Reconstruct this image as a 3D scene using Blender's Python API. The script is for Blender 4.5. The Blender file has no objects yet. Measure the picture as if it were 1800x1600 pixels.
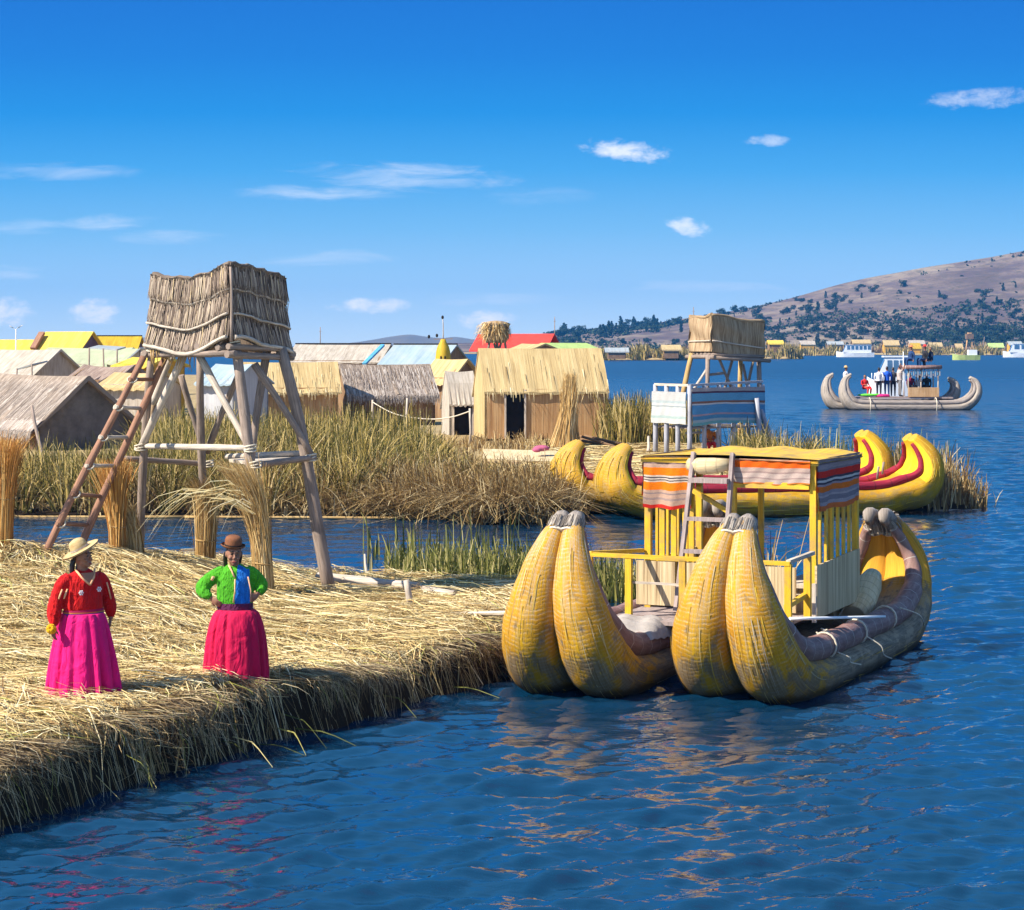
import bpy, math, random
import numpy as np
from mathutils import Vector, Matrix, noise as mnoise

random.seed(7)
rng = np.random.default_rng(11)
S = bpy.context.scene
COL = S.collection
R = math.radians

# ------------------------------------------------------------------ camera
F, CX, HY, H = 3500.0, 900.0, 608.0, 4.3      # focal length (photo pixels), principal column, horizon row, eye height over water
cam_d = bpy.data.cameras.new('camera')
cam_d.sensor_fit = 'HORIZONTAL'
cam_d.sensor_width = 36.0
cam_d.lens = 36.0 * F / 1800.0
cam_d.shift_y = -(800.0 - HY) / 1800.0
cam_d.clip_start = 0.5
cam_d.clip_end = 30000
cam = bpy.data.objects.new('camera', cam_d)
cam.location = (0, 0, H)
cam.rotation_euler = (R(90), 0, 0)
COL.objects.link(cam)
S.camera = cam

def P(px, py, Y):
    "photo pixel at depth Y -> world point"
    return Vector(((px - CX) / F * Y, Y, H - (py - HY) / F * Y))

def PZ(px, py, z):
    "photo pixel on the level z -> world point"
    Y = F * (H - z) / (py - HY)
    return Vector(((px - CX) / F * Y, Y, z))

# ------------------------------------------------------------------ light
SUN_EL, SUN_AZ = 42.0, 246.0                    # degrees; azimuth from +Y towards +X
sdir = Vector((math.sin(R(SUN_AZ)) * math.cos(R(SUN_EL)), math.cos(R(SUN_AZ)) * math.cos(R(SUN_EL)), math.sin(R(SUN_EL))))
sun_d = bpy.data.lights.new('sun', 'SUN')
sun_d.energy = 5.0
sun_d.angle = R(0.5)
sun_d.color = (1.0, 0.93, 0.80)
sun = bpy.data.objects.new('sun', sun_d)
sun.rotation_euler = sdir.to_track_quat('Z', 'Y').to_euler()
sun.location = (-40, -10, 60)
COL.objects.link(sun)

class NT:
    "tiny node-tree writer"
    def __init__(self, tree):
        self.t = tree
    def n(self, typ, **kw):
        nd = self.t.nodes.new(typ)
        for k, v in kw.items():
            setattr(nd, k, v)
        return nd
    def l(self, a, b):
        self.t.links.new(a, b)
    def inp(self, sock, v):
        if isinstance(v, bpy.types.NodeSocket):
            self.l(v, sock)
        else:
            sock.default_value = v
    def math(self, op, a, b=0.0, c=None, clamp=False):
        nd = self.n('ShaderNodeMath', operation=op, use_clamp=clamp)
        self.inp(nd.inputs[0], a)
        self.inp(nd.inputs[1], b)
        if c is not None:
            self.inp(nd.inputs[2], c)
        return nd.outputs[0]
    def mix(self, f, a, b, mode='MIX'):
        nd = self.n('ShaderNodeMix', data_type='RGBA', blend_type=mode)
        self.inp(nd.inputs[0], f)
        for i, v in ((6, a), (7, b)):
            if not isinstance(v, bpy.types.NodeSocket) and len(v) == 3:
                v = (*v, 1)
            self.inp(nd.inputs[i], v)
        return nd.outputs[2]
    def ramp(self, f, stops, interp='LINEAR'):
        nd = self.n('ShaderNodeValToRGB')
        cr = nd.color_ramp
        cr.interpolation = interp
        while len(cr.elements) > 1:
            cr.elements.remove(cr.elements[0])
        for i, (p, c) in enumerate(stops):
            e = cr.elements[0] if i == 0 else cr.elements.new(p)
            e.position = p
            e.color = (*c, 1) if len(c) == 3 else c
        self.inp(nd.inputs[0], f)
        return nd.outputs[0]
    def noise(self, vec, scale, detail=3, rough=0.55, dist=0.0):
        nd = self.n('ShaderNodeTexNoise')
        if vec is not None:
            self.l(vec, nd.inputs['Vector'])
        nd.inputs['Scale'].default_value = scale
        nd.inputs['Detail'].default_value = detail
        nd.inputs['Roughness'].default_value = rough
        nd.inputs['Distortion'].default_value = dist
        return nd.outputs[0]
    def mapping(self, vec, scale=(1, 1, 1), loc=(0, 0, 0), rot=(0, 0, 0)):
        nd = self.n('ShaderNodeMapping')
        self.l(vec, nd.inputs[0])
        nd.inputs['Location'].default_value = loc
        nd.inputs['Rotation'].default_value = rot
        nd.inputs['Scale'].default_value = scale
        return nd.outputs[0]
    def maprange(self, v, a, b, c=0.0, d=1.0, smooth=False):
        nd = self.n('ShaderNodeMapRange')
        if smooth:
            nd.interpolation_type = 'SMOOTHSTEP'
        self.inp(nd.inputs[0], v)
        for i, x in enumerate((a, b, c, d)):
            nd.inputs[i + 1].default_value = x
        return nd.outputs[0]

W = bpy.data.worlds.new('World')
S.world = W
W.use_nodes = True
W.node_tree.nodes.clear()
w = NT(W.node_tree)
tc = w.n('ShaderNodeTexCoord')
sep = w.n('ShaderNodeSeparateXYZ')
w.l(tc.outputs['Generated'], sep.inputs[0])
# clear high-altitude air: the sky deepens quickly above the horizon
zst = w.math('MULTIPLY', w.math('POWER', w.math('MAXIMUM', sep.outputs[2], 0.0), 1.15), 5.0)
zst = w.math('ADD', zst, 0.02)
cmb = w.n('ShaderNodeCombineXYZ')
w.l(sep.outputs[0], cmb.inputs[0]); w.l(sep.outputs[1], cmb.inputs[1]); w.l(zst, cmb.inputs[2])
nrm = w.n('ShaderNodeVectorMath', operation='NORMALIZE')
w.l(cmb.outputs[0], nrm.inputs[0])
sky = w.n('ShaderNodeTexSky', sky_type='NISHITA')
sky.sun_disc = False
sky.sun_elevation = R(SUN_EL)
sky.sun_rotation = R(SUN_AZ)
sky.altitude = 3800
sky.air_density = 1.0
sky.dust_density = 0.3
sky.ozone_density = 1.5
w.l(nrm.outputs[0], sky.inputs[0])
hsv = w.n('ShaderNodeHueSaturation')
hsv.inputs['Saturation'].default_value = 1.22
hsv.inputs['Hue'].default_value = 0.487
w.l(sky.outputs[0], hsv.inputs['Color'])
skyc = hsv.outputs[0]
# clouds by direction: u = x/y, v = z/y
EXPO = 0.95
SKY_FILL = 1.9  # boost on overhead and rear sky, added as fill light
SK = 10.0 / 2 ** EXPO
def lin(r, g, b): return tuple(SK * ((c / 255 + .055) / 1.055) ** 2.4 if c > 10 else SK * c / 255 / 12.92 for c in (r, g, b))
ysafe = w.math('MAXIMUM', sep.outputs[1], 0.01)
U = w.math('DIVIDE', sep.outputs[0], ysafe)
V = w.math('DIVIDE', sep.outputs[2], ysafe)
uv = w.n('ShaderNodeCombineXYZ')
w.l(U, uv.inputs[0]); w.l(V, uv.inputs[1])
deep = w.ramp(w.maprange(V, 0, .6), [(0, lin(214, 232, 246)), (.05, lin(176, 216, 245)), (.098, lin(126, 195, 242)), (.147, lin(70, 172, 239)), (.195, lin(10, 148, 231)), (.242, lin(0, 128, 222)), (.29, lin(0, 116, 215)), (.5, lin(34, 144, 234)), (1.0, lin(92, 170, 236))])  # stops above the view raised: added fill and brighter water reflections
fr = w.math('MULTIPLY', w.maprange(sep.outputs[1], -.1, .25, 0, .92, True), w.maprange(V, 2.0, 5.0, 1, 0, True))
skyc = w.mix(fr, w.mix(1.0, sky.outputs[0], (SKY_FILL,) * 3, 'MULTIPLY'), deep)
wisp = w.noise(w.mapping(uv.outputs[0], (26, 150, 1)), 1.0, 6, 0.62, 0.6)
puff = w.noise(w.mapping(uv.outputs[0], (110, 190, 1)), 1.0, 5, 0.6, 0.3)
acc = None
CLOUDS = [  # px, py, half width, half height, strength, puffy, slope
    (1098, 265, 74, 18, .80, 1, .10), (1208, 399, 37, 16, .75, 1, .18), (1350, 247, 36, 10, .42, 1, 0), (1725, 173, 90, 17, .42, 1, -.05),
    (8, 549, 50, 24, 1, 1, .05), (165, 549, 46, 22, 1, 1, 0), (655, 538, 70, 13, 1, 1, 0), (855, 562, 52, 15, 1, 1, 0),
    (700, 311, 190, 24, .46, 0, .03), (560, 340, 150, 14, .42, 0, .02), (60, 300, 190, 15, .30, 0, .03), (190, 392, 90, 15, .42, 0, -.08), (290, 418, 110, 14, .24, 0, 0),
    (590, 452, 140, 13, .30, 0, -.04), (20, 478, 75, 14, .36, 0, 0), (1240, 506, 130, 12, .36, 0, .02), (880, 526, 120, 11, .34, 0, -.02), (20, 398, 110, 13, .3, 0, 0),
    (945, 345, 90, 16, .14, 0, 0), (1490, 560, 160, 14, .2, 0, 0)]
for (px, py, a, b, st, pf, sl) in CLOUDS:
    u0, v0 = (px - CX) / F, (HY - py) / F
    du = w.math('SUBTRACT', U, u0)
    dv = w.math('ADD', w.math('SUBTRACT', V, v0), w.math('MULTIPLY', du, sl))
    if pf:   # flat base: squeeze the lower half
        dv = w.math('MAXIMUM', dv, w.math('MULTIPLY', dv, 2.2)) if False else dv
    e = w.math('ADD', w.math('POWER', w.math('ABSOLUTE', w.math('DIVIDE', du, a / F * 1.25)), 2.0),
               w.math('POWER', w.math('ABSOLUTE', w.math('DIVIDE', dv, b / F * 1.3)), 2.0))
    base = w.math('SUBTRACT', 1.0, e)
    nz = puff if pf else wisp
    d = w.math('ADD', base, w.math('MULTIPLY', w.math('SUBTRACT', nz, 0.5), 2.3 if pf else 3.2))
    m = w.math('MULTIPLY', w.maprange(d, 0.12, 1.35 if pf else 2.0, 0, 1, True), st)
    m = w.math('MULTIPLY', m, w.maprange(base, -0.25, 0.35, 0, 1, True))
    acc = m if acc is None else w.math('MAXIMUM', acc, m)
acc = w.math('MULTIPLY', acc, w.math('GREATER_THAN', sep.outputs[1], 0.05))
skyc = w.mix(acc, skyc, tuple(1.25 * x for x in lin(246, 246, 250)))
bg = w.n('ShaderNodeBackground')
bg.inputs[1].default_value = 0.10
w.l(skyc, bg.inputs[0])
wo = w.n('ShaderNodeOutputWorld')
w.l(bg.outputs[0], wo.inputs[0])

S.view_settings.view_transform = 'Standard'
S.view_settings.look = 'None'
S.view_settings.exposure = EXPO
S.view_settings.gamma = 1.0
S.cycles.max_bounces = 6
S.cycles.diffuse_bounces = 2
S.cycles.glossy_bounces = 3
S.cycles.transparent_max_bounces = 6
S.cycles.volume_bounces = 0
S.cycles.caustics_reflective = False
S.cycles.caustics_refractive = False

# ------------------------------------------------------------------ helpers
ORIG = {}

def meta(o, label=None, cat=None, group=None, kind=None):
    if label: o['label'] = label
    if cat: o['category'] = cat
    if group: o['group'] = group
    if kind: o['kind'] = kind
    return o

def thing(name, label, cat, loc=(0, 0, 0), group=None):
    o = bpy.data.objects.new(name, None)
    o.empty_display_size = 0.2
    COL.objects.link(o)
    o.location = loc
    ORIG[o.name] = Vector(loc)
    return meta(o, label, cat, group)

def rot_to(d):
    return Vector(d).normalized().to_track_quat('Z', 'Y').to_matrix()

class MB:
    def __init__(self):
        self.v, self.f, self.uv, self.mi, self.sm = [], [], [], [], []
        self.m = 0
    def face(self, idx, uvs=None, smooth=False):
        self.f.append(idx)
        self.uv.append(uvs if uvs else [(0, 0)] * len(idx))
        self.mi.append(self.m)
        self.sm.append(smooth)
    def quad(self, a, b, c, d):
        "uv in metres, u along ab, v along ad"
        i = len(self.v)
        a, b, c, d = map(Vector, (a, b, c, d))
        self.v += [a, b, c, d]
        w1, h1 = (b - a).length, (d - a).length
        o = random.random() * 9
        self.face([i, i + 1, i + 2, i + 3], [(o, 0), (o + w1, 0), (o + (c - d).length, h1), (o, h1)])
        return self
    def slab(self, a, b, c, d, t):
        "quad thickened by t against its normal"
        a, b, c, d = map(Vector, (a, b, c, d))
        n = (b - a).cross(d - a).normalized() * -t
        self.quad(a, b, c, d)
        self.quad(b + n, a + n, d + n, c + n)
        self.quad(a + n, b + n, b, a); self.quad(b + n, c + n, c, b)
        self.quad(c + n, d + n, d, c); self.quad(d + n, a + n, a, d)
        return self
    def tri(self, a, b, c):
        i = len(self.v)
        a, b, c = map(Vector, (a, b, c))
        self.v += [a, b, c]
        e = (b - a).normalized()
        u = (c - a).dot(e)
        self.face([i, i + 1, i + 2], [(0, 0), ((b - a).length, 0), (u, ((c - a) - e * u).length)])
        return self
    def box(self, c, s, M=None):
        c = Vector(c)
        hx, hy, hz = s[0] / 2, s[1] / 2, s[2] / 2
        M = M or Matrix.Identity(3)
        p = [c + M @ Vector((x, y, z)) for z in (-hz, hz) for (x, y) in ((-hx, -hy), (hx, -hy), (hx, hy), (-hx, hy))]
        for q in ((0, 1, 5, 4), (1, 2, 6, 5), (2, 3, 7, 6), (3, 0, 4, 7), (4, 5, 6, 7), (3, 2, 1, 0)):
            self.quad(*(p[k] for k in q))
        return self
    def beam(self, a, b, wd, th=None, up=(0, 0, 1)):
        "squared timber from a to b"
        a, b = Vector(a), Vector(b)
        th = th or wd
        z = (b - a).normalized()
        x = z.cross(Vector(up))
        if x.length < 1e-3: x = Vector((1, 0, 0))
        x.normalize()
        y = x.cross(z)
        M = Matrix((x, y, z)).transposed()
        return self.box((a + b) / 2, (wd, th, (b - a).length), M)
    def tube(self, pts, rad, n=8, cap=True, wob=0.0, flat=None):
        pts = [Vector(p) for p in pts]
        if not isinstance(rad, (list, tuple)): rad = [rad] * len(pts)
        base = len(self.v)
        L = 0.0
        prev = None
        vs = []
        for i, p in enumerate(pts):
            t = (pts[min(i + 1, len(pts) - 1)] - pts[max(i - 1, 0)]).normalized()
            if prev is None:
                x = t.cross(Vector((0.13, 0.95, 0.21)))
                if x.length < 0.1: x = t.cross(Vector((1, 0, 0)))
            else:
                x = prev - t * prev.dot(t)
            x.normalize(); prev = x
            y = t.cross(x)
            if i: L += (p - pts[i - 1]).length
            vs.append(L)
            for k in range(n):
                a = 2 * math.pi * k / n
                r = rad[i] * (1 + wob * (random.random() - .5))
                self.v.append(p + x * (math.cos(a) * r) + y * (math.sin(a) * r))
        for i in range(len(pts) - 1):
            for k in range(n):
                k2 = (k + 1) % n
                ci = 2 * math.pi * max(rad[i], .01)
                self.face([base + i * n + k, base + i * n + k2, base + (i + 1) * n + k2, base + (i + 1) * n + k],
                          [(k / n * ci, vs[i]), ((k + 1) / n * ci, vs[i]), ((k + 1) / n * ci, vs[i + 1]), (k / n * ci, vs[i + 1])], True)
        if cap:
            self.face([base + k for k in range(n)][::-1])
            e = base + (len(pts) - 1) * n
            self.face([e + k for k in range(n)])
        return self
    def log(self, a, b, r0, r1=None, n=8, k=5, bend=0.02):
        "slightly crooked natural pole"
        a, b = Vector(a), Vector(b)
        r1 = r1 or r0
        L = (b - a).length
        off = Vector((random.uniform(-1, 1), random.uniform(-1, 1), 0)) * bend * L
        off2 = Vector((random.uniform(-1, 1), random.uniform(-1, 1), 0)) * bend * L * .5
        pts, rr = [], []
        for i in range(k + 1):
            t = i / k
            pts.append(a.lerp(b, t) + off * math.sin(math.pi * t) + off2 * math.sin(2 * math.pi * t))
            rr.append((r0 + (r1 - r0) * t) * random.uniform(.92, 1.08))
        return self.tube(pts, rr, n)
    def ball(self, c, r, seg=12, ring=8, M=None):
        c = Vector(c)
        if not isinstance(r, (tuple, list)): r = (r, r, r)
        M = M or Matrix.Identity(3)
        base = len(self.v)
        for j in range(1, ring):
            th = math.pi * j / ring
            for i in range(seg):
                ph = 2 * math.pi * i / seg
                self.v.append(c + M @ Vector((r[0] * math.sin(th) * math.cos(ph), r[1] * math.sin(th) * math.sin(ph), r[2] * math.cos(th))))
        top = len(self.v); self.v.append(c + M @ Vector((0, 0, r[2])))
        bot = len(self.v); self.v.append(c + M @ Vector((0, 0, -r[2])))
        for j in range(ring - 2):
            for i in range(seg):
                i2 = (i + 1) % seg
                self.face([base + j * seg + i, base + (j + 1) * seg + i, base + (j + 1) * seg + i2, base + j * seg + i2],
                          [(i / seg, j / ring), (i / seg, (j + 1) / ring), ((i + 1) / seg, (j + 1) / ring), ((i + 1) / seg, j / ring)], True)
        for i in range(seg):
            i2 = (i + 1) % seg
            self.face([top, base + i, base + i2], None, True)
            e = base + (ring - 2) * seg
            self.face([bot, e + i2, e + i], None, True)
        return self
    def lathe(self, c, prof, n=24, fn=None, cap=True, M=None):
        "prof: (r, z) pairs; fn(theta, j) scales r"
        c = Vector(c)
        M = M or Matrix.Identity(3)
        base = len(self.v)
        for j, (r, z) in enumerate(prof):
            for i in range(n):
                a = 2 * math.pi * i / n
                k = fn(a, j) if fn else 1.0
                self.v.append(c + M @ Vector((r * k * math.cos(a), r * k * math.sin(a), z)))
        for j in range(len(prof) - 1):
            for i in range(n):
                i2 = (i + 1) % n
                self.face([base + j * n + i, base + j * n + i2, base + (j + 1) * n + i2, base + (j + 1) * n + i],
                          [(i / n, prof[j][1]), ((i + 1) / n, prof[j][1]), ((i + 1) / n, prof[j + 1][1]), (i / n, prof[j + 1][1])], True)
        if cap:
            self.face([base + i for i in range(n)][::-1])
            self.face([base + (len(prof) - 1) * n + i for i in range(n)])
        return self
    def grid(self, fn, nu, nv, ulen=1.0, vlen=1.0, smooth=True):
        base = len(self.v)
        for j in range(nv + 1):
            for i in range(nu + 1):
                self.v.append(Vector(fn(i / nu, j / nv)))
        for j in range(nv):
            for i in range(nu):
                a = base + j * (nu + 1) + i
                self.face([a, a + 1, a + nu + 2, a + nu + 1],
                          [(i / nu * ulen, j / nv * vlen), ((i + 1) / nu * ulen, j / nv * vlen), ((i + 1) / nu * ulen, (j + 1) / nv * vlen), (i / nu * ulen, (j + 1) / nv * vlen)], smooth)
        return self
    def build(self, name, mats, parent=None, label=None):
        off = Vector((0, 0, 0))
        if parent is not None: off = ORIG.get(parent.name, off)
        me = bpy.data.meshes.new(name)
        me.from_pydata([tuple(p - off) for p in self.v], [], self.f)
        uvl = me.uv_layers.new(name='UVMap')
        flat = [c for fu in self.uv for q in fu for c in q]
        uvl.data.foreach_set('uv', flat)
        me.polygons.foreach_set('material_index', self.mi)
        me.polygons.foreach_set('use_smooth', self.sm)
        for m in (mats if isinstance(mats, (list, tuple)) else [mats]):
            me.materials.append(m)
        me.update()
        o = bpy.data.objects.new(name, me)
        COL.objects.link(o)
        if parent is not None:
            o.parent = parent
            ORIG[o.name] = off
        if label: o['label'] = label
        return o

def np_mesh(name, verts, quads, mat, uvs=None, smooth=False):
    me = bpy.data.meshes.new(name)
    nv, nf = len(verts), len(quads)
    me.vertices.add(nv)
    me.vertices.foreach_set('co', np.ascontiguousarray(verts, np.float32).ravel())
    me.loops.add(nf * 4)
    me.loops.foreach_set('vertex_index', np.ascontiguousarray(quads, np.int32).ravel())
    me.polygons.add(nf)
    me.polygons.foreach_set('loop_start', np.arange(0, nf * 4, 4, dtype=np.int32))
    me.polygons.foreach_set('use_smooth', np.full(nf, smooth))
    if uvs is not None:
        me.uv_layers.new(name='UVMap').data.foreach_set('uv', np.ascontiguousarray(uvs, np.float32).ravel())
    me.materials.append(mat)
    me.update(calc_edges=True)
    o = bpy.data.objects.new(name, me)
    COL.objects.link(o)
    return o

def ribbons(name, pts, side, width, mat, parent=None):
    "pts (N,k,3), side (N,3) unit, width (N,) -> one mesh of tapering blades"
    N, K, _ = pts.shape
    tp = np.linspace(1.0, 0.25, K)[None, :, None]
    off = side[:, None, :] * (width[:, None, None] * 0.5) * tp
    v = np.stack([pts - off, pts + off], axis=2).reshape(N, K * 2, 3)
    idx = np.arange(K - 1)
    q = np.stack([idx * 2, idx * 2 + 1, idx * 2 + 3, idx * 2 + 2], axis=1)
    quads = (q[None] + (np.arange(N) * K * 2)[:, None, None]).reshape(-1, 4)
    o = np_mesh(name, v.reshape(-1, 3), quads, mat)
    if parent is not None:
        me = o.data
        off = ORIG[parent.name]
        co = v.reshape(-1, 3) - np.array(off)[None]
        me.vertices.foreach_set('co', np.ascontiguousarray(co, np.float32).ravel())
        o.parent = parent
        ORIG[o.name] = off
    return o

def unit(a):
    return a / np.maximum(np.linalg.norm(a, axis=-1, keepdims=True), 1e-9)

def spline(pts, k=6):
    "Catmull-Rom through tuples of any width"
    pts = [np.array(p, float) for p in pts]
    out = []
    n = len(pts)
    for i in range(n - 1):
        p0, p1, p2, p3 = pts[max(i - 1, 0)], pts[i], pts[i + 1], pts[min(i + 2, n - 1)]
        for j in range(k):
            t = j / k
            out.append(0.5 * ((2 * p1) + (p2 - p0) * t + (2 * p0 - 5 * p1 + 4 * p2 - p3) * t * t + (3 * p1 - p0 - 3 * p2 + p3) * t ** 3))
    out.append(pts[-1])
    return out

# ------------------------------------------------------------------ materials
def new_mat(name):
    m = bpy.data.materials.new(name)
    m.use_nodes = True
    m.node_tree.nodes.clear()
    t = NT(m.node_tree)
    b = t.n('ShaderNodeBsdfPrincipled')
    o = t.n('ShaderNodeOutputMaterial')
    t.l(b.outputs[0], o.inputs[0])
    return m, t, b

def bump(t, b, h, strength=0.5, dist=0.02):
    bp = t.n('ShaderNodeBump')
    bp.inputs['Strength'].default_value = strength
    bp.inputs['Distance'].default_value = dist
    t.l(h, bp.inputs['Height'])
    t.l(bp.outputs[0], b.inputs['Normal'])

def mat_plain(name, c, rough=0.75, var=0.25, scale=6.0, bm=0.25, spec=0.3, coord='Object'):
    "colour with worn patches"
    m, t, b = new_mat(name)
    tcd = t.n('ShaderNodeTexCoord')
    n1 = t.noise(tcd.outputs[coord], scale, 5, 0.65)
    lo = tuple(x * (1 - var) for x in c); hi = tuple(min(1, x * (1 + var)) for x in c)
    t.l(t.ramp(n1, [(0.3, lo), (0.7, hi)]), b.inputs['Base Color'])
    b.inputs['Roughness'].default_value = rough
    b.inputs['Specular IOR Level'].default_value = spec
    if bm: bump(t, b, t.noise(tcd.outputs[coord], scale * 5, 4, 0.6), bm, 0.02)
    return m

def mat_reed(name, lo, mid, hi, fu=45.0, fv=1.2, rough=0.85, bm=0.6, blotch=0.35, blotch_c=None, bands=None, dist=0.02):
    "reeds laid side by side, running along v (metres)"
    m, t, b = new_mat(name)
    tcd = t.n('ShaderNodeTexCoord')
    u = tcd.outputs['UV']
    n1 = t.noise(t.mapping(u, (fu, fv, 1)), 1.0, 3, 0.7, 0.15)
    n2 = t.noise(t.mapping(u, (0.9, 0.7, 1)), 1.0, 4, 0.6)
    n3 = t.noise(t.mapping(u, (fu * .22, fv * .5, 1)), 1.0, 2, 0.5)
    s = t.math('ADD', t.math('MULTIPLY', n1, .65), t.math('MULTIPLY', n3, .35))
    c = t.ramp(s, [(0.33, lo), (0.5, mid), (0.66, hi)])
    if blotch:
        c = t.mix(t.math('MULTIPLY', t.maprange(n2, 0.42, 0.68, 0, 1), blotch), c, blotch_c or tuple(x * .6 for x in lo))
    if bands:
        sp, wd, bc = bands
        su = t.n('ShaderNodeSeparateXYZ'); t.l(u, su.inputs[0])
        wv = t.math('ADD', su.outputs[1], t.math('MULTIPLY', t.math('SUBTRACT', n2, .5), sp * .25))
        fr = t.math('FRACT', t.math('DIVIDE', wv, sp))
        k = t.math('LESS_THAN', fr, wd)
        c = t.mix(t.math('MULTIPLY', k, .8), c, bc)
    t.l(c, b.inputs['Base Color'])
    b.inputs['Roughness'].default_value = rough
    b.inputs['Specular IOR Level'].default_value = 0.2
    bump(t, b, s, bm, dist)
    return m

def mat_strand(name, stops, rough=0.7, spec=0.25, trans=0.0):
    "every blade its own colour"
    m, t, b = new_mat(name)
    g = t.n('ShaderNodeNewGeometry')
    c = t.ramp(g.outputs['Random Per Island'], stops)
    t.l(c, b.inputs['Base Color'])
    b.inputs['Roughness'].default_value = rough
    b.inputs['Specular IOR Level'].default_value = spec
    if trans:
        tr = t.n('ShaderNodeBsdfTranslucent')
        t.l(c, tr.inputs[0])
        mx = t.n('ShaderNodeMixShader')
        mx.inputs[0].default_value = trans
        t.l(b.outputs[0], mx.inputs[1]); t.l(tr.outputs[0], mx.inputs[2])
        t.l(mx.outputs[0], [n for n in m.node_tree.nodes if n.type == 'OUTPUT_MATERIAL'][0].inputs[0])
    return m

def mat_wood(name, c, var=.35, rough=.8, paint=False):
    m, t, b = new_mat(name)
    tcd = t.n('ShaderNodeTexCoord')
    u = tcd.outputs['UV']
    n1 = t.noise(t.mapping(u, (38, 2.2, 1)), 1.0, 4, .65, .3)
    n2 = t.noise(tcd.outputs['Object'], 3.5, 4, .6)
    lo = tuple(x * (1 - var) for x in c); hi = tuple(min(1, x * (1 + var)) for x in c)
    col = t.ramp(n1, [(0.34, lo), (0.66, hi)])
    if paint:
        col = t.mix(t.math('MULTIPLY', t.maprange(n2, .48, .62), .55), col, (0.30, 0.20, 0.09))
    else:
        col = t.mix(t.math('MULTIPLY', t.maprange(n2, .5, .75), .45), col, tuple(x * .45 for x in c))
    t.l(col, b.inputs['Base Color'])
    b.inputs['Roughness'].default_value = rough
    b.inputs['Specular IOR Level'].default_value = .35 if paint else .2
    bump(t, b, n1, .35, .01)
    return m

def mat_stripes(name, stops, weave=160.0, rough=.95):
    "woven cloth, bands down v (0..1)"
    m, t, b = new_mat(name)
    tcd = t.n('ShaderNodeTexCoord')
    s = t.n('ShaderNodeSeparateXYZ'); t.l(tcd.outputs['UV'], s.inputs[0])
    wob = t.noise(t.mapping(tcd.outputs['UV'], (5, 3, 1)), 1.0, 3, .6)
    v = t.math('ADD', s.outputs[1], t.math('MULTIPLY', t.math('SUBTRACT', wob, .5), .03))
    c = t.ramp(v, stops, 'CONSTANT')
    n1 = t.noise(t.mapping(tcd.outputs['UV'], (weave, 22, 1)), 1.0, 2, .6)
    n2 = t.noise(t.mapping(tcd.outputs['UV'], (8, 90, 1)), 1.0, 2, .6)
    c = t.mix(.35, c, t.ramp(n1, [(.3, (.25, .2, .2)), (.7, (1, 1, 1))]), 'MULTIPLY')
    c = t.mix(.35, c, t.ramp(n2, [(.3, (.3, .25, .25)), (.7, (1, 1, 1))]), 'MULTIPLY')
    t.l(c, b.inputs['Base Color'])
    b.inputs['Roughness'].default_value = rough
    b.inputs['Specular IOR Level'].default_value = .1
    bump(t, b, t.math('ADD', n1, n2), .4, .006)
    return m

def g2z(t):
    g = t.n('ShaderNodeNewGeometry'); s = t.n('ShaderNodeSeparateXYZ'); t.l(g.outputs['Position'], s.inputs[0])
    return s.outputs[2]

def wv0(t, v, blot):
    return t.math('ADD', v, t.math('MULTIPLY', t.math('SUBTRACT', blot, .5), 2.2))

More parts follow.
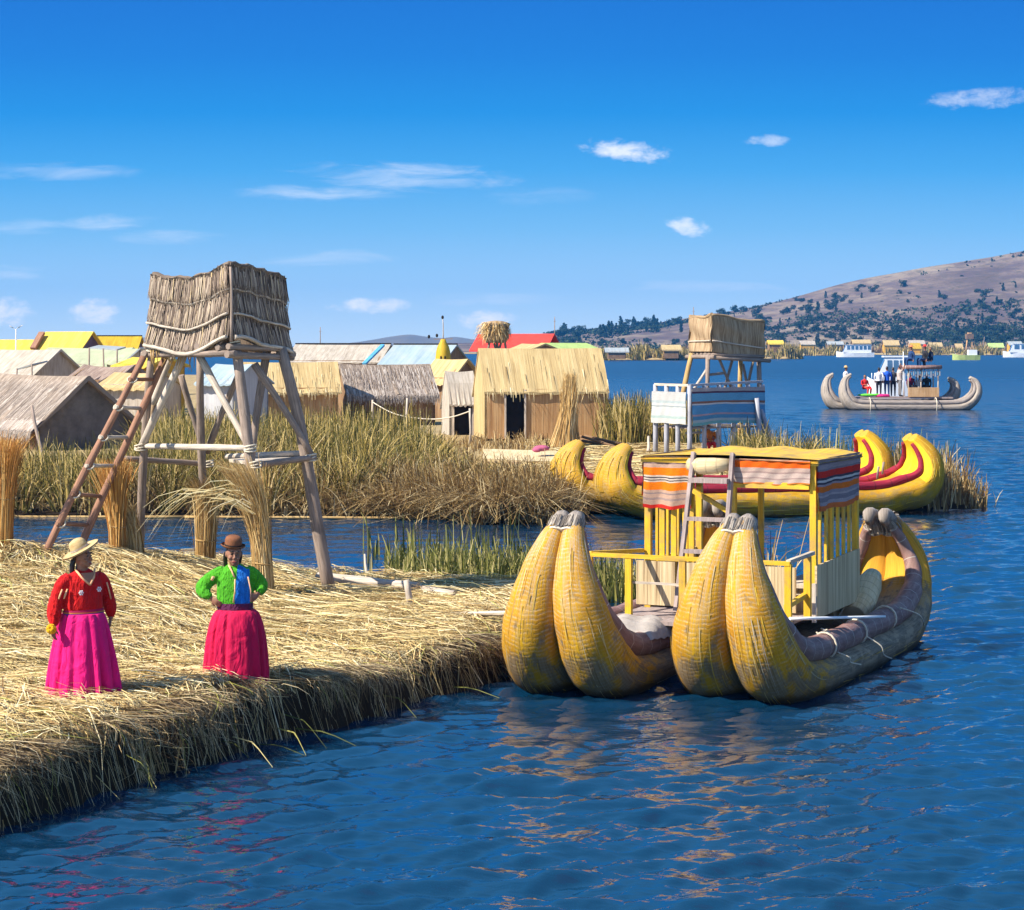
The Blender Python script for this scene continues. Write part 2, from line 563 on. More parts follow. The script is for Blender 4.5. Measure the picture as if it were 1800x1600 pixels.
def mat_hull(name, yellow, orange, grey, g0, g1, g2, g3, wear=0.5, wet=.1, relief=.6):
    "bundled reeds bound with thin cord; painted towards the ends, bare and greyed amidships (v = metres from the bow tip)"
    m, t, b = new_mat(name)
    tcd = t.n('ShaderNodeTexCoord')
    u = tcd.outputs['UV']
    s = t.n('ShaderNodeSeparateXYZ'); t.l(u, s.inputs[0])
    fine = t.noise(t.mapping(u, (34, 1.6, 1)), 1.0, 4, .75)
    blot = t.noise(t.mapping(u, (1.5, 1.1, 1)), 1.0, 5, .68, .4)
    blot2 = t.noise(t.mapping(u, (3.7, 2.6, 1), (4, 2, 0)), 1.0, 5, .7, .2)
    v = s.outputs[1]
    vw = t.math('ADD', v, t.math('MULTIPLY', t.math('SUBTRACT', blot2, .5), .012))
    zig = t.math('MULTIPLY', t.math('SUBTRACT', t.noise(t.mapping(u, (2.6, 1.6, 1)), 1.0, 3, .6), .5), .13)
    cord = t.math('FRACT', t.math('DIVIDE', t.math('ADD', vw, zig), .044))
    cordm = t.math('SUBTRACT', 1.0, t.maprange(t.math('ABSOLUTE', t.math('SUBTRACT', cord, .5)), .12, .3, 0, 1, True))
    dash = t.noise(t.mapping(u, (9, 14, 1)), 1.0, 4, .75)
    cordm = t.math('MULTIPLY', cordm, t.maprange(dash, .40, .58))
    c = t.mix(t.maprange(blot, .35, .65), yellow, orange)
    c = t.mix(t.math('MULTIPLY', t.maprange(fine, .38, .66), .55), c, tuple(x * .5 for x in orange))
    c = t.mix(t.math('MULTIPLY', t.math('MULTIPLY', cordm, t.maprange(blot2, .36, .58, .08, .66)), wear), c, (.54, .44, .28))
    fade = t.math('MULTIPLY', t.math('MULTIPLY', t.maprange(wv0(t, v, blot), .2, 1.7, 1, 0, True), t.maprange(fine, .45, .62, 0, .75)), wear)
    c = t.mix(fade, c, (.50, .42, .33))
    wv = t.math('ADD', v, t.math('MULTIPLY', t.math('SUBTRACT', blot, .5), 1.6))
    mid = t.math('MULTIPLY', t.maprange(wv, g0, g1, 0, 1, True), t.maprange(wv, g2, g3, 1, 0, True))
    gc = t.mix(t.maprange(fine, .3, .7), tuple(x * .6 for x in grey), grey)
    c = t.mix(t.math('MULTIPLY', mid, .85), c, gc)
    # scuffed patches where the paint has gone
    low = t.maprange(g2z(t), .25, 1.05, .17, .0)
    sc = t.math('MULTIPLY', t.maprange(t.math('ADD', blot2, low), .58, .68, 0, 1), wear)
    c = t.mix(sc, c, t.mix(t.maprange(fine, .3, .7), (.055, .04, .03), (.27, .215, .15)))
    # dirt line and damp close to the water
    g = t.n('ShaderNodeNewGeometry')
    sp = t.n('ShaderNodeSeparateXYZ'); t.l(g.outputs['Position'], sp.inputs[0])
    zz = t.math('ADD', sp.outputs[2], t.math('MULTIPLY', t.math('SUBTRACT', blot2, .5), .3))
    c = t.mix(t.maprange(zz, wet, wet + .13, .85, 0, True), c, (.035, .026, .015))
    t.l(c, b.inputs['Base Color'])
    b.inputs['Roughness'].default_value = .78
    b.inputs['Specular IOR Level'].default_value = .15
    bump(t, b, t.math('ADD', t.math('MULTIPLY', cordm, .2), t.math('MULTIPLY', fine, .6)), relief, .018)
    return m

M = {}
M['straw'] = mat_strand('straw', [(0, (.12, .06, .02)), (.15, (.33, .20, .07)), (.40, (.55, .395, .16)), (.74, (.70, .55, .27)), (.93, (.84, .73, .47)), (.985, (.38, .36, .09))])
M['straw_edge'] = mat_strand('straw_edge', [(0, (.03, .018, .009)), (.36, (.11, .065, .028)), (.62, (.27, .18, .08)), (.84, (.48, .36, .19)), (.95, (.60, .49, .30)), (.97, (.34, .32, .06))])
M['grass'] = mat_strand('grass', [(0, (.03, .028, .007)), (.22, (.075, .075, .014)), (.44, (.165, .14, .024)), (.60, (.33, .235, .05)), (.80, (.52, .37, .12)), (1, (.62, .48, .22))], trans=.15)
M['grass_dry'] = mat_strand('grass_dry', [(0, (.09, .045, .018)), (.35, (.25, .15, .05)), (.7, (.43, .29, .115)), (1, (.68, .54, .30))], trans=.15)
M['reed_green'] = mat_strand('reed_green', [(0, (.05, .06, .01)), (.45, (.14, .15, .03)), (.75, (.30, .27, .07)), (1, (.55, .45, .2))], trans=.22)
M['sheaf'] = mat_strand('sheaf', [(0, (.22, .11, .03)), (.4, (.50, .30, .10)), (.8, (.66, .46, .20)), (1, (.78, .62, .34))])
M['sheaf_orange'] = mat_strand('sheaf_orange', [(0, (.22, .08, .02)), (.4, (.52, .23, .05)), (.8, (.66, .36, .10)), (1, (.74, .50, .20))])
M['thatch_gold'] = mat_reed('thatch_gold', (.33, .22, .095), (.50, .365, .17), (.61, .475, .255), 24, .5, bm=.8, blotch=.25, dist=.04)
M['thatch_grey'] = mat_reed('thatch_grey', (.12, .088, .065), (.28, .215, .165), (.45, .37, .30), 15, 3.0, bm=.9, dist=.05)
M['thatch_pale'] = mat_reed('thatch_pale', (.24, .20, .155), (.43, .37, .30), (.56, .50, .43), 24, 1.2)
M['wall_reed'] = mat_reed('wall_reed', (.32, .16, .065), (.54, .31, .135), (.66, .44, .22), 26, .5, bm=.9, blotch=.35, blotch_c=(.26, .13, .05))
M['wall_brown'] = mat_reed('wall_brown', (.12, .07, .035), (.24, .14, .075), (.36, .24, .13), 26, .9)
M['mat_panel'] = mat_reed('mat_panel', (.16, .09, .04), (.55, .42, .24), (.72, .58, .36), 26, .5, bm=.9, blotch=.15)
M['tower_reed'] = mat_reed('tower_reed', (.07, .048, .036), (.18, .135, .105), (.34, .27, .21), 30, 1.6, bm=1.0, blotch=.3, dist=.035)
M['tower_reed_warm'] = mat_reed('tower_reed_warm', (.15, .09, .045), (.35, .24, .14), (.54, .41, .26), 24, 1.2, bm=.9, blotch=.3)
M['pole'] = mat_wood('pole', (.27, .205, .165))
M['pole_pale'] = mat_wood('pole_pale', (.50, .42, .34))
M['pole_red'] = mat_wood('pole_red', (.29, .15, .095))
M['pole_blue'] = mat_wood('pole_blue', (.36, .36, .40), .25)
M['yellow_wood'] = mat_wood('yellow_wood', (.66, .39, .02), .2, .55, True)
M['grey_wood'] = mat_wood('grey_wood', (.32, .25, .23), .3)
M['cream_cord'] = mat_plain('cream_cord', (.6, .52, .4), .9, .2, 20)
M['dark'] = mat_plain('dark_interior', (.018, .014, .012), .9, .3, 4, 0)  # near-black, stands in for unlit insides; also colours dark trim
M['white_paint'] = mat_plain('white_paint', (.78, .79, .8), .45, .06, 3, .05, .4)
M['glass_dark'] = mat_plain('glass_dark', (.03, .06, .11), .12, .3, 2, 0, .5)
M['skin'] = mat_plain('skin', (.27, .125, .075), .55, .15, 14, .1, .35)
M['hair'] = mat_plain('hair', (.012, .009, .008), .45, .3, 30, .3, .4)
# ------------------------------------------------------------------ terrain functions
NEAR = np.array([(-16, 7), (-9, 12.6), (-4.6, 17.75), (-3.84, 19.1), (-2.75, 21.3), (-1.36, 23.7), (-.35, 25.2), (.15, 26.2), (.6, 28), (1.0, 30.5), (.95, 33.0), (-1, 33.5), (-4, 33.9), (-8, 34.3), (-16, 35)], float)
FAR = np.array([(-70, 50.5), (-14, 50.2), (-9, 50.0), (-4, 49.9), (-2.2, 49.4), (-.6, 48.0), (.8, 47.8), (1.6, 49.5), (2.4, 52.4), (9.5, 53.8), (10.4, 51.6), (12.3, 52.4), (12.9, 54.5), (11, 58.5), (8.6, 63), (9.0, 69), (7.5, 75), (5.6, 79), (5.0, 90), (6.6, 130), (10, 215), (0, 260), (-80, 260)], float)

def sdist(poly, x, y):
    "signed distance, positive inside"
    x, y = np.asarray(x, float), np.asarray(y, float)
    d = np.full(x.shape, 1e9)
    ins = np.zeros(x.shape, bool)
    n = len(poly)
    for i in range(n):
        ax, ay = poly[i]; bx, by = poly[(i + 1) % n]
        ex, ey = bx - ax, by - ay
        t = np.clip(((x - ax) * ex + (y - ay) * ey) / (ex * ex + ey * ey), 0, 1)
        d = np.minimum(d, np.hypot(x - ax - t * ex, y - ay - t * ey))
        c = ((ay > y) != (by > y)) & (x < (bx - ax) * (y - ay) / (by - ay + 1e-12) + ax)
        ins ^= c
    return np.where(ins, d, -d)

_ph = rng.uniform(0, 6.28, (24,)); _an = rng.uniform(0, 6.28, (24,))
def lump(x, y, f):
    s = 0
    for i in range(8):
        k = f * (1 + .35 * i)
        s = s + np.sin(x * k * np.cos(_an[i]) + y * k * np.sin(_an[i]) + _ph[i]) / (1 + .5 * i)
    return s / 2.6

def near_z(x, y, d=None):
    x, y = np.asarray(x, float), np.asarray(y, float)
    if d is None: d = sdist(NEAR, x, y)
    dj = d + lump(x, y, 2.3) * .20 + lump(x, y, 8.0) * .07
    top = .50 + .06 * lump(x, y, 1.1) + .035 * lump(x, y, 4.3) + .022 * lump(x + 3, y, 8.5)
    top = top + .72 * np.exp(-(((x + 6.5) / 1.75) ** 2 + ((y - 29.4) / 2.3) ** 2) / 2)
    top = top + .16 * np.exp(-(((x + 4.6) / 1.5) ** 2 + ((y - 21.0) / 1.6) ** 2) / 2)
    top = top - .12 * np.clip((y - 29) / 4, 0, 1) * np.clip((x + 4.5) / 2, 0, 1)
    prof = 1 - np.exp(-np.clip(dj, 0, None) / .11)
    return np.where(dj > 0, -.12 + (top + .12) * prof, -.12 + np.clip(dj, -1, 0) * .8)

def far_z(x, y, d=None):
    x, y = np.asarray(x, float), np.asarray(y, float)
    if d is None: d = sdist(FAR, x, y)
    top = .38 + .42 * np.clip((y - 52) / 18, 0, 1) + .06 * lump(x, y, .7)
    prof = 1 - np.exp(-np.clip(d, 0, None) / .5)
    return np.where(d > 0, -.1 + (top + .1) * prof, -.1 + np.clip(d, -1, 0) * .5)

def terrain(name, fz, poly, x0, x1, y0, y1, st, mat):
    nx, ny = int((x1 - x0) / st) + 1, int((y1 - y0) / st) + 1
    X, Y = np.meshgrid(np.linspace(x0, x1, nx), np.linspace(y0, y1, ny))
    d = sdist(poly, X.ravel(), Y.ravel())
    Z = fz(X.ravel(), Y.ravel(), d)
    v = np.stack([X.ravel(), Y.ravel(), Z], 1)
    a = (np.arange(nx - 1)[None] + np.arange(ny - 1)[:, None] * nx).ravel()
    q = np.stack([a, a + 1, a + nx + 1, a + nx], 1)
    keep = d[q].max(axis=1) > -1.0
    o = np_mesh(name, v, q[keep], mat, smooth=True)
    return meta(o, kind='structure')

def mat_ground(name, lo, mid, hi, wetz=.22, wetc=(.028, .018, .010), sc=1.0):
    m, t, b = new_mat(name)
    g = t.n('ShaderNodeNewGeometry')
    p = g.outputs['Position']
    n1 = t.noise(t.mapping(p, (9 * sc, 60 * sc, 9 * sc), rot=(0, 0, R(38))), 1.0, 4, .7, .6)
    n2 = t.noise(p, 1.3 * sc, 5, .65)
    c = t.ramp(n1, [(.3, lo), (.5, mid), (.7, hi)])
    c = t.mix(t.math('MULTIPLY', t.maprange(n2, .45, .7), .5), c, lo)
    s = t.n('ShaderNodeSeparateXYZ'); t.l(p, s.inputs[0])
    zz = t.math('ADD', s.outputs[2], t.math('MULTIPLY', t.math('SUBTRACT', n2, .5), .25))
    c = t.mix(t.maprange(zz, wetz, wetz + .18, 1, 0, True), c, wetc)
    t.l(c, b.inputs['Base Color'])
    b.inputs['Roughness'].default_value = .9
    b.inputs['Specular IOR Level'].default_value = .15
    bump(t, b, n1, .8, .03)
    return m

M['mat_ground'] = mat_ground('reed_mat_ground', (.10, .06, .025), (.32, .21, .085), (.50, .37, .17), .40)
M['far_ground'] = mat_ground('far_ground', (.16, .11, .05), (.40, .29, .14), (.58, .46, .26), .12, sc=.6)

terrain('reed_island_ground', near_z, NEAR, -14, 1.8, 10, 35.5, .075, M['mat_ground'])
terrain('far_island_ground', far_z, FAR, -62, 14, 47, 240, .55, M['far_ground'])

# ------------------------------------------------------------------ water
def make_water():
    ys = [4.0]
    while ys[-1] < 11: ys.append(ys[-1] * 1.02)
    while ys[-1] < 46: ys.append(ys[-1] * 1.0033)
    while ys[-1] < 300: ys.append(ys[-1] * 1.003)
    while ys[-1] < 16000: ys.append(ys[-1] * 1.08)
    ys = np.array(ys)
    us = np.linspace(-.40, .40, 521)
    us = np.concatenate([[-6, -3, -1.6, -.9, -.6, -.48], us, [.48, .6, .9, 1.6, 3, 6]])
    U_, Y_ = np.meshgrid(us, ys)
    X = U_ * Y_
    cell = np.gradient(ys)[:, None]
    Z = np.zeros_like(X)
    g = np.random.default_rng(5)
    calm = 1 - .62 * np.clip(1 - np.abs(Y_ - 42) / 9, 0, 1) ** .5 * np.clip((5.5 - X) / 3, 0, 1)
    calm = calm * (1 - .5 * np.exp(-((X - 1.8) / 1.6) ** 2 - ((Y_ - 22.6) / 1.0) ** 2))
    patch = 1.08 + .22 * np.sin(X * .35 + Y_ * .22 + 1.0) * np.sin(Y_ * .31 - X * .12)
    for i in range(110):
        lam = .14 * (1.5 / .14) ** (g.random() ** 1.25)
        ang = R(-72) + g.normal(0, .45)
        kx, ky = 2 * np.pi / lam * np.cos(ang), 2 * np.pi / lam * np.sin(ang)
        A = .0062 * lam * (1.0 if lam < .7 else .55)
        ph = kx * X + ky * Y_ + g.uniform(0, 6.28)
        att = np.clip(lam / (cell * 2.4) - .7, 0, 1)
        wv = np.sin(ph) + .25 * np.cos(2 * ph)
        Z += A * att * wv
    Z *= calm * patch
    Z[np.abs(U_) > .41] *= 0
    nx, ny = len(us), len(ys)
    v = np.stack([X.ravel(), Y_.ravel(), Z.ravel()], 1)
    a = (np.arange(nx - 1)[None] + np.arange(ny - 1)[:, None] * nx).ravel()
    q = np.stack([a, a + 1, a + nx + 1, a + nx], 1)
    m, t, b = new_mat('lake_water')
    geo = t.n('ShaderNodeNewGeometry')
    p = geo.outputs['Position']
    b.inputs['Base Color'].default_value = (.002, .025, .062, 1)
    b.inputs['Roughness'].default_value = .02
    b.inputs['IOR'].default_value = 1.7
    b.inputs['Specular IOR Level'].default_value = .5
    n1 = t.noise(t.mapping(p, (4.5, 11, 1), rot=(0, 0, R(10))), 1.0, 2, .5, .3)
    n2 = t.noise(t.mapping(p, (.55, 1.5, 1), rot=(0, 0, R(14))), 1.0, 4, .6, .3)
    n3 = t.noise(t.mapping(p, (.035, .16, 1)), 1.0, 4, .6)
    s = t.n('ShaderNodeSeparateXYZ'); t.l(p, s.inputs[0])
    rg = t.math('ADD', t.maprange(s.outputs[1], 24, 80, .012, .09), t.maprange(s.outputs[1], 70, 320, 0, .24))
    t.l(rg, b.inputs['Roughness'])
    farm = t.maprange(s.outputs[1], 26, 90, 0, 1, True)
    h = t.math('ADD', t.math('MULTIPLY', n1, .012), t.math('MULTIPLY', t.math('MULTIPLY', n2, farm), .30))
    h = t.math('ADD', h, t.math('MULTIPLY', t.math('MULTIPLY', n3, farm), .55))
    bump(t, b, h, .85, 1.0)
    o = np_mesh('lake_water', v, q, m, smooth=True)
    return meta(o, kind='structure')
make_water()

# ------------------------------------------------------------------ loose reeds on the near island
def mat_strands(n):
    g = 11
    nt = n * 2 // g
    xc = rng.uniform(-10, 1.3, nt); yc = rng.uniform(13, 34.5, nt)
    ac = R(-36) + R(24) * lump(xc, yc, .8) + R(14) * lump(xc, yc, 3.0) + rng.normal(0, R(26), nt)
    hc_ = np.where(rng.random(nt) < .22, rng.uniform(.02, .13, nt), 0)
    lc_ = rng.uniform(.7, 1.35, nt)
    sx = rng.normal(0, .17, nt * g); sy = rng.normal(0, .055, nt * g)
    A_ = np.repeat(ac, g)
    x = np.repeat(xc, g) + np.cos(A_) * sx - np.sin(A_) * sy; y = np.repeat(yc, g) + np.sin(A_) * sx + np.cos(A_) * sy
    HC, LC = np.repeat(hc_, g), np.repeat(lc_, g)
    k = (x > -.30 * y - .6)
    x, y, A_, HC, LC = x[k], y[k], A_[k], HC[k], LC[k]
    d = sdist(NEAR, x, y)
    k = d > np.where((y < 27) & (x > -9), rng.uniform(.05, .42, len(x)), .08)
    x, y, d, A_, HC, LC = x[k][:n], y[k][:n], d[k][:n], A_[k][:n], HC[k][:n], LC[k][:n]
    N = len(x)
    ang = A_ + rng.normal(0, R(9), N)
    ang = np.where(rng.random(N) < .08, rng.uniform(0, 6.28, N), ang)
    edge = np.clip(1 - d / 1.3, 0, 1)
    ang = ang + edge * rng.normal(R(10), R(30), N)
    L = rng.uniform(.35, .9, N) * LC * np.where(rng.random(N) < .08, 1.5, 1)
    dx, dy = np.cos(ang), np.sin(ang)
    off = rng.uniform(.0, .06, N) + edge * rng.uniform(0, .09, N) + HC * rng.uniform(.3, 1, N) + np.where(rng.random(N) < .06, rng.uniform(0, .10, N), 0)
    pts = np.zeros((N, 4, 3))
    for j, t in enumerate((-.5, -.17, .17, .5)):
        bend = np.sin((t + .5) * np.pi) * rng.normal(0, .05, N) * L
        px = x + dx * L * t - dy * bend; py = y + dy * L * t + dx * bend
        pts[:, j, 0], pts[:, j, 1] = px, py
        pts[:, j, 2] = near_z(px, py) + off + (.02 if 0 < j < 3 else rng.normal(.0, .02, N))
    # rigid-ish: never dive below neighbours too hard
    side = unit(np.stack([-dy, dx, rng.normal(0, .5, N)], 1))
    wd = rng.uniform(.008, .017, N)
    return pts, side, wd
p_, s_, w_ = mat_strands(62000)
o = ribbons('strewn_reeds', p_, s_, w_, M['straw'])
meta(o, 'loose dry straw coloured reeds strewn over the near floating island', 'reeds', kind='stuff')

def edge_strands(n):
    seg = NEAR[1:9]
    ln = np.hypot(*(seg[1:] - seg[:-1]).T)
    cum = np.concatenate([[0], np.cumsum(ln)])
    nc = n // 14
    cs = rng.uniform(0, cum[-1], nc * 4)
    cs = cs[np.sin(cs * 2.1) + np.sin(cs * 5.3 + 1) * .8 + np.sin(cs * 11.7 + 2) * .7 + rng.normal(0, .5, len(cs)) > -.15][:nc]
    nc = len(cs)
    u = np.repeat(cs, 14) + rng.normal(0, .07, nc * 14)
    reach = np.repeat(rng.uniform(.3, 1.3, nc), 14) * rng.uniform(.6, 1.25, nc * 14)
    N = len(u)
    u = np.clip(u, 0, cum[-1] - 1e-3)
    i = np.clip(np.searchsorted(cum, u, side='right') - 1, 0, len(ln) - 1)
    t = ((u - cum[i]) / ln[i])[:, None]
    base = seg[i] * (1 - t) + seg[i + 1] * t
    tan = unit(seg[i + 1] - seg[i])
    out = np.stack([tan[:, 1], -tan[:, 0]], 1)
    slant = np.repeat(rng.normal(.15, .55, nc), 14) + rng.normal(0, .3, N)
    start = rng.uniform(.05, .55, N)
    prof = [(-start, None), (-start * .35 + .0, None), (.06 * reach, None), (.16 * reach, None), (.26 * reach, None)]
    pts = np.zeros((N, 5, 3))
    ins = base - out * (start[:, None] + .1)
    zt = near_z(ins[:, 0], ins[:, 1]) + rng.uniform(.0, .07, N)
    drop = np.clip(rng.beta(.7, 1.9, N) * 1.2, .03, 1.0) * reach
    fr = [(-1.0, 0.0, 0.0), (-.30, -.02, .06), (.05, .05, .22), (.13, .40, .36), (.17, .90, .50)]
    for j, (ou, dz, sl) in enumerate(fr):
        dist = np.where(ou < 0, ou * start - .04, ou * (.55 + .6 * reach))
        q = base + out * dist[:, None] + tan * (slant * sl)[:, None]
        pts[:, j, :2] = q
        pts[:, j, 2] = zt - dz * drop * (zt + .05) + (.03 if j == 1 else 0)
    side = unit(np.concatenate([tan, rng.normal(0, .3, (N, 1))], 1))
    return pts, side, rng.uniform(.008, .016, N)
p_, s_, w_ = edge_strands(4300)
o = ribbons('bank_reeds', p_, s_, w_, M['straw_edge'])
meta(o, 'pale and brown reeds hanging over the dark water edge of the near island', 'reeds', kind='stuff')

def long_stalks():
    "a few long greenish stalks trailing from the bank into the water"
    L = [((215, 1330), (505, 1500)), ((10, 1395), (58, 1447)), ((30, 1400), (90, 1432)), ((110, 1325), (210, 1405)), ((230, 1330), (275, 1385)), ((520, 1265), (575, 1317)), ((510, 1290), (538, 1328)), ((430, 1305), (480, 1350)), ((400, 1310), (448, 1345)),
         ((540, 1290), (640, 1318)), ((462, 1318), (535, 1328)), ((620, 1165), (662, 1245)), ((690, 1230), (732, 1262)), ((800, 1215), (880, 1228)), ((250, 1360), (270, 1390)), ((45, 1380), (40, 1430))]
    pts = []
    for (a, b) in L[1:]:
        p1 = PZ(b[0], b[1], .01)
        p0 = P(a[0], a[1], p1.y + .45)
        mid = (p0 + p1) / 2 + Vector((0, 0, .06))
        pts.append([p0 + Vector((-.15, .2, .02)), p0.lerp(mid, .5) + Vector((0, 0, .04)), mid, p1])
    pts = np.array(pts)
    n = len(pts)
    side = unit(np.stack([rng.normal(.6, .2, n), rng.normal(.5, .2, n), np.full(n, .5)], 1))
    o = ribbons('trailing_stalks', pts, side, np.full(n, .02), M['reed_green'])
    meta(o, 'long yellow green stalks trailing from the bank into the lake', 'stalks', kind='stuff')
long_stalks()

# ------------------------------------------------------------------ tall grass
def blades(cx, cy, cz, hgt, n_per, spread, lean=.25, bias=(0, 0), droop=.35, K=5, width=(.024, .052), hvar=.45):
    n = len(cx)
    N = n * n_per
    x = np.repeat(cx, n_per) + rng.normal(0, spread, N)
    y = np.repeat(cy, n_per) + rng.normal(0, spread, N)
    z = np.repeat(cz, n_per)
    h = np.repeat(hgt, n_per) * rng.uniform(1 - hvar, 1 + hvar * .5, N)
    a = rng.uniform(0, 6.28, N)
    l = np.abs(rng.normal(0, lean, N))
    dx, dy = np.cos(a) * l + bias[0], np.sin(a) * l + bias[1]
    dr = rng.uniform(0, droop, N)
    pts = np.zeros((N, K, 3))
    for j in range(K):
        t = j / (K - 1)
        pts[:, j, 0] = x + dx * h * (t + dr * 2 * t ** 3)
        pts[:, j, 1] = y + dy * h * (t + dr * 2 * t ** 3)
        pts[:, j, 2] = z + h * (t - dr * t ** 3 * (.4 + 1.2 * np.minimum(np.hypot(dx, dy), 1)))
    b = rng.uniform(0, 6.28, N)
    side = np.stack([np.cos(b), np.sin(b) * .5, np.zeros(N)], 1)
    return pts, unit(side), rng.uniform(*width, N)

def scatter(n, x0, x1, y0, y1, fz=far_z, poly=FAR, dmin=.15, keep=None):
    x = rng.uniform(x0, x1, n); y = rng.uniform(y0, y1, n)
    d = sdist(poly, x, y)
    k = d > dmin
    if keep is not None: k &= keep(x, y)
    x, y = x[k], y[k]
    return x, y, fz(x, y)

def tall_grass(name, label, parts, mat):
    P_, S_, W_ = zip(*parts)
    o = ribbons(name, np.concatenate(P_), np.concatenate(S_), np.concatenate(W_), mat)
    return meta(o, label, 'grass', kind='stuff')

def px_of(x, y): return CX + x / y * F
def hz(n, a, b): return rng.uniform(a, b, n)

# main bed, between the channel and the huts
x, y, z = scatter(3600, -20, .9, 50.0, 69, keep=lambda x, y: (px_of(x, y) < 1000) & ~((px_of(x, y) > 780) & (y > 57)) & ~((px_of(x, y) < 235) & (y > 56)))
cl = .84 + .34 * lump(x, y, .55)
pxx = px_of(x, y)
hgt = 1.75 * cl * np.where(pxx > 640, .70, 1) * np.where(pxx > 800, .72, 1) * np.where(pxx < 235, .92, 1)
def cap_h(x, y, z, h):
    "keep the bench, sheaf and huts behind in view"
    p = px_of(x, y)
    row = np.interp(p, [0, 235, 300, 640, 700, 820, 840, 990], [775, 765, 716, 722, 745, 768, 806, 812])
    lim = H - (row - HY) / F * y - z
    return np.clip(np.minimum(h, lim * rng.uniform(.8, 1.06, len(h))), .15, None)
hgt = cap_h(x, y, z, hgt * hz(len(x), .6, 1.0))
main1 = blades(x, y, z, hgt, 7, .13, .26, droop=.5)
def tufts(cx, cy, cz, hgt, n_per, rad, spread=.55, droop=(.2, .9), width=(.022, .045), K=5):
    "fountain-shaped clumps: stems lean outwards from the middle of their clump"
    n = len(cx); N = n * n_per
    a = rng.uniform(0, 6.28, N); rr = np.sqrt(rng.random(N))
    R_ = np.repeat(rad, n_per)
    h = np.repeat(hgt, n_per) * rng.uniform(.55, 1.08, N)
    x0 = np.repeat(cx, n_per) + np.cos(a) * rr * R_ * .55; y0 = np.repeat(cy, n_per) + np.sin(a) * rr * R_ * .55
    z0 = np.repeat(cz, n_per)
    l = spread * rr * rng.uniform(.5, 1.3, N)
    dx, dy = np.cos(a) * l + rng.normal(0, .08, N), np.sin(a) * l + rng.normal(0, .08, N)
    dr = rng.uniform(*droop, N) * (.3 + rr)
    pts = np.zeros((N, K, 3))
    for j in range(K):
        t = j / (K - 1)
        pts[:, j, 0] = x0 + dx * h * (t + dr * t ** 3)
        pts[:, j, 1] = y0 + dy * h * (t + dr * t ** 3)
        pts[:, j, 2] = z0 + h * (t - dr * .45 * t ** 3)
    b = rng.uniform(0, 6.28, N)
    return pts, unit(np.stack([np.cos(b), np.sin(b) * .5, np.zeros(N)], 1)), rng.uniform(*width, N)
x, y, z = scatter(430, -18, .8, 50.2, 66, keep=lambda x, y: (px_of(x, y) < 990) & ~((px_of(x, y) > 780) & (y > 56)) & ~((px_of(x, y) < 235) & (y > 56)))
pxx = px_of(x, y)
th_ = cap_h(x, y, z, hz(len(x), 1.2, 2.15) * np.where(pxx > 640, .8, 1))
sel = rng.random(len(x)) < .62
tuft_g = tufts(x[sel], y[sel], z[sel], th_[sel], 62, hz(sel.sum(), .4, .8))
tuft_d = tufts(x[~sel], y[~sel], z[~sel], th_[~sel] * .85, 62, hz((~sel).sum(), .4, .8), .7)
xf = rng.uniform(-3.2, .55, 44); yf = rng.uniform(48.0, 50.2, 44); kf = sdist(FAR, xf, yf) > -.1
tuft_f = tufts(xf[kf], yf[kf], far_z(xf[kf], yf[kf]), hz(kf.sum(), .8, 1.3), 80, hz(kf.sum(), .5, .9), 1.0, (.6, 1.4))
x, y, z = scatter(1000, -16, .3, 56, 69, keep=lambda x, y: (px_of(x, y) > 250) & (px_of(x, y) < 740))
main2 = blades(x, y, z, 1.7 * (.85 + .2 * lump(x, y, .5)), 9, .18, .16)
tall_grass('tall_grass', 'tall olive and straw coloured reed grass along the far side of the channel', [main1, main2, tuft_g], M['grass'])
# drooping pale fringe at the water
x, y, z = scatter(1500, -18, 1.5, 47.8, 51.2, dmin=.0)
k = (px_of(x, y) > 480) | (rng.random(len(x)) < .30)
x, y, z = x[k], y[k], z[k]
f1 = blades(x, y, z, np.where(px_of(x, y) > 690, .95, .75) * hz(len(x), .6, 1.1), 9, .15, .45, bias=(0, -.35), droop=.8)
x, y, z = scatter(900, -3.2, 1.4, 48, 53, dmin=.0)
f2 = blades(x, y, z, hz(len(x), .7, 1.15), 9, .2, .5, bias=(-.05, -.15), droop=.7)
tall_grass('dry_fringe_grass', 'drooping dry brown grass hanging to the water beside the yellow boat', [f1, f2, tuft_d, tuft_f], M['grass_dry'])
# low scrub before the big hut
x, y, z = scatter(420, -2.6, 3.0, 58, 73, keep=lambda x, y: (px_of(x, y) < 960) & ((y > 66) | (px_of(x, y) < 850)))
sc1 = blades(x, y, z, hz(len(x), .15, .5), 6, .15, .35)
tall_grass('dry_scrub', 'short dry stems in front of the golden hut', [sc1], M['grass_dry'])
# straw trodden round the big hut and the small watchtower
n_ = 9000
x = rng.uniform(-1, 10.5, n_); y = rng.uniform(49.5, 74, n_); d_ = sdist(FAR, x, y)
k = (d_ > .1) & (px_of(x, y) > 930)
x, y = x[k], y[k]; a_ = rng.normal(.2, .8, len(x)); l_ = rng.uniform(.3, 1.2, len(x))
pts = np.stack([np.stack([x + np.cos(a_) * l_ * t, y + np.sin(a_) * l_ * t, far_z(x + np.cos(a_) * l_ * t, y + np.sin(a_) * l_ * t) + .02 + .05 * rng.random(len(x))], 1) for t in (-.5, 0, .5)], 1)
meta(ribbons('far_straw', pts, unit(np.stack([-np.sin(a_), np.cos(a_), rng.normal(0, .5, len(x))], 1)), rng.uniform(.02, .04, len(x)), M['straw']), 'straw strewn on the ground below the small watchtower', 'straw', kind='stuff')
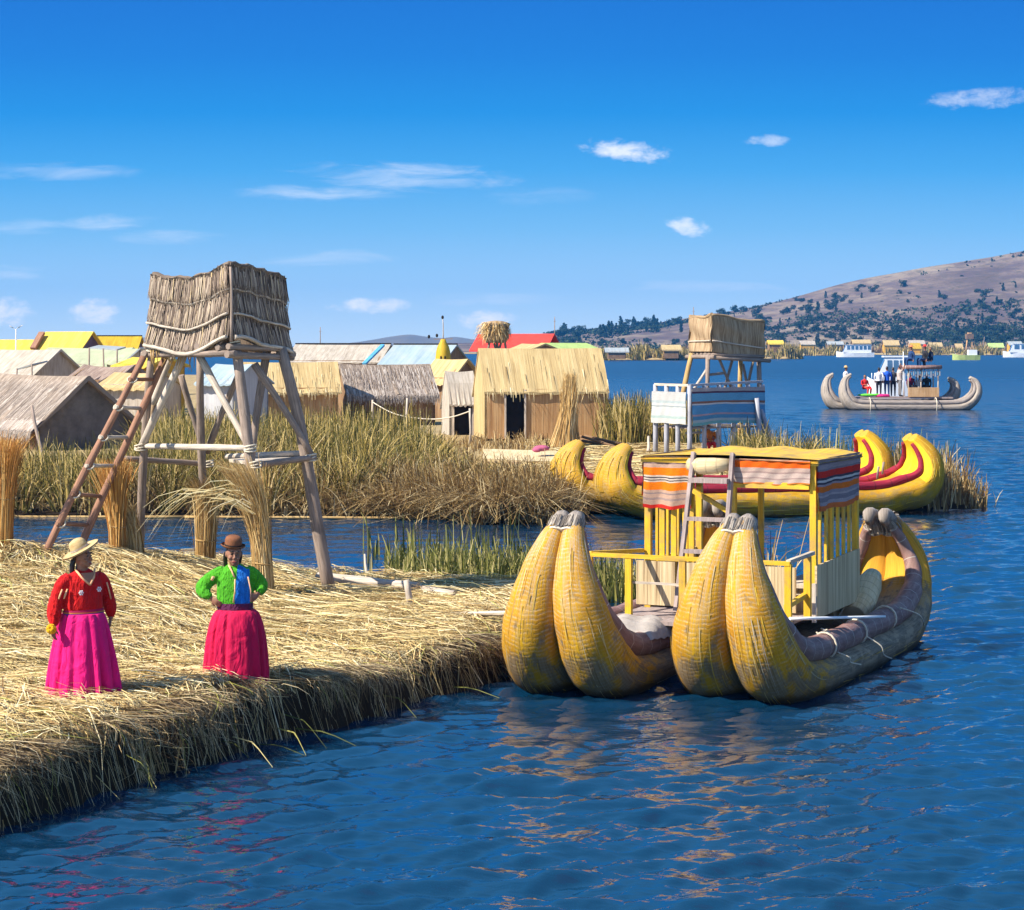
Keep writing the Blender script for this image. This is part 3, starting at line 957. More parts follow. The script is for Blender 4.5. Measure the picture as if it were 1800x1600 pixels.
# behind the small watchtower and to its right
x, y, z = scatter(700, 2.9, 8.4, 70.5, 78, keep=lambda x, y: (px_of(x, y) > 1066) & (px_of(x, y) < 1215))
b1 = blades(x, y, z, hz(len(x), 1.1, 1.75), 9, .2, .22)
x, y, z = scatter(560, 6, 10, 56, 69, dmin=.05, keep=lambda x, y: (px_of(x, y) > 1300) & (px_of(x, y) < 1452))
b2 = blades(x, y, z, hz(len(x), .7, 1.35), 9, .2, .3)
tall_grass('bush_grass', 'dark clumped grass behind and beside the small watchtower', [b1, b2], M['grass'])
x, y, z = scatter(230, 8, 13, 53, 60, dmin=.0, keep=lambda x, y: (px_of(x, y) > 1440) & (px_of(x, y) < 1660))
c1 = blades(x, y, z, hz(len(x), .7, 1.5), 6, .16, .16)
x, y, z = scatter(250, 9.8, 13, 51.4, 56, dmin=.0)
c2 = blades(x, y, z, hz(len(x), .7, 1.3) * np.where(px_of(x, y) > 1690, .75, 1), 8, .15, .24)
tall_grass('shore_reeds', 'thin grey green reeds at the water behind the yellow boat stern', [c1], M['reed_green'])
tall_grass('dry_shore_reeds', 'tan dry reeds at the water right of the yellow boat', [c2], M['grass_dry'])
# reeds standing in the channel
def in_water(n, px0, px1, y0, y1):
    Y = rng.uniform(y0, y1, n); px = rng.uniform(px0, px1, n)
    return (px - CX) / F * Y, Y, np.full(n, -.05)
x, y, z = in_water(150, 680, 800, 34.2, 37.5)
d1 = blades(x, y, z, hz(len(x), .35, .85), 5, .12, .22)
x, y, z = in_water(330, 770, 960, 33.8, 36.2)
d2 = blades(x, y, z, hz(len(x), .45, .85), 9, .14, .30)
x, y, z = in_water(120, 1000, 1145, 33.2, 36.0)
d3 = blades(x, y, z, hz(len(x), .4, .8), 8, .14, .28)
x, y, z = in_water(60, 640, 940, 36, 44)
d4 = blades(x, y, z, hz(len(x), .3, .9), 3, .1, .12)
x, y, z = in_water(26, 1310, 1385, 31.0, 32.5)
d5 = blades(x, y, z, hz(len(x), .8, 1.5), 5, .08, .3)
tall_grass('channel_reeds', 'green reeds growing from the channel behind the near island', [d1, d2, d3, d4], M['reed_green'])
tall_grass('dry_channel_tuft', 'dry bent stalks behind the middle prow', [d5], M['grass_dry'])

# far reed beds on the other side of the lake
def far_bed(name, label, px0, px1, Y, dep, h0, h1, n, mat):
    px = rng.uniform(px0, px1, n)
    y = rng.uniform(Y, Y + dep, n)
    x = (px - CX) / F * y
    hh = rng.uniform(h0, h1, n) * (.75 + .35 * np.sin(px * .11) * np.sin(px * .037 + 1))
    p = blades(x, y, np.zeros(n), np.maximum(hh, h0 * .4), 6, Y * .0016, .22, width=(Y * .0004, Y * .0008), K=3)
    o = ribbons(name, p[0], p[1], p[2], mat)
    meta(o, label, 'reed bed', kind='stuff')

# ------------------------------------------------------------------ far shore and hills
def mat_hill():
    m, t, b = new_mat('hill_grass')
    g = t.n('ShaderNodeNewGeometry')
    p = g.outputs['Position']
    n1 = t.noise(p, .012, 6, .62)
    n2 = t.noise(t.mapping(p, (.05, .02, .16)), 1.0, 5, .65)
    n3 = t.noise(p, .11, 4, .7)
    c = t.ramp(n1, [(.38, (.12, .085, .07)), (.5, (.20, .145, .11)), (.60, (.29, .225, .155))])
    c = t.mix(t.math('MULTIPLY', t.maprange(n2, .46, .62), .7), c, (.10, .07, .075))
    c = t.mix(t.math('MULTIPLY', t.maprange(n3, .52, .66), .65), c, (.065, .06, .04))
    n4 = t.noise(p, .5, 3, .6)
    c = t.mix(t.math('MULTIPLY', t.maprange(n4, .60, .68), .7), c, (.045, .05, .03))
    t.l(c, b.inputs['Base Color'])
    b.inputs['Roughness'].default_value = .95
    b.inputs['Specular IOR Level'].default_value = .05
    bump(t, b, t.math('ADD', n1, n3), .6, 2.0)
    return m
M['hill'] = mat_hill()
HPROF = [(860, 603), (930, 588), (985, 583), (1060, 577), (1120, 572), (1190, 563), (1250, 552), (1300, 545), (1360, 531), (1420, 515), (1480, 500), (1540, 487), (1600, 475), (1660, 464), (1720, 455), (1800, 441), (1900, 425), (2050, 408), (2300, 395), (2700, 400)]
RIDGE_Y = 1650.0
def ridge_z(x):
    px = CX + np.asarray(x) / RIDGE_Y * F
    a = np.array(HPROF, float)
    return H + (HY - np.interp(px, a[:, 0], a[:, 1])) / F * RIDGE_Y
def hill_z(x, y):
    "shore at 1080, ridge at 1650"
    u = (y - 1080) / (RIDGE_Y - 1080)
    xr = x * RIDGE_Y / np.maximum(y, 900)
    rz = ridge_z(xr)
    k = np.clip(u, 0, 1)
    s = np.where(u <= 1, .34 * k + .66 * k * k * (1.5 - .5 * k) , 1 - .25 * np.clip(u - 1, 0, 2) ** 2)
    amp = 1 + .0 * k
    nz = lump(x * .012, y * .012, 1.0) * 3.2 * np.sin(np.pi * np.clip(u, 0, 1)) * amp + lump(x * .05, y * .05, 1.0) * .9 * np.clip(u * 3, 0, 1)
    return np.where(u < 0, u * 30, rz * s * (1 if True else 0) + nz * np.clip(rz / 25, .1, 1))
def make_hill():
    xs = np.linspace(-60, 1300, 180); ys = np.linspace(1060, 2150, 90)
    X, Y = np.meshgrid(xs, ys)
    Z = hill_z(X.ravel(), Y.ravel())
    v = np.stack([X.ravel(), Y.ravel(), Z], 1)
    nx, ny = len(xs), len(ys)
    a = (np.arange(nx - 1)[None] + np.arange(ny - 1)[:, None] * nx).ravel()
    q = np.stack([a, a + 1, a + nx + 1, a + nx], 1)
    meta(np_mesh('hill', v, q, M['hill'], smooth=True), kind='structure')
make_hill()
def far_hills(name, prof, Y, dep, col):
    mb = MB()
    pr = spline([(px, py) for px, py in prof], 6)
    def fn(u, v):
        i = u * (len(pr) - 1); i0 = int(min(i, len(pr) - 2)); f = i - i0
        px = pr[i0][0] * (1 - f) + pr[i0 + 1][0] * f; py = pr[i0][1] * (1 - f) + pr[i0 + 1][1] * f
        z = max(0, H + (HY - py) / F * Y)
        y = Y + dep * (v - .5)
        return ((px - CX) / F * Y, y, z * math.sin(math.pi * min(max(v, 0), 1)) - 2)
    mb.grid(fn, len(pr) - 1, 8)
    meta(mb.build(name, M[col]), kind='structure')
M['hill_far'] = mat_plain('distant_hill', (.17, .15, .12), .95, .3, .002, 0)
far_hills('distant_hills', [(560, 606), (620, 600), (655, 595), (690, 589), (720, 586), (745, 589), (775, 592), (800, 590), (830, 594), (880, 600), (940, 604)], 3000, 500, 'hill_far')
far_hills('distant_hills', [(150, 606), (200, 598), (235, 592), (262, 591), (300, 594), (360, 600), (430, 606)], 3000, 500, 'hill_far')
far_hills('distant_hills', [(820, 606), (930, 598), (1050, 590), (1200, 586), (1500, 580)], 2600, 400, 'hill_far')

def shore_strip():
    "low land of the opposite shore and the reed islets before it"
    mb = MB()
    for (px0, px1, Y, dep, z) in ((1045, 1215, 585, 60, .7), (1330, 1408, 640, 40, .8), (1395, 1472, 860, 60, .8), (1560, 1760, 900, 60, .8)):
        a, b = (px0 - CX) / F * Y, (px1 - CX) / F * Y
        def fn(u, v):
            e = min(u, 1 - u) * 8
            return (a + (b - a) * u, Y + dep * v + 2 * math.sin(u * 17), min(z, -.3 + 4 * min(1, e) * min(v * 6, 1)) if 0 < v < 1 else -.3)
        mb = MB(); mb.grid(fn, 40, 12)
        meta(mb.build('islet_ground', M['far_ground']), kind='structure')
    mb = MB()
    def fn2(u, v):
        return (-200 + 1500 * u, 1010 + 90 * v + 4 * math.sin(u * 60), -.3 if v < .01 else 1.0 + .3 * math.sin(u * 40))
    mb.grid(fn2, 120, 6)
    meta(mb.build('far_shore_ground', M['far_ground']), kind='structure')
shore_strip()
far_bed('far_reeds', 'brown reed bed along the islet across the water beyond the golden hut', 1052, 1206, 588, 30, 3.0, 5.0, 900, M['grass'])
far_bed('far_reeds', 'brown reed bed on the small islet right of the small watchtower', 1340, 1402, 642, 25, 2.2, 5.2, 420, M['grass'])
far_bed('far_reeds', 'low reed bed on the islet left of the white tour boat', 1398, 1470, 862, 40, 2.5, 5.0, 360, M['grass'])
far_bed('far_reeds', 'reed bed behind the small green boat', 1562, 1758, 902, 45, 2.0, 5.0, 700, M['grass'])
far_bed('far_reeds', 'long pale reed bed below the hill on the far shore', 1200, 1900, 1012, 60, 2.0, 6.0, 1500, M['grass_dry'])

# trees on the hill
M['leaf_far'] = mat_strand('far_tree_leaf', [(0, (.012, .022, .012)), (.5, (.028, .045, .022)), (1, (.055, .075, .035))], .8, .1)
M['bark'] = mat_plain('bark', (.08, .06, .045), .9, .3, 3, 0)
def tree_mesh(kind, seed):
    g = np.random.default_rng(seed)
    hgt = 7.0
    lobes = []
    if kind == 0:
        for i in range(8):
            lobes.append((g.uniform(-2.2, 2.2), g.uniform(-1.8, 1.8), g.uniform(.9, 4.6), g.uniform(1.1, 1.8)))
    elif kind == 1:
        for i in range(7):
            z = .8 + i * .95
            lobes.append((g.uniform(-.5, .5), g.uniform(-.5, .5), z, 1.5 * (1 - i / 9.5)))
    else:
        for i in range(7):
            lobes.append((g.uniform(-2.8, 2.8), g.uniform(-1.4, 1.4), g.uniform(.5, 2.0), g.uniform(.8, 1.3)))
    c = []
    for (lx, ly, lz, lr) in lobes:
        n = 60
        d = unit(g.normal(0, 1, (n, 3)))
        rr = lr * g.uniform(.55, 1.05, (n, 1))
        c.append(np.array([[lx, ly, lz]]) + d * rr * np.array([[1, 1, .8]]))
    c = np.concatenate(c)
    n = len(c)
    a = unit(g.normal(0, 1, (n, 3))); b2 = unit(np.cross(a, g.normal(0, 1, (n, 3))))
    s = g.uniform(.22, .5, (n, 1))
    v = np.stack([c - a * s, c + b2 * s * .7, c + a * s, c - b2 * s * .7], 1).reshape(-1, 3)
    q = np.arange(n * 4).reshape(-1, 4)
    return v, q, lobes
TREES = []
for i, (k, sd) in enumerate([(0, 1), (0, 2), (1, 3), (1, 4), (2, 5), (0, 6)]):
    v, q, lobes = tree_mesh(k, sd)
    o = np_mesh('crown', v, q, M['leaf_far'])
    root = thing('hillside_tree', None, None)
    o.parent = root
    t = MB().tube([(0, 0, -1), (0, 0, 1.5), (.2, 0, 3.6 if k != 2 else 1.8)], [.28, .2, .1], 5).build('trunk', M['bark'])
    t.parent = root
    TREES.append((root, o, t, k))
TL = {0: 'dark blue green bushy tree on the brown hillside across the lake', 1: 'narrow dark pointed tree on the hillside across the lake', 2: 'low spreading dark shrub on the brown hillside across the lake'}
def place_trees():
    g = random.Random(3)
    spots = []
    def add(px, v, sc, ks):
        y = 1090 + v * 560
        x = (px - CX) / F * y
        spots.append((x, y, sc, g.choice(ks)))
    for i in range(78):     # dense belt along the low ridge on the left
        px = g.uniform(975, 1345)
        add(px, g.uniform(.55, 1.0) if px < 1250 else g.uniform(.3, .98), g.uniform(.9, 1.6), (0, 1, 2, 3, 5))
    clusters = [(1420, .55, 30, .12, 16), (1385, .8, 35, .08, 9), (1465, .80, 26, .06, 9), (1440, .2, 45, .08, 12), (1560, .22, 26, .14, 16), (1580, .36, 16, .08, 8), (1690, .30, 42, .10, 20), (1745, .22, 40, .07, 16), (1785, .45, 25, .12, 10),
                (1640, .22, 40, .06, 10), (1505, .85, 30, .05, 4), (1730, .62, 40, .05, 4), (1480, .3, 40, .08, 8), (1640, .62, 60, .12, 8), (1350, .35, 40, .2, 14), (1790, .2, 30, .06, 8), (1860, .3, 40, .15, 12), (1100, .3, 90, .12, 12)]
    for (px, v, sx, sv, n) in clusters:
        for i in range(n):
            add(g.gauss(px, sx), min(max(g.gauss(v, sv), .04), .99), g.uniform(.6, 1.4), (0, 1, 2, 3, 4, 5, 0, 5))
    for i in range(24):
        add(g.uniform(1330, 1830), g.uniform(.05, .97), g.uniform(.35, .7), (4, 4, 0))
    first = set()
    for (x, y, sc, k) in spots:
        root, cr, tr, kind = TREES[k]
        if k in first:
            r = root.copy(); COL.objects.link(r)
            for ch in (cr, tr):
                c = ch.copy(); c.parent = r; COL.objects.link(c)
        else:
            r = root; first.add(k)
        z = float(hill_z(np.array([x]), np.array([y]))[0])
        r.location = (x, y, z - .2)
        r.scale = (sc * .98, sc * .98, sc * .84)
        r.rotation_euler = (0, 0, g.uniform(0, 6.28))
        meta(r, TL[kind], 'tree', 'trees on the far hillside')
place_trees()
def scrub():
    "low bushes that speckle the slope, far too many and small to count"
    n = 60000
    px = rng.uniform(960, 1900, n); y = rng.uniform(1085, 1640, n)
    x = (px - CX) / F * y
    m = lump(x * .016, y * .010, 1.0) + .7 * lump(x * .06, y * .03, 1.0)
    u = (y - 1090) / 550
    dens = .55 + .5 * np.clip(.28 - u, 0, 1) * 3 + .7 * np.clip((1330 - px) / 260, 0, 1)
    k = (m + rng.normal(0, .3, n) + dens) > 1.12
    x, y = x[k][:5200], y[k][:5200]
    z = hill_z(x, y)
    g = 5
    N = len(x) * g
    s_ = np.repeat(rng.uniform(.6, 1.7, len(x)), g)[:, None]
    c = np.repeat(np.stack([x, y, z], 1), g, axis=0) + rng.normal(0, .6, (N, 3)) * s_ * np.array([[1.3, 1.3, .5]]) + np.array([[0, 0, .5]])
    a = unit(rng.normal(0, 1, (N, 3))); b_ = unit(np.cross(a, rng.normal(0, 1, (N, 3))))
    q = rng.uniform(.5, 1.0, (N, 1)) * s_
    v = np.stack([c - a * q, c + b_ * q * .7, c + a * q, c - b_ * q * .7], 1).reshape(-1, 3)
    meta(np_mesh('hillside_scrub', v, np.arange(N * 4).reshape(-1, 4), M['leaf_far']), 'low dark scrub speckling the far hillside and its foot', 'scrub', kind='stuff')
scrub()
# ------------------------------------------------------------------ reed boats
M['hull_old'] = mat_hull('weathered_hull', (.60, .335, .012), (.48, .205, .008), (.36, .30, .22), 2.4, 3.6, 7.4, 8.7, .80, .02)
M['hull_yellow'] = mat_hull('yellow_hull', (.60, .36, .012), (.44, .21, .008), (.5, .34, .05), 40, 41, 42, 43, .42, .02, .5)
M['hull_pale'] = mat_hull('pale_hull', (.44, .385, .33), (.36, .30, .25), (.30, .265, .25), 2.7, 4.5, 7.5, 9.5, .3, .0)
M['roll_brown'] = mat_reed('roll_brown', (.13, .065, .055), (.22, .115, .10), (.31, .19, .17), 20, 3.0, rough=.6, bm=.5, blotch=.3, blotch_c=(.36, .28, .22), bands=(.33, .035, (.5, .44, .38)))
M['roll_red'] = mat_reed('roll_red', (.14, .008, .02), (.32, .018, .04), (.44, .05, .06), 16, 1.2, rough=.75, bm=.7, blotch=.5, blotch_c=(.12, .012, .02), bands=(.45, .06, (.12, .02, .025)))
M['roll_grey'] = mat_reed('roll_grey', (.20, .16, .14), (.30, .25, .22), (.40, .35, .30), 20, 2.0, blotch=.3)
M['tip_wrap'] = mat_reed('tip_wrap', (.13, .105, .09), (.28, .235, .20), (.40, .34, .29), 30, 5, bm=.8, blotch=.3)
M['orange_inner'] = mat_reed('orange_inner', (.50, .22, .02), (.62, .31, .03), (.68, .38, .05), 24, .8, bm=.5, blotch=.2)
M['yellow_inner'] = mat_reed('yellow_inner', (.62, .36, .01), (.74, .48, .02), (.78, .55, .04), 24, .8, bm=.4, blotch=.1)
M['hull_strand'] = mat_strand('hull_strand', [(0, (.28, .17, .03)), (.3, (.44, .25, .025)), (.6, (.58, .37, .04)), (.85, (.56, .44, .22)), (1, (.34, .30, .25))])
M['strand_yellow'] = mat_strand('strand_yellow', [(0, (.24, .13, .01)), (.4, (.48, .28, .01)), (.8, (.62, .40, .02)), (1, (.66, .50, .14))])
M['strand_grey'] = mat_strand('strand_grey', [(0, (.16, .13, .11)), (.5, (.34, .29, .24)), (1, (.54, .48, .40))])
M['frayed'] = mat_strand('frayed', [(0, (.07, .055, .045)), (.5, (.24, .20, .165)), (1, (.44, .38, .31))])
M['seat_reed'] = mat_reed('seat_reed', (.42, .30, .14), (.62, .48, .28), (.72, .60, .38), 22, 1.5, bands=(.14, .12, (.40, .30, .18)))

def hull_profile(L, hs=1.0, rs=1.0, stern=.88, hook=0.0, lift=0.0, fat=1.0):
    "spine of one reed hull: (s, z, r) from bow tip to stern tip"
    fr = [(.33, 2.12, .105), (.13, 1.88, .17), (-.01, 1.52, .255), (.0, 1.10, .345), (.16, .70, .42), (.52, .38, .46), (1.15, .22, .465)]
    ba = [(1.45, .22, .455), (.80, .36, .44), (.34, .62, .40), (.06, 1.0, .36), (.0, 1.38, .29), (.13, 1.72, .205), (.33, 1.96, .13)]
    pts = [(s, .02 + (z - .02) * hs if z > .4 else z, r * rs) for s, z, r in fr]
    for k in (.35, .5, .65):
        pts.append((L * k, .19, .465 * rs))
    pts += [(L - s, .02 + (z - .02) * hs * stern if z > .4 else z, r * rs) for s, z, r in ba]
    if fat != 1: pts = [(s, z, r * (fat if z > .6 else 1)) for s, z, r in pts]
    if lift: pts = [(s, z + lift if z < .5 else (z + lift * .5 if z < .8 else z), r) for s, z, r in pts]
    if hook:
        s, z, r = pts[0]; pts[0] = (s + hook, z - .02, r); s, z, r = pts[-1]; pts[-1] = (s - hook, z - .02, r)
    return spline(pts, 6)

def build_hull(parent, name, o2, dr, L, mats, hs=1.0, rs=1.0, stern=.88, roll=.13, wrap=True, inner=None, curl=True, hook=0.0, label=None, nphi=22, lift=0.0, fat=1.0, strands=0, strand_mat='hull_strand'):
    e = Vector((dr[0], dr[1], 0)).normalized()
    lat = Vector((e.y, -e.x, 0))           # to the right of travel stern-wards
    o2 = Vector((o2[0], o2[1], 0))
    sp = hull_profile(L, hs, rs, stern, hook, lift, fat)
    n = len(sp)
    arc = [0.0]
    for i in range(1, n):
        arc.append(arc[-1] + math.hypot(sp[i][0] - sp[i - 1][0], sp[i][1] - sp[i - 1][1]))
    fr = []
    for i in range(n):
        a, b = sp[max(i - 1, 0)], sp[min(i + 1, n - 1)]
        ts, tz = b[0] - a[0], b[1] - a[1]
        k = math.hypot(ts, tz)
        fr.append((ts / k, tz / k))
    def pos(s, z): return o2 + e * s + Vector((0, 0, z))
    mb = MB()
    for side in (-1, 1):
        base = len(mb.v)
        for i in range(n):
            s, z, r = sp[i]
            ts, tz = fr[i]
            N = e * (-tz) + Vector((0, 0, ts))
            T = e * ts + Vector((0, 0, tz))
            c = pos(s, z) + lat * (side * r * .90)
            for k in range(nphi):
                ph = 2 * math.pi * k / nphi
                sn = math.sin(ph)
                rr = r * (1 + .018 * math.sin(arc[i] * 7.1 + side) + .012 * math.sin(arc[i] * 17.3 + ph * 3))
                p = c + lat * (side * rr * math.cos(ph)) + N * (rr * sn * (.48 if sn > 0 else 1.0))
                mb.v.append(p)
        order = 1 if side > 0 else -1
        for i in range(n - 1):
            for k in range(nphi):
                k2 = (k + 1) % nphi
                q = [base + i * nphi + k, base + i * nphi + k2, base + (i + 1) * nphi + k2, base + (i + 1) * nphi + k]
                u0, u1 = k / nphi * 2.6, (k + 1) / nphi * 2.6
                uvs = [(u0, arc[i]), (u1, arc[i]), (u1, arc[i + 1]), (u0, arc[i + 1])]
                mid = (k + .5) / nphi * 2 * math.pi
                mb.m = 1 if (inner and .15 < math.sin(mid) and sp[i][1] > .75) else 0
                if order < 0: q, uvs = q[::-1], uvs[::-1]
                mb.face(q, uvs, True)
        mb.m = 0
        f0 = [base + k for k in range(nphi)]; f1 = [base + (n - 1) * nphi + k for k in range(nphi)]
        mb.face(f0[::-1] if order > 0 else f0); mb.face(f1 if order > 0 else f1[::-1])
    hull = mb.build(name, [mats[0], inner or mats[0]], parent, label)
    if strands:
        K = 7
        pp = np.zeros((strands, K, 3)); sdv = np.zeros((strands, 3))
        for i in range(strands):
            side = random.choice((-1, 1)); ph = random.uniform(-3.0, .25) if side > 0 else random.uniform(-3.0, .25)
            a0 = random.uniform(.1, arc[-1] - .4); ln_ = random.uniform(.25, 1.1); dph = random.gauss(0, .05); lf = random.uniform(1.006, 1.02)
            for j in range(K):
                av = min(a0 + ln_ * j / (K - 1), arc[-1] - .02)
                f = float(np.interp(av, arc, range(n))); i0 = min(int(f), n - 2); ff = f - i0
                s_, z_, r_ = (sp[i0][q] * (1 - ff) + sp[i0 + 1][q] * ff for q in range(3))
                ts, tz = fr[i0]
                N_ = e * (-tz) + Vector((0, 0, ts))
                p2 = ph + dph * j / (K - 1); sn = math.sin(p2)
                lift_ = lf + (.02 * random.random() if j in (0, K - 1) else 0)
                p = pos(s_, z_) + lat * (side * r_ * .9) + lat * (side * r_ * lift_ * math.cos(p2)) + N_ * (r_ * lift_ * sn * (.48 if sn > 0 else 1.0))
                pp[i, j] = p
            sdv[i] = lat * (-math.sin(ph) * side) + N_ * math.cos(ph)
        ribbons('loose_reeds', pp, unit(sdv), rng.uniform(.007, .014, strands) * (2.0 if strand_mat != 'hull_strand' else 1), M[strand_mat], hull)
    # gunwale rolls along both inner edges
    for side in (-1, 1):
        pts, rad = [], []
        for i in range(2, n - 2):
            s, z, r = sp[i]
            ts, tz = fr[i]
            N = e * (-tz) + Vector((0, 0, ts))
            end = min(1, min(arc[i], arc[-1] - arc[i]) / 1.9)
            rr = roll * (.42 + .58 * end)
            pts.append(pos(s, z) + lat * (side * r * 1.30) + N * (r * .48 + rr * .42))
            rad.append(rr * (1 + .04 * math.sin(arc[i] * 9)))
        MB().tube(pts, rad, 10).build('gunwale_roll', mats[1], hull)
    if wrap:
        for ti in (0, -1):
            for side in (-1, 1):
                s, z, r = sp[ti]
                ts, tz = fr[ti]
                sg = -1 if ti == 0 else 1
                T = (e * ts + Vector((0, 0, tz))) * sg
                inw = e * (1 if ti == 0 else -1)
                c = pos(s, z) + lat * (side * r * .9)
                m2 = MB()
                if ti == 0 or not curl:
                    m2.tube([c - T * .20, c - T * .08, c + T * .02 + inw * .02, c + T * .08 + inw * .05], [r * 1.40, r * 1.24, r * 1.18, r * .92], 14, True, .16)
                    m2.m = 1
                    m2.tube([c - T * .215, c - T * .185], [r * 1.52, r * 1.47], 12)
                else:   # turned-over loop of the stern tip
                    m2.tube([c - T * .16, c + T * .02, c + T * .12 + inw * .05, c + T * .14 + inw * .14, c + T * .06 + inw * .22, c - T * .05 + inw * .22], [r * 1.1, r * .95, r * .8, r * .7, r * .62, r * .5], 12, True, .12)
                    m2.m = 1
                    m2.tube([c - T * .18, c - T * .15], [r * 1.46, r * 1.40], 12)
                tp = m2.build('tip_wrap', [mats[2], M['cream_cord']], hull)
                nf = 70
                fa = rng.uniform(0, 6.28, nf); fl = rng.uniform(.2, .75, nf)
                Nn = T.cross(lat).normalized()
                fp = np.zeros((nf, 4, 3))
                for jj, q in enumerate((-.17, -.07, .03, .085)):
                    rr_ = r * np.interp(q, [-.17, -.07, .03, .085], [1.42, 1.30, 1.22, .8]) * rng.uniform(.97, 1.1, nf)
                    for c_ in range(3):
                        fp[:, jj, c_] = c[c_] + T[c_] * q * (fl if q > 0 else 1) + inw[c_] * max(q, 0) * .5 + lat[c_] * np.cos(fa) * rr_ + Nn[c_] * np.sin(fa) * rr_
                sd_ = np.array(lat)[None] * -np.sin(fa)[:, None] + np.array(Nn)[None] * np.cos(fa)[:, None]
                ribbons('frayed_reeds', fp, sd_, rng.uniform(.012, .024, nf), M['frayed'], hull)
    return hull

# --- the big weathered double-hulled boat in front
E2 = Vector((.42, .9075, 0)); E1 = Vector((.9075, -.42, 0))
boat = thing('reed_catamaran', 'large weathered yellow double hulled reed boat with a cabin, moored at the near bank', 'reed boat', (2.6, 26.5, 0))
BM = (M['hull_old'], M['roll_brown'], M['tip_wrap'])
RH = (2.62, 23.95); LHp = (.56, 24.35)
build_hull(boat, 'hull', RH, (.445, .8955), 6.85, BM, 1.0, 1.0, .87, .165, True, M['orange_inner'], strands=260)
build_hull(boat, 'hull', LHp, (.40, .916), 6.6, BM, 1.0, 1.0, .92, .165, True, M['orange_inner'], strands=260)
FLc = Vector((1.87, 27.28, 0))
def C(u, v, z): return FLc + E1 * u + E2 * v + Vector((0, 0, z))
CM = Matrix((E1, E2, Vector((0, 0, 1)))).transposed()
DW, DD = 2.33, 2.09
mb = MB()
for i in range(9):
    v0 = -1.3 + i * .42
    mb.box(C(1.05, v0 + .2, .70 + .006 * (i % 2)), (2.3, .40, .05), CM)
mb.build('deck', M['grey_wood'], boat)
YW = M['yellow_wood']
posts = [(0, 0), (DW, 0), (0, DD), (DW, DD)]
for (u, v) in posts:
    MB().box(C(u, v, 1.74), (.085, .085, 2.06), CM).build('post', YW, boat)
MB().box(C(1.21, .0, 1.60), (.10, .07, 1.78), CM).build('post', YW, boat)
MB().box(C(1.95, DD - .03, 1.6), (.075, .06, 1.78), CM).build('post', YW, boat)
MB().box(C(.95, DD - .03, 1.6), (.075, .06, 1.78), CM).build('post', YW, boat)
MB().box(C(.62, .02, 1.6), (.07, .05, 1.7), CM).build('post', YW, boat)
for u in (.20, .37, .535):
    MB().box(C(u, .0, 1.75), (.075, .035, 1.95), CM).build('slat', YW, boat)
for k in range(6):
    MB().box(C(DW, .30 + k * .29, 1.8), (.035, .072, 1.90), CM).build('slat', YW, boat)
for k in range(4):
    MB().box(C(0, .35 + k * .42, 1.8), (.035, .07, 1.9), CM).build('slat', YW, boat)
for (a, b, wd) in ((C(-.08, -.05, 2.75), C(DW + .08, -.05, 2.75), .07), (C(-.08, DD + .05, 2.75), C(DW + .08, DD + .05, 2.75), .07),
                   (C(-.04, 0, 2.755), C(-.04, DD, 2.755), .06), (C(DW + .0, .02, 2.755), C(DW + .0, DD, 2.755), .06),
                   (C(1.16, -.05, 2.445), C(DW - .04, -.05, 2.445), .085), (C(1.26, DD, 2.40), C(DW - .05, DD, 2.40), .07),
                   (C(.66, -.04, 2.34), C(1.19, -.04, 2.06), .06), (C(0, -.02, 1.40), C(.6, -.02, 1.40), .06)):
    MB().beam(a, b, wd).build('beam', YW, boat)
def roof_fn(u, v):
    return C(-.10 + (DW + .2) * u, -.12 + (DD + .24) * v, 2.80 + .035 * math.sin(u * math.pi) + .02 * math.sin(u * 21) * math.sin(v * 5) - .03 * math.sin(math.pi * v))
mb = MB().grid(roof_fn, 24, 10)
mb.grid(lambda u, v: Vector(roof_fn(1 - u, v)) - Vector((0, 0, .05)), 24, 10)
for (a, b) in ((0, 0), (1, 0), (0, 1), (1, 1)):
    pass
mb.build('roof_mat', M['yellow_wood'], boat)
MB().tube([C(.62, -.10, 2.70), C(.8, -.13, 2.68), C(1.0, -.14, 2.69), C(1.2, -.1, 2.71)], [.085, .115, .11, .08], 12).build('reed_roll', M['seat_reed'], boat)
ORANGE, PINK, DK = (.85, .20, .008), (.52, .34, .25), (.07, .05, .06)
CL = [(0, PINK), (.03, (.34, .22, .19)), (.07, PINK), (.12, (.30, .2, .18)), (.15, PINK), (.22, ORANGE), (.37, (.62, .52, .42)), (.40, DK), (.425, (.62, .52, .42)), (.45, DK), (.47, (.6, .5, .4)), (.50, ORANGE), (.65, PINK), (.70, (.30, .22, .2)), (.73, PINK), (.80, (.36, .26, .23)), (.84, PINK), (.93, (.62, .03, .02))]
M['awning'] = mat_stripes('striped_awning', CL)
M['awning_shaded'] = mat_stripes('striped_awning_shaded', [(0, (.30, .24, .26)), (.08, (.2, .15, .17)), (.11, (.36, .28, .30)), (.2, (.25, .2, .22)), (.24, (.66, .035, .02)), (.36, (.08, .06, .08)), (.41, (.6, .55, .52)), (.45, (.08, .06, .08)), (.49, (.36, .28, .3)), (.53, (.74, .17, .02)), (.64, (.3, .25, .28)), (.7, (.42, .34, .35)), (.74, (.24, .2, .23)), (.83, (.4, .33, .35)), (.9, (.66, .16, .04))])  # same cloth, with the grey-purple of its shaded side put into the colours
M['awning_front'] = mat_stripes('striped_awning_front', [(0, (.55, .3, .2)), (.06, (.80, .13, .012)), (.34, (.50, .36, .30)), (.5, (.36, .25, .22)), (.56, (.55, .42, .36)), (.74, (.38, .27, .24)), (.8, (.52, .40, .34)), (.95, (.70, .2, .03))])
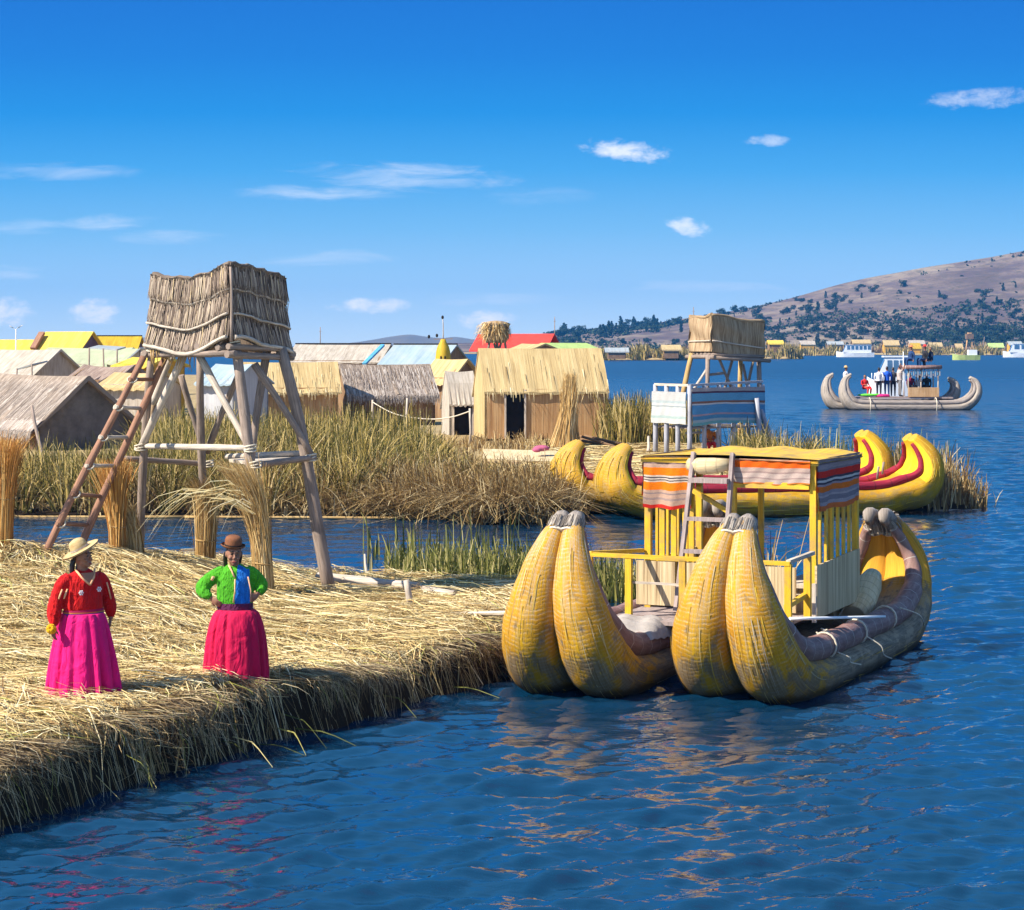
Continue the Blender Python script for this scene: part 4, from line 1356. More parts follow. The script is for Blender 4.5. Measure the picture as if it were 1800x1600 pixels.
def drape(name, a, b, z0, z1, mat, off=.03, wav=.015, freq=9, sag=.02, parent=boat):
    a, b = Vector(a), Vector(b)
    nrm_ = Vector(((b - a).y, -(b - a).x, 0)).normalized()
    ln = (b - a).length
    def fn(u, v, k=0):
        f = v ** .6
        return a.lerp(b, u) + nrm_ * (k + off + wav * f * math.sin(u * freq + v * 1.5) + .008 * math.sin(u * 31 + v * 9)) + Vector((0, 0, z0 + (z1 - z0) * v - sag * math.sin(math.pi * u) * v - .010 * math.sin(u * 13) * v))
    nu, nv = max(8, int(ln * 22)), 16
    mb = MB().grid(fn, nu, nv)
    mb.grid(lambda u, v: fn(1 - u, v, -.012), nu, nv)
    return mb.build(name, mat, parent)
drape('awning', C(-.04, -.04, 0), C(.64, -.04, 0), 2.80, 2.10, M['awning'], freq=11, wav=.035)
drape('awning', C(1.20, -.07, 0), C(DW - .02, -.07, 0), 2.79, 2.475, M['awning_front'], freq=6, wav=.008)
drape('awning', C(DW + .01, -.07, 0), C(DW + .01, DD, 0), 2.80, 2.12, M['awning_shaded'], .06, freq=9, wav=.035)
drape('awning', C(-.04, DD, 0), C(-.04, -.02, 0), 2.80, 2.25, M['awning_shaded'], freq=7, wav=.02)
for (u0, u1) in ((-.16, .40), (.47, .72), (1.45, 2.10)):
    MB().slab(C(u0, -.05, .76), C(u1, -.05, .76), C(u1, -.05, 1.36), C(u0, -.05, 1.36), .03).build('mat_panel', M['mat_panel'], boat)
MB().slab(C(DW + .06, -.05, .70), C(DW + .06, DD + .02, .70), C(DW + .06, DD + .02, 1.43), C(DW + .06, -.05, 1.40), .03).build('mat_panel', M['mat_panel'], boat)
MB().slab(C(-.06, DD, .76), C(-.06, 0, .76), C(-.06, 0, 1.36), C(-.06, DD, 1.36), .03).build('mat_panel', M['mat_panel'], boat)
for (u0, u1, v0) in ((.0, .35, .3), (1.75, 2.15, .3)):
    mb = MB()
    mb.box(C((u0 + u1) / 2, v0 + .7, 1.08), (u1 - u0, 1.5, .05), CM)
    for vv in (v0 + .05, v0 + 1.35):
        mb.box(C((u0 + u1) / 2, vv, .88), (u1 - u0 - .06, .06, .34), CM)
    mb.build('bench', M['pole_pale'], boat)
# porch railing
RV = -1.14
MB().beam(C(-.42, RV, 1.535), C(DW + .03, RV, 1.535), .085, .05).build('rail', YW, boat)
MB().beam(C(DW, RV, 1.555), C(DW + .02, -.10, 1.575), .06, .05).build('rail', M['pole_pale'], boat)
MB().beam(C(-.40, RV, 1.55), C(-.06, -.06, 1.5), .06, .05).build('rail', YW, boat)
MB().beam(C(.16, RV + .03, 1.19), C(.92, RV + .03, 1.19), .03).build('rail', M['pole_pale'], boat)
MB().beam(C(DW - .03, RV, .98), C(DW - .03, -.1, 1.05), .06).build('rail', YW, boat)
for u in (-.40, .16, .91, DW):
    MB().box(C(u, RV, 1.13), (.085, .07, .80), CM).build('post', YW, boat)
MB().box(C(DW + .0, -.28, 1.13), (.09, .07, .82), CM).build('post', YW, boat)
MB().box(C(DW + .18, RV + .55, .98), (.05, .05, .5), CM).build('post', M['pole_pale'], boat)
# canvas heaped on the deck
def canvas(u, v):
    a = 1 - (2 * u - 1) ** 2; b = 1 - (2 * v - 1) ** 2
    return C(-.15 + .95 * u, -1.95 + 1.15 * v, .56 + .22 * (a * b) ** .4 + .02 * math.sin(u * 14 + v * 6) + .012 * math.sin(v * 30))
MB().grid(canvas, 26, 20).build('deck_cloth', mat_plain('grey_canvas', (.36, .32, .29), .9, .2, 5, .4), boat)
# seats of bound reeds in the stern of the right hull
rd = Vector((.445, .8955, 0)); rl = Vector((.8955, -.445, 0)); ro = Vector((RH[0], RH[1], 0))
for k, (la, s0) in enumerate(((-.24, 5.15), (.18, 5.25))):
    c = ro + rd * s0 + rl * la
    MB().tube([c - rd * .75 + Vector((0, 0, .50)), c - rd * .3 + Vector((0, 0, .66)), c + Vector((0, 0, .86)), c + rd * .22 + Vector((0, 0, .98))], [.17, .19, .19, .13], 14).build('reed_seat', M['seat_reed'], boat)
# cords and knots along the right gunwale
def hpos(s, la, z): return ro + rd * s + rl * la + Vector((0, 0, z))
for (s, la) in ((1.75, .62), (3.1, .62), (4.6, .6)):
    pts = [hpos(s, la + .165 * math.cos(a), .50 + .165 * math.sin(a)) for a in np.linspace(-1.9, 3.4, 14)]
    MB().tube(pts, .014, 6).build('binding', M['cream_cord'], boat)
for (a, b, c2) in ((hpos(4.9, .72, .62), hpos(5.15, .98, .45), hpos(5.5, .92, .30)), (hpos(3.1, .78, .45), hpos(3.25, .97, .2), hpos(3.6, .98, .1)), (hpos(1.8, .78, .42), hpos(1.95, .9, .28), hpos(2.2, .97, .22))):
    pts = [Vector(q) for q in spline([tuple(a), tuple(a.lerp(b, .5) + rl * .08), tuple(b), tuple(c2)], 4)]
    MB().tube(pts, .009, 5).build('cord', M['cream_cord'], boat)
mb = MB()
for k in range(7):
    c = hpos(1.9 + random.uniform(-.12, .12), .60 + random.uniform(-.1, .12), .64 + random.uniform(-.03, .04))
    mb.tube([c, c + Vector((random.uniform(-.1, .1), random.uniform(-.1, .1), .03)), c + Vector((random.uniform(-.14, .14), random.uniform(-.14, .14), -.05))], .013, 5)
mb.build('knot', M['cream_cord'], boat)

# ladder leaning on the cabin
lad = thing('boarding_ladder', 'grey wooden ladder leaning on the cabin of the large reed boat', 'ladder', C(1.0, -.7, .75))
for (ub, ut) in ((.68, .70), (1.31, 1.25)):
    MB().beam(C(ub, -.78, .78), C(ut, -.12, 2.86), .085, .05, up=E1).build('side_rail', M['grey_wood'], lad)
for z in (1.13, 1.57, 1.99):
    t = (z - .78) / 2.08
    MB().box(C(.99, -.78 + .66 * t, z), (.58, .10, .05), CM).build('tread', M['grey_wood'], lad)
MB().box(C(.985, -.22, 2.50), (.54, .34, .06), CM).build('tread', M['grey_wood'], lad)
# pole across the gunwale
mb = MB(); a, b = P(1388, 1088, 25.1), P(1556, 1084, 26.0)
mb.log(a, b, .022, .016, 8, 4, .004)
meta(mb.build('pole', M['white_paint']), 'thin white pole lying across the right gunwale of the large reed boat', 'pole')

# --- the yellow boat with red gunwales behind
yb = thing('reed_catamaran', 'bright yellow double hulled reed boat with red gunwale rolls, moored against the far bank', 'reed boat', (6, 51, 0))
YM = (M['hull_yellow'], M['roll_red'], M['hull_yellow'])
d2 = (.9715, .237)
build_hull(yb, 'hull', (2.62, 49.75), d2, 8.2, YM, .84, 1.2, 1.17, .115, False, M['yellow_inner'], hook=-.02, lift=.22, fat=1.17, strands=650, strand_mat='strand_yellow')
build_hull(yb, 'hull', (1.50, 51.6), d2, 8.4, YM, .84, 1.2, 1.18, .115, False, M['yellow_inner'], hook=-.02, lift=.22, fat=1.17, strands=650, strand_mat='strand_yellow')
e2 = Vector((.9715, .237, 0)); l2 = Vector((.237, -.9715, 0))
mb = MB()
for i in range(10):
    c = Vector((2.62, 49.75, 0)) - l2 * .95 + e2 * (1.5 + i * .55)
    mb.box(c + Vector((0, 0, .62)), (.5, 1.2, .05), Matrix((e2, -l2, Vector((0, 0, 1)))).transposed())
mb.build('deck', M['grey_wood'], yb)
for (px, py, Y) in ((1542, 830, 51.0), (1551, 822, 51.4)):
    a = P(px, py + 12, Y); MB().log(a, a + Vector((.04, 0, .32)), .03, .03, 6, 2).build('oar_pin', M['pole'], yb)
for (px, py, Y) in ((1504, 845, 51.0),):
    c = P(px, py + 4, Y)
    pts = [c + Vector((.03 * math.sin(a), .0 + .17 * math.cos(a), .17 * math.sin(a))) for a in np.linspace(0, 6.28, 14)]
    MB().tube(pts, .018, 6).build('binding', M['cream_cord'], yb)

# ------------------------------------------------------------------ sheaves
def sheaf(name, label, cat, pts, rads, n, mat, ties=(), fan=.0, fan_dir=(0, 0, 0), core=None, group=None, wid=(.010, .018), top_extra=.3):
    "upright bundle of reeds: pts/rads along its axis, strands run with it, ties are fractions"
    pts = [Vector(p) for p in pts]
    t = thing(name, label, cat, tuple(pts[0]), group)
    sp = spline([(*p, r) for p, r in zip(pts, rads)], 6)
    cp = [Vector(q[:3]) for q in sp]; cr = [max(.01, q[3] * .8) for q in sp]
    k2 = int(len(cp) * .72)
    MB().tube(cp[:k2], cr[:k2], 14, True, .15).build('bundle', core or M['sheaf_core'], t)
    K = 9
    out = np.zeros((n, K, 3))
    for i in range(n):
        a = random.uniform(0, 6.28); q = random.uniform(.78, 1.12)
        t0, t1 = random.uniform(0, .10), random.uniform(.70, 1.0)
        wild = np.array([random.gauss(0, 1), random.gauss(0, 1), random.gauss(0, .5)]) * (.025 if random.random() < .7 else .09)
        ex = random.uniform(0, 1) ** 1.5
        tw = random.uniform(-.5, .5)
        for j in range(K):
            tt = t0 + (t1 - t0) * j / (K - 1)
            f = tt * (len(sp) - 1); i0 = min(int(f), len(sp) - 2); f -= i0
            c = sp[i0] * (1 - f) + sp[i0 + 1] * f
            r = c[3] * q
            d = np.array([math.cos(a + tw * tt), math.sin(a + tw * tt), 0])
            pos = c[:3] + d * r
            h = max(0, (tt - .6) / .4) ** 1.6
            pos = pos + d * fan * ex * h + np.array(fan_dir) * h * (.3 + .7 * ex) + wild * tt * tt * 2.2
            out[i, j] = pos
    side = np.zeros((n, 3))
    ang = rng.uniform(0, 6.28, n)
    side[:, 0], side[:, 1] = np.cos(ang), np.sin(ang) * .4
    ribbons('reeds', out, unit(side), rng.uniform(*wid, n), mat, t)
    for f in ties:
        f *= (len(sp) - 1); i0 = min(int(f), len(sp) - 2)
        c, r = Vector(sp[i0][:3]), sp[i0][3] * 1.1
        ring = [c + Vector((r * math.cos(a), r * math.sin(a), .01 * math.sin(2 * a))) for a in np.linspace(0, 6.28, 18)]
        MB().tube(ring, .013, 6, True, .4).build('tie', M['sheaf_core'], t)
    return t
M['sheaf_core'] = mat_reed('sheaf_core', (.26, .14, .05), (.46, .30, .12), (.62, .45, .22), 30, 1.0)
M['sheaf_core_pale'] = mat_reed('sheaf_core_pale', (.40, .28, .14), (.56, .43, .25), (.68, .56, .36), 30, 1.0)

def zg(px, Y): return float(near_z(np.array([(px - CX) / F * Y]), np.array([Y]))[0])
def GP(px, Y, dz=0): return Vector(((px - CX) / F * Y, Y, zg(px, Y) + dz))
YA = 30.1
sheaf('reed_sheaf', 'rusty orange reed sheaf standing beside the ladder of the tall watchtower', 'sheaf', [GP(206, YA, -.1), P(206, 935, YA), P(204, 880, YA), P(202, 830, YA), P(203, 808, YA)], [.12, .105, .12, .19, .17], 640, M['sheaf_orange'], (.30,), .16, core=M['sheaf_core'])
sheaf('reed_sheaf', 'brown reed sheaf spread at its foot, between the orange sheaf and a tower leg', 'sheaf', [GP(228, YA + .25, -.1), P(227, 940, YA + .25), P(222, 905, YA + .25), P(216, 880, YA + .25)], [.22, .17, .11, .05], 420, M['sheaf'], (), .03)
sheaf('reed_sheaf', 'dark orange reed sheaf at the left edge of the near island', 'sheaf', [GP(2, 29.0, -.1), P(6, 900, 29), P(10, 840, 29), P(14, 790, 29), P(18, 770, 29)], [.15, .13, .12, .145, .14], 620, M['sheaf_orange'], (.35,), .14)
# heap of loose reeds at the left edge
n = 1500
cx = rng.normal(-7.35, .5, n); cy = rng.normal(28.9, .5, n); a = rng.uniform(0, 6.28, n); Ls = rng.uniform(.3, .8, n)
zz = near_z(cx, cy) + .32 * np.exp(-((cx + 7.4) ** 2 + (cy - 28.9) ** 2) / .35) * rng.uniform(.3, 1, n)
pts = np.stack([np.stack([cx + np.cos(a) * Ls * t, cy + np.sin(a) * Ls * t, zz + .06 * (1 - (2 * t) ** 2)], 1) for t in (-.5, -.17, .17, .5)], 1)
meta(ribbons('reed_heap', pts, unit(np.stack([-np.sin(a), np.cos(a), rng.normal(0, .6, n)], 1)), rng.uniform(.009, .016, n), M['straw']), 'heap of loose dry reeds at the foot of the dark orange sheaf', 'reeds', kind='stuff')

# ------------------------------------------------------------------ tall watchtower
tw = thing('watchtower', 'tall wooden watchtower with a grey thatched box on splayed legs, on the near island', 'watchtower', (-4.4, 30.4, .5))
Cc = Vector((-4.13, 29.2, 0)); Lc = Vector((-5.52, 30.18, 0)); Rc = Vector((-3.39, 30.27, 0)); Bc = Lc + Rc - Cc
ctr = (Cc + Lc + Rc + Bc) / 4
def wallpanel(a, b, zb0, zb1, zt0, zt1, sagb, sagt, taper=.93, name='reed_wall'):
    ln = (b - a).length
    nrm_ = Vector(((b - a).y, -(b - a).x, 0)).normalized()
    def fn(u, v, k=0.0):
        zb = zb0 + (zb1 - zb0) * u - sagb * math.sin(math.pi * u) + .025 * math.sin(u * 9)
        zt = zt0 + (zt1 - zt0) * u - sagt * math.sin(math.pi * u) + .015 * math.sin(u * 23) + .012 * random.uniform(-1, 1) * (v > .98)
        p = a.lerp(b, u)
        p = ctr + (p - ctr) * (1 + (taper - 1) * v)
        row = (v * 3) % 1.0
        bulge = .045 * (1 - row) + .02 * math.sin(u * 6 + 1) - .03 * math.sin(math.pi * v)
        return Vector((p.x, p.y, zb + (zt - zb) * v)) + nrm_ * (bulge + k)
    mb = MB().grid(fn, 40, 24, ln, 1.1)
    mb.grid(lambda u, v: fn(1 - u, v, -.07), 40, 24, ln, 1.1)
    # bound rim along the top
    w_ = mb.build(name, M['tower_reed'], tw)
    rim = [fn(i / 20, .985, -.03) + Vector((0, 0, .015)) for i in range(21)]
    MB().tube(rim, .038, 8, True, .2).build('rim', M['tower_reed'], w_)
    for v in (.02, .33, .66):
        MB().tube([fn(i / 24, v + .006, .03) for i in range(25)], .018 if v > .1 else .03, 6, True, .3).build('binding', M['pole_pale'], w_)
    # ragged reed ends
    n = int(ln * 420)
    uu = rng.uniform(0, 1, n); rows = rng.integers(0, 3, n)
    pts = np.zeros((n, 4, 3))
    for i in range(n):
        v1 = (rows[i] + rng.uniform(.5, 1.02)) / 3; v0 = (rows[i] + rng.uniform(-.12, .1)) / 3
        if rows[i] == 0: v0 = rng.uniform(-.04, .05)
        du = rng.normal(0, .012)
        for j in range(4):
            v = v1 + (v0 - v1) * j / 3
            pts[i, j] = fn(min(max(uu[i] + du * j / 3, 0), 1), v, .028 + .02 * j / 3)
    sd = np.tile(np.array([(b - a).normalized()]), (n, 1))
    ribbons('reeds', pts, sd, rng.uniform(.010, .022, n), M['tower_strand'], w_)
    return w_
M['tower_strand'] = mat_strand('tower_strand', [(0, (.05, .033, .024)), (.3, (.16, .11, .08)), (.65, (.29, .215, .16)), (.9, (.44, .35, .26)), (1, (.52, .38, .20))])
wallpanel(Lc, Cc, 4.28, 4.40, 5.38, 5.52, .17, .13)
wallpanel(Cc, Rc, 4.40, 4.16, 5.50, 5.33, -.03, -.04)
wallpanel(Rc, Bc, 4.16, 4.22, 5.33, 5.34, .05, .08)
wallpanel(Bc, Lc, 4.22, 4.28, 5.34, 5.36, .05, .05)
MB().log(Cc + Vector((.02, -.06, 4.36)), ctr + (Cc - ctr) * .93 + Vector((.02, -.05, 5.46)), .024, .02, 6, 4, .02).build('corner_pole', M['pole'], tw)
mb = MB()
for i in range(9):
    t = i / 8
    mb.log(Lc.lerp(Cc, t) + Vector((0, 0, 4.25 + .08 * random.random())) - (Rc - Cc) * .04, Bc.lerp(Rc, t) + Vector((0, 0, 4.22 + .05 * random.random())) + (Rc - Cc) * .04, .05, .045, 7, 3)
mb.build('platform', M['pole'], tw)
for (a, b) in ((Lc, Cc), (Cc, Rc), (Rc, Bc), (Bc, Lc)):
    d = (b - a) * .06
    MB().log(a - d + Vector((0, 0, 4.17)), b + d + Vector((0, 0, 4.19 if a != Cc else 4.12)), .055, .05, 8, 3).build('beam', M['pole'], tw)
def leg(top, foot, r0, r1, nm='leg', mat='pole', bend=.012):
    return MB().log(foot, top, r0, r1, 10, 7, bend).build(nm, M[mat], tw)
Lf = GP(244, 31.0, -.2); Cf = GP(461, 29.0, -.15); Rf = P(583, 1060, 30.1); Bf = GP(361, 32.2, -.2)
Lt = P(268, 606, 30.2); Ct = P(414, 600, 29.45); Rt = P(494, 612, 30.1); Bt = P(352, 622, 31.1)
leg(Lt, Lf, .075, .06); leg(Ct, Cf, .085, .08); leg(Rt, Rf, .105, .085); leg(Bt, Bf, .07, .06)
MB().ball(Rf + Vector((.02, .0, .06)), (.2, .17, .07), 14, 8).build('footing', M['bark_dark'] if 'bark_dark' in M else M['pole'], tw)
leg(P(470, 612, 30.3), P(441, 812, 29.9), .055, .07, 'brace')
leg(P(322, 625, 30.1), P(249, 786, 30.5), .06, .06, 'brace', 'pole_pale')
leg(P(352, 628, 29.9), P(438, 786, 29.3), .055, .055, 'brace', 'pole_pale')
leg(P(318, 660, 31.5), P(360, 795, 31.8), .05, .05, 'brace')
leg(P(421, 655, 31.0), P(364, 795, 31.7), .05, .05, 'brace')
leg(P(447, 640, 29.8), P(548, 800, 30.0), .05, .06, 'brace')
leg(P(300, 628, 30.7), P(268, 710, 30.9), .05, .05, 'brace', 'pole_pale')
leg(P(290, 622, 30.9), P(260, 760, 31.1), .045, .045, 'brace', 'tower_reed_warm')
leg(P(246, 784, 30.55), P(443, 788, 29.2), .05, .045, 'crossbar', 'pole_pale', .004)
leg(P(214, 806, 30.9), P(368, 816, 31.9), .045, .045, 'crossbar')
leg(P(398, 803, 31.6), P(535, 797, 30.3), .05, .05, 'crossbar', 'pole_pale')
leg(P(446, 818, 29.3), P(554, 804, 29.95), .05, .05, 'crossbar')
MB().slab(P(402, 807, 31.3), P(440, 812, 29.6), P(545, 803, 30.1), P(500, 800, 31.4), .05).build('shelf', M['pole_pale'], tw)
for (px, py, Y) in ((247, 786, 30.5), (440, 788, 29.25), (449, 816, 29.2), (546, 804, 29.95), (366, 815, 31.85), (268, 612, 30.15), (412, 606, 29.4)):
    c = P(px, py, Y)
    mb = MB()
    for k in range(3):
        mb.tube([c + Vector((.085 * math.cos(a), .085 * math.sin(a), .03 * (k - 1) + .02 * math.sin(a + k))) for a in np.linspace(0, 6.28, 12)], .014, 5)
    mb.build('lashing', M['cream_cord'], tw)
mb = MB()
for k in range(16):
    c = P(265 + k * 5, 612 + random.uniform(-3, 4), 30.0); mb.tube([c, c + Vector((random.uniform(-.06, .06), -.03, -random.uniform(.05, .22))), c + Vector((random.uniform(-.1, .1), -.03, -random.uniform(.2, .35)))], [.012, .01, .004], 5)
mb.build('hanging_reeds', M['sheaf_core'], tw)

# sheaves tied to the tower legs
sheaf('reed_sheaf', 'straight straw sheaf bound round the back leg of the tall watchtower', 'sheaf', [GP(361, 31.9, -.1), P(361, 950, 31.85), P(361, 890, 31.8), P(358, 850, 31.75), P(352, 825, 31.7)], [.145, .14, .125, .10, .06], 420, M['sheaf'], (.25, .62), .28, fan_dir=(-.22, -.1, -.30))
sheaf('reed_sheaf', 'pale straw sheaf with a bushy top bound to the front leg of the tall watchtower', 'sheaf', [GP(464, 28.75, -.1), P(461, 990, 28.75), P(455, 930, 28.8), P(444, 880, 28.75), P(425, 835, 28.7), P(412, 812, 28.7)], [.15, .13, .115, .13, .15, .14], 700, M['sheaf'], (.22, .52), .16, fan_dir=(-.10, -.05, 0), core=M['sheaf_core_pale'])
# stray arching stems of that sheaf
sp_pts = []
for k in range(26):
    a = P(random.uniform(428, 452), random.uniform(860, 905), 28.6)
    dx = -random.uniform(.3, 1.0); up = random.uniform(-.05, .35)
    b = a + Vector((dx, -.1, up)); c = a + Vector((dx * 1.6, -.15, up - random.uniform(.2, .7)))
    sp_pts.append([np.array(a.lerp(b, .0)), np.array(a.lerp(b, .5) + Vector((0, 0, .10))), np.array(b), np.array(b.lerp(c, .55) + Vector((-.03, 0, .05))), np.array(c)])
meta(ribbons('arching_stems', np.array(sp_pts), np.tile(np.array([[.2, .2, .95]]), (26, 1)), np.full(26, .016), M['straw']), 'stray pale stems arching out between the tower sheaves', 'stems', kind='stuff')

# ladder of the tall watchtower
lad = thing('pole_ladder', 'crooked reddish pole ladder leaning against the tall watchtower', 'ladder', tuple(GP(95, 29.0)))
a0, a1 = GP(66, 28.9, -.15), P(252, 628, 30.0)
b0, b1 = GP(128, 29.5, -.15), P(297, 612, 30.5)
MB().log(a0, a1, .06, .05, 9, 8, .008).build('side_rail', M['pole_red'], lad)
MB().log(b0, b1, .06, .05, 9, 8, .008).build('side_rail', M['pole_red'], lad)
for (x0, y0, x1, y1, mt) in ((224, 667, 287, 667, 'pole_red'), (192, 716, 250, 718, 'pole_pale'), (166, 769, 224, 769, 'pole_pale'), (143, 819, 196, 819, 'pole_pale'), (116, 869, 176, 873, 'pole_red'), (91, 921, 147, 923, 'pole_red'), (82, 972, 120, 972, 'pole_red')):
    def onrail(p0, p1, py):
        lo, hi = 0.0, 1.0
        for _ in range(40):
            t = (lo + hi) / 2; q = p0.lerp(p1, t); yy = HY + (H - q.z) / q.y * F
            if yy > py: lo = t
            else: hi = t
        return p0.lerp(p1, (lo + hi) / 2)
    p, q = onrail(a0, a1, y0), onrail(b0, b1, y1)
    d = (q - p) * .14
    MB().log(p - d, q + d * .4, .032, .03, 7, 2, .01).build('rung', M[mt], lad)
    mb = MB()
    mb.tube([p + Vector((.07 * math.cos(a), .05 * math.sin(a), .05 * math.sin(a))) for a in np.linspace(0, 6.28, 12)], .014, 5)
    mb.build('lashing', M['cream_cord'], lad)
# ------------------------------------------------------------------ huts and the village
def roof_mesh(A, B, D, ze0, zr, ze1, th, over, sag=.04, ridge=.5, n=16, rag=.03, fo=.3, bo=.3, hump=0.0):
    "gabled reed roof: A-B front eave line on the ground plan, D vector to the back"
    A, B, D = Vector(A), Vector(B), Vector(D)
    ax = (B - A).normalized(); dn = D.normalized(); dl = D.length
    A2, B2 = A - ax * over, B + ax * over
    ln = (B2 - A2).length
    sf = (zr - ze0) / (dl * ridge); sb = (zr - ze1) / (dl * (1 - ridge))
    pr = [(-fo, ze0 - sf * fo), (dl * ridge * .45, ze0 + (zr - ze0) * (.45 + hump)), (dl * ridge - .04, zr), (dl * ridge + .04, zr), (dl + bo, ze1 - sb * bo)]
    top = pr; bot = [(d, z - th * (1.0 if 0 < i < 4 else .8)) for i, (d, z) in enumerate(pr)][::-1]
    loop = top + bot
    m = len(loop)
    mb = MB()
    vlen = [0.0]
    for i in range(1, m + 1):
        a, b = loop[i - 1], loop[i % m]
        vlen.append(vlen[-1] + math.hypot(a[0] - b[0], a[1] - b[1]))
    for j in range(n + 1):
        t = j / n
        for i, (d, z) in enumerate(loop):
            e = rag * math.sin(j * 2.3 + i) + rag * random.uniform(-.6, .6) if i in (0, m - 1) else 0
            s = sag * math.sin(math.pi * t)
            mb.v.append(A2.lerp(B2, t) + dn * d + Vector((0, 0, z - s + e)))
    for j in range(n):
        for i in range(m):
            i2 = (i + 1) % m
            u0, u1 = j / n * ln, (j + 1) / n * ln
            mb.face([j * m + i, j * m + i2, (j + 1) * m + i2, (j + 1) * m + i][::-1], [(u0, vlen[i]), (u0, vlen[i + 1]), (u1, vlen[i + 1]), (u1, vlen[i])][::-1], False)
    mb.face([i for i in range(m)]); mb.face([n * m + i for i in range(m)][::-1])
    return mb

def hut(name, label, cat, A, B, depth, z0, ze, zr, wall, roof, gable=None, ze1=None, th=.12, over=.15, ridge=.5, dark_doorway=None, windows=(), group=None, fo=.3, bo=.3, sag=.04, rag=.03, trim=None, hump=0.0, fringe=0):
    A, B = Vector((A[0], A[1], 0)), Vector((B[0], B[1], 0))
    ax = (B - A).normalized()
    D = Vector((-ax.y, ax.x, 0)) * depth
    ze1 = ze if ze1 is None else ze1
    t = thing(name, label, cat, ((A + B) / 2 + D / 2) + Vector((0, 0, z0)), group)
    up = lambda p, z: Vector((p.x, p.y, z))
    def wallpiece(*q): return MB().slab(*q, .08).build('wall', wall, t)
    if dark_doorway:
        d0, d1, dz = dark_doorway
        a, b = A.lerp(B, d0), A.lerp(B, d1)
        wallpiece(up(A, z0), up(a, z0), up(a, ze), up(A, ze))
        wallpiece(up(b, z0), up(B, z0), up(B, ze), up(b, ze))
    else:
        wallpiece(up(A, z0), up(B, z0), up(B, ze), up(A, ze))
    wallpiece(up(B + D, z0), up(A + D, z0), up(A + D, ze1), up(B + D, ze1))
    for (p, q, sgn) in ((A, A + D, 1), (B, B + D, -1)):
        mb = MB()
        r = p + D * ridge
        pts = [up(p, z0), up(q, z0), up(q, ze1), up(r, zr - .03), up(p, ze)]
        if sgn > 0: pts = [pts[1], pts[0], pts[4], pts[3], pts[2]]
        ds = [(Vector((k.x, k.y, 0)) - Vector((pts[0].x, pts[0].y, 0))).length for k in pts]
        off = ax * (.08 * sgn)
        mb.v += pts + [k + off for k in pts]
        mb.face([0, 1, 2, 3, 4], [(ds[k], pts[k].z) for k in range(5)])
        mb.face([9, 8, 7, 6, 5], [(ds[k], pts[k].z) for k in (4, 3, 2, 1, 0)])
        for k in range(5):
            k2 = (k + 1) % 5
            mb.face([k2, k, k + 5, k2 + 5], [(0, 0), (1, 0), (1, .08), (0, .08)])
        mb.build('gable_wall', gable or wall, t)
    rf_ = roof_mesh(A, B, D, ze, zr, ze1, th, over, sag, ridge, rag=rag, fo=fo, bo=bo, hump=hump).build('roof', roof, t)
    if fringe:
        n = fringe; dl = D.length; sf = (zr - ze) / (dl * ridge)
        uu = rng.uniform(0, 1, n); dd = np.where(rng.random(n) < .55, rng.uniform(-fo, .05, n), rng.uniform(-fo, dl * ridge * .95, n)); ln_ = rng.uniform(.25, .6, n)
        A2, B2 = A - ax * over, B + ax * over
        dn = D.normalized()
        pts = np.zeros((n, 3, 3))
        for j, q in enumerate((0, .55, 1.0)):
            d_ = dd - ln_ * q
            d_ = np.maximum(d_, -fo - .10 * q)
            hum = hump * np.sin(np.pi * np.clip(dd / (dl * ridge), 0, 1)) * (zr - ze)
            for c_ in range(2): pts[:, j, c_] = A2[c_] + (B2[c_] - A2[c_]) * uu + dn[c_] * d_
            pts[:, j, 2] = ze + sf * np.maximum(dd - ln_ * q, -fo) + hum + .03 - sag * np.sin(np.pi * uu) - np.where(dd - ln_ * q < -fo, (-fo - dd + ln_ * q) * .9, 0)
        ribbons('loose_reeds', pts, np.tile(np.array([[ax.x, ax.y, 0]]), (n, 1)), rng.uniform(.02, .05, n), M['thatch_strand_grey'] if roof == M['thatch_grey'] else M['thatch_strand'], rf_)
    if dark_doorway:
        d0, d1, dz = dark_doorway
        a, b = A.lerp(B, d0), A.lerp(B, d1)
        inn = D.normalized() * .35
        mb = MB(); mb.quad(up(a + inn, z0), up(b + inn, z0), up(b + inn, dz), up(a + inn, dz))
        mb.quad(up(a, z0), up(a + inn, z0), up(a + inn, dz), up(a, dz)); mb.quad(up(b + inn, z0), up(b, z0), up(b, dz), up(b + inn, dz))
        d_ = mb.build('dark_doorway', M['dark'], t)  # black sheet behind the opening, painting in the unlit inside
        mb = MB()
        for p in (a, b): mb.beam(up(p - D.normalized() * .02, z0), up(p - D.normalized() * .02, dz), .07)
        mb.build('frame', M['pole_pale'], d_)
    for (f0, f1, q0, q1) in windows:
        a, b = A.lerp(B, f0), A.lerp(B, f1); o_ = D.normalized() * -.03
        MB().slab(up(a + o_, q0), up(b + o_, q0), up(b + o_, q1), up(a + o_, q1), .04).build('window', M['glass_dark'], t)
    if trim:
        r = A + D * ridge
        MB().beam(up(A - ax * over, zr + .02) + D * ridge, up(B + ax * over, zr + .02) + D * ridge, .14, .1).build('ridge_cap', trim, t)
    return t
def X(px, Y): return ((px - CX) / F * Y, Y)
def Zp(py, Y): return H - (py - HY) / F * Y

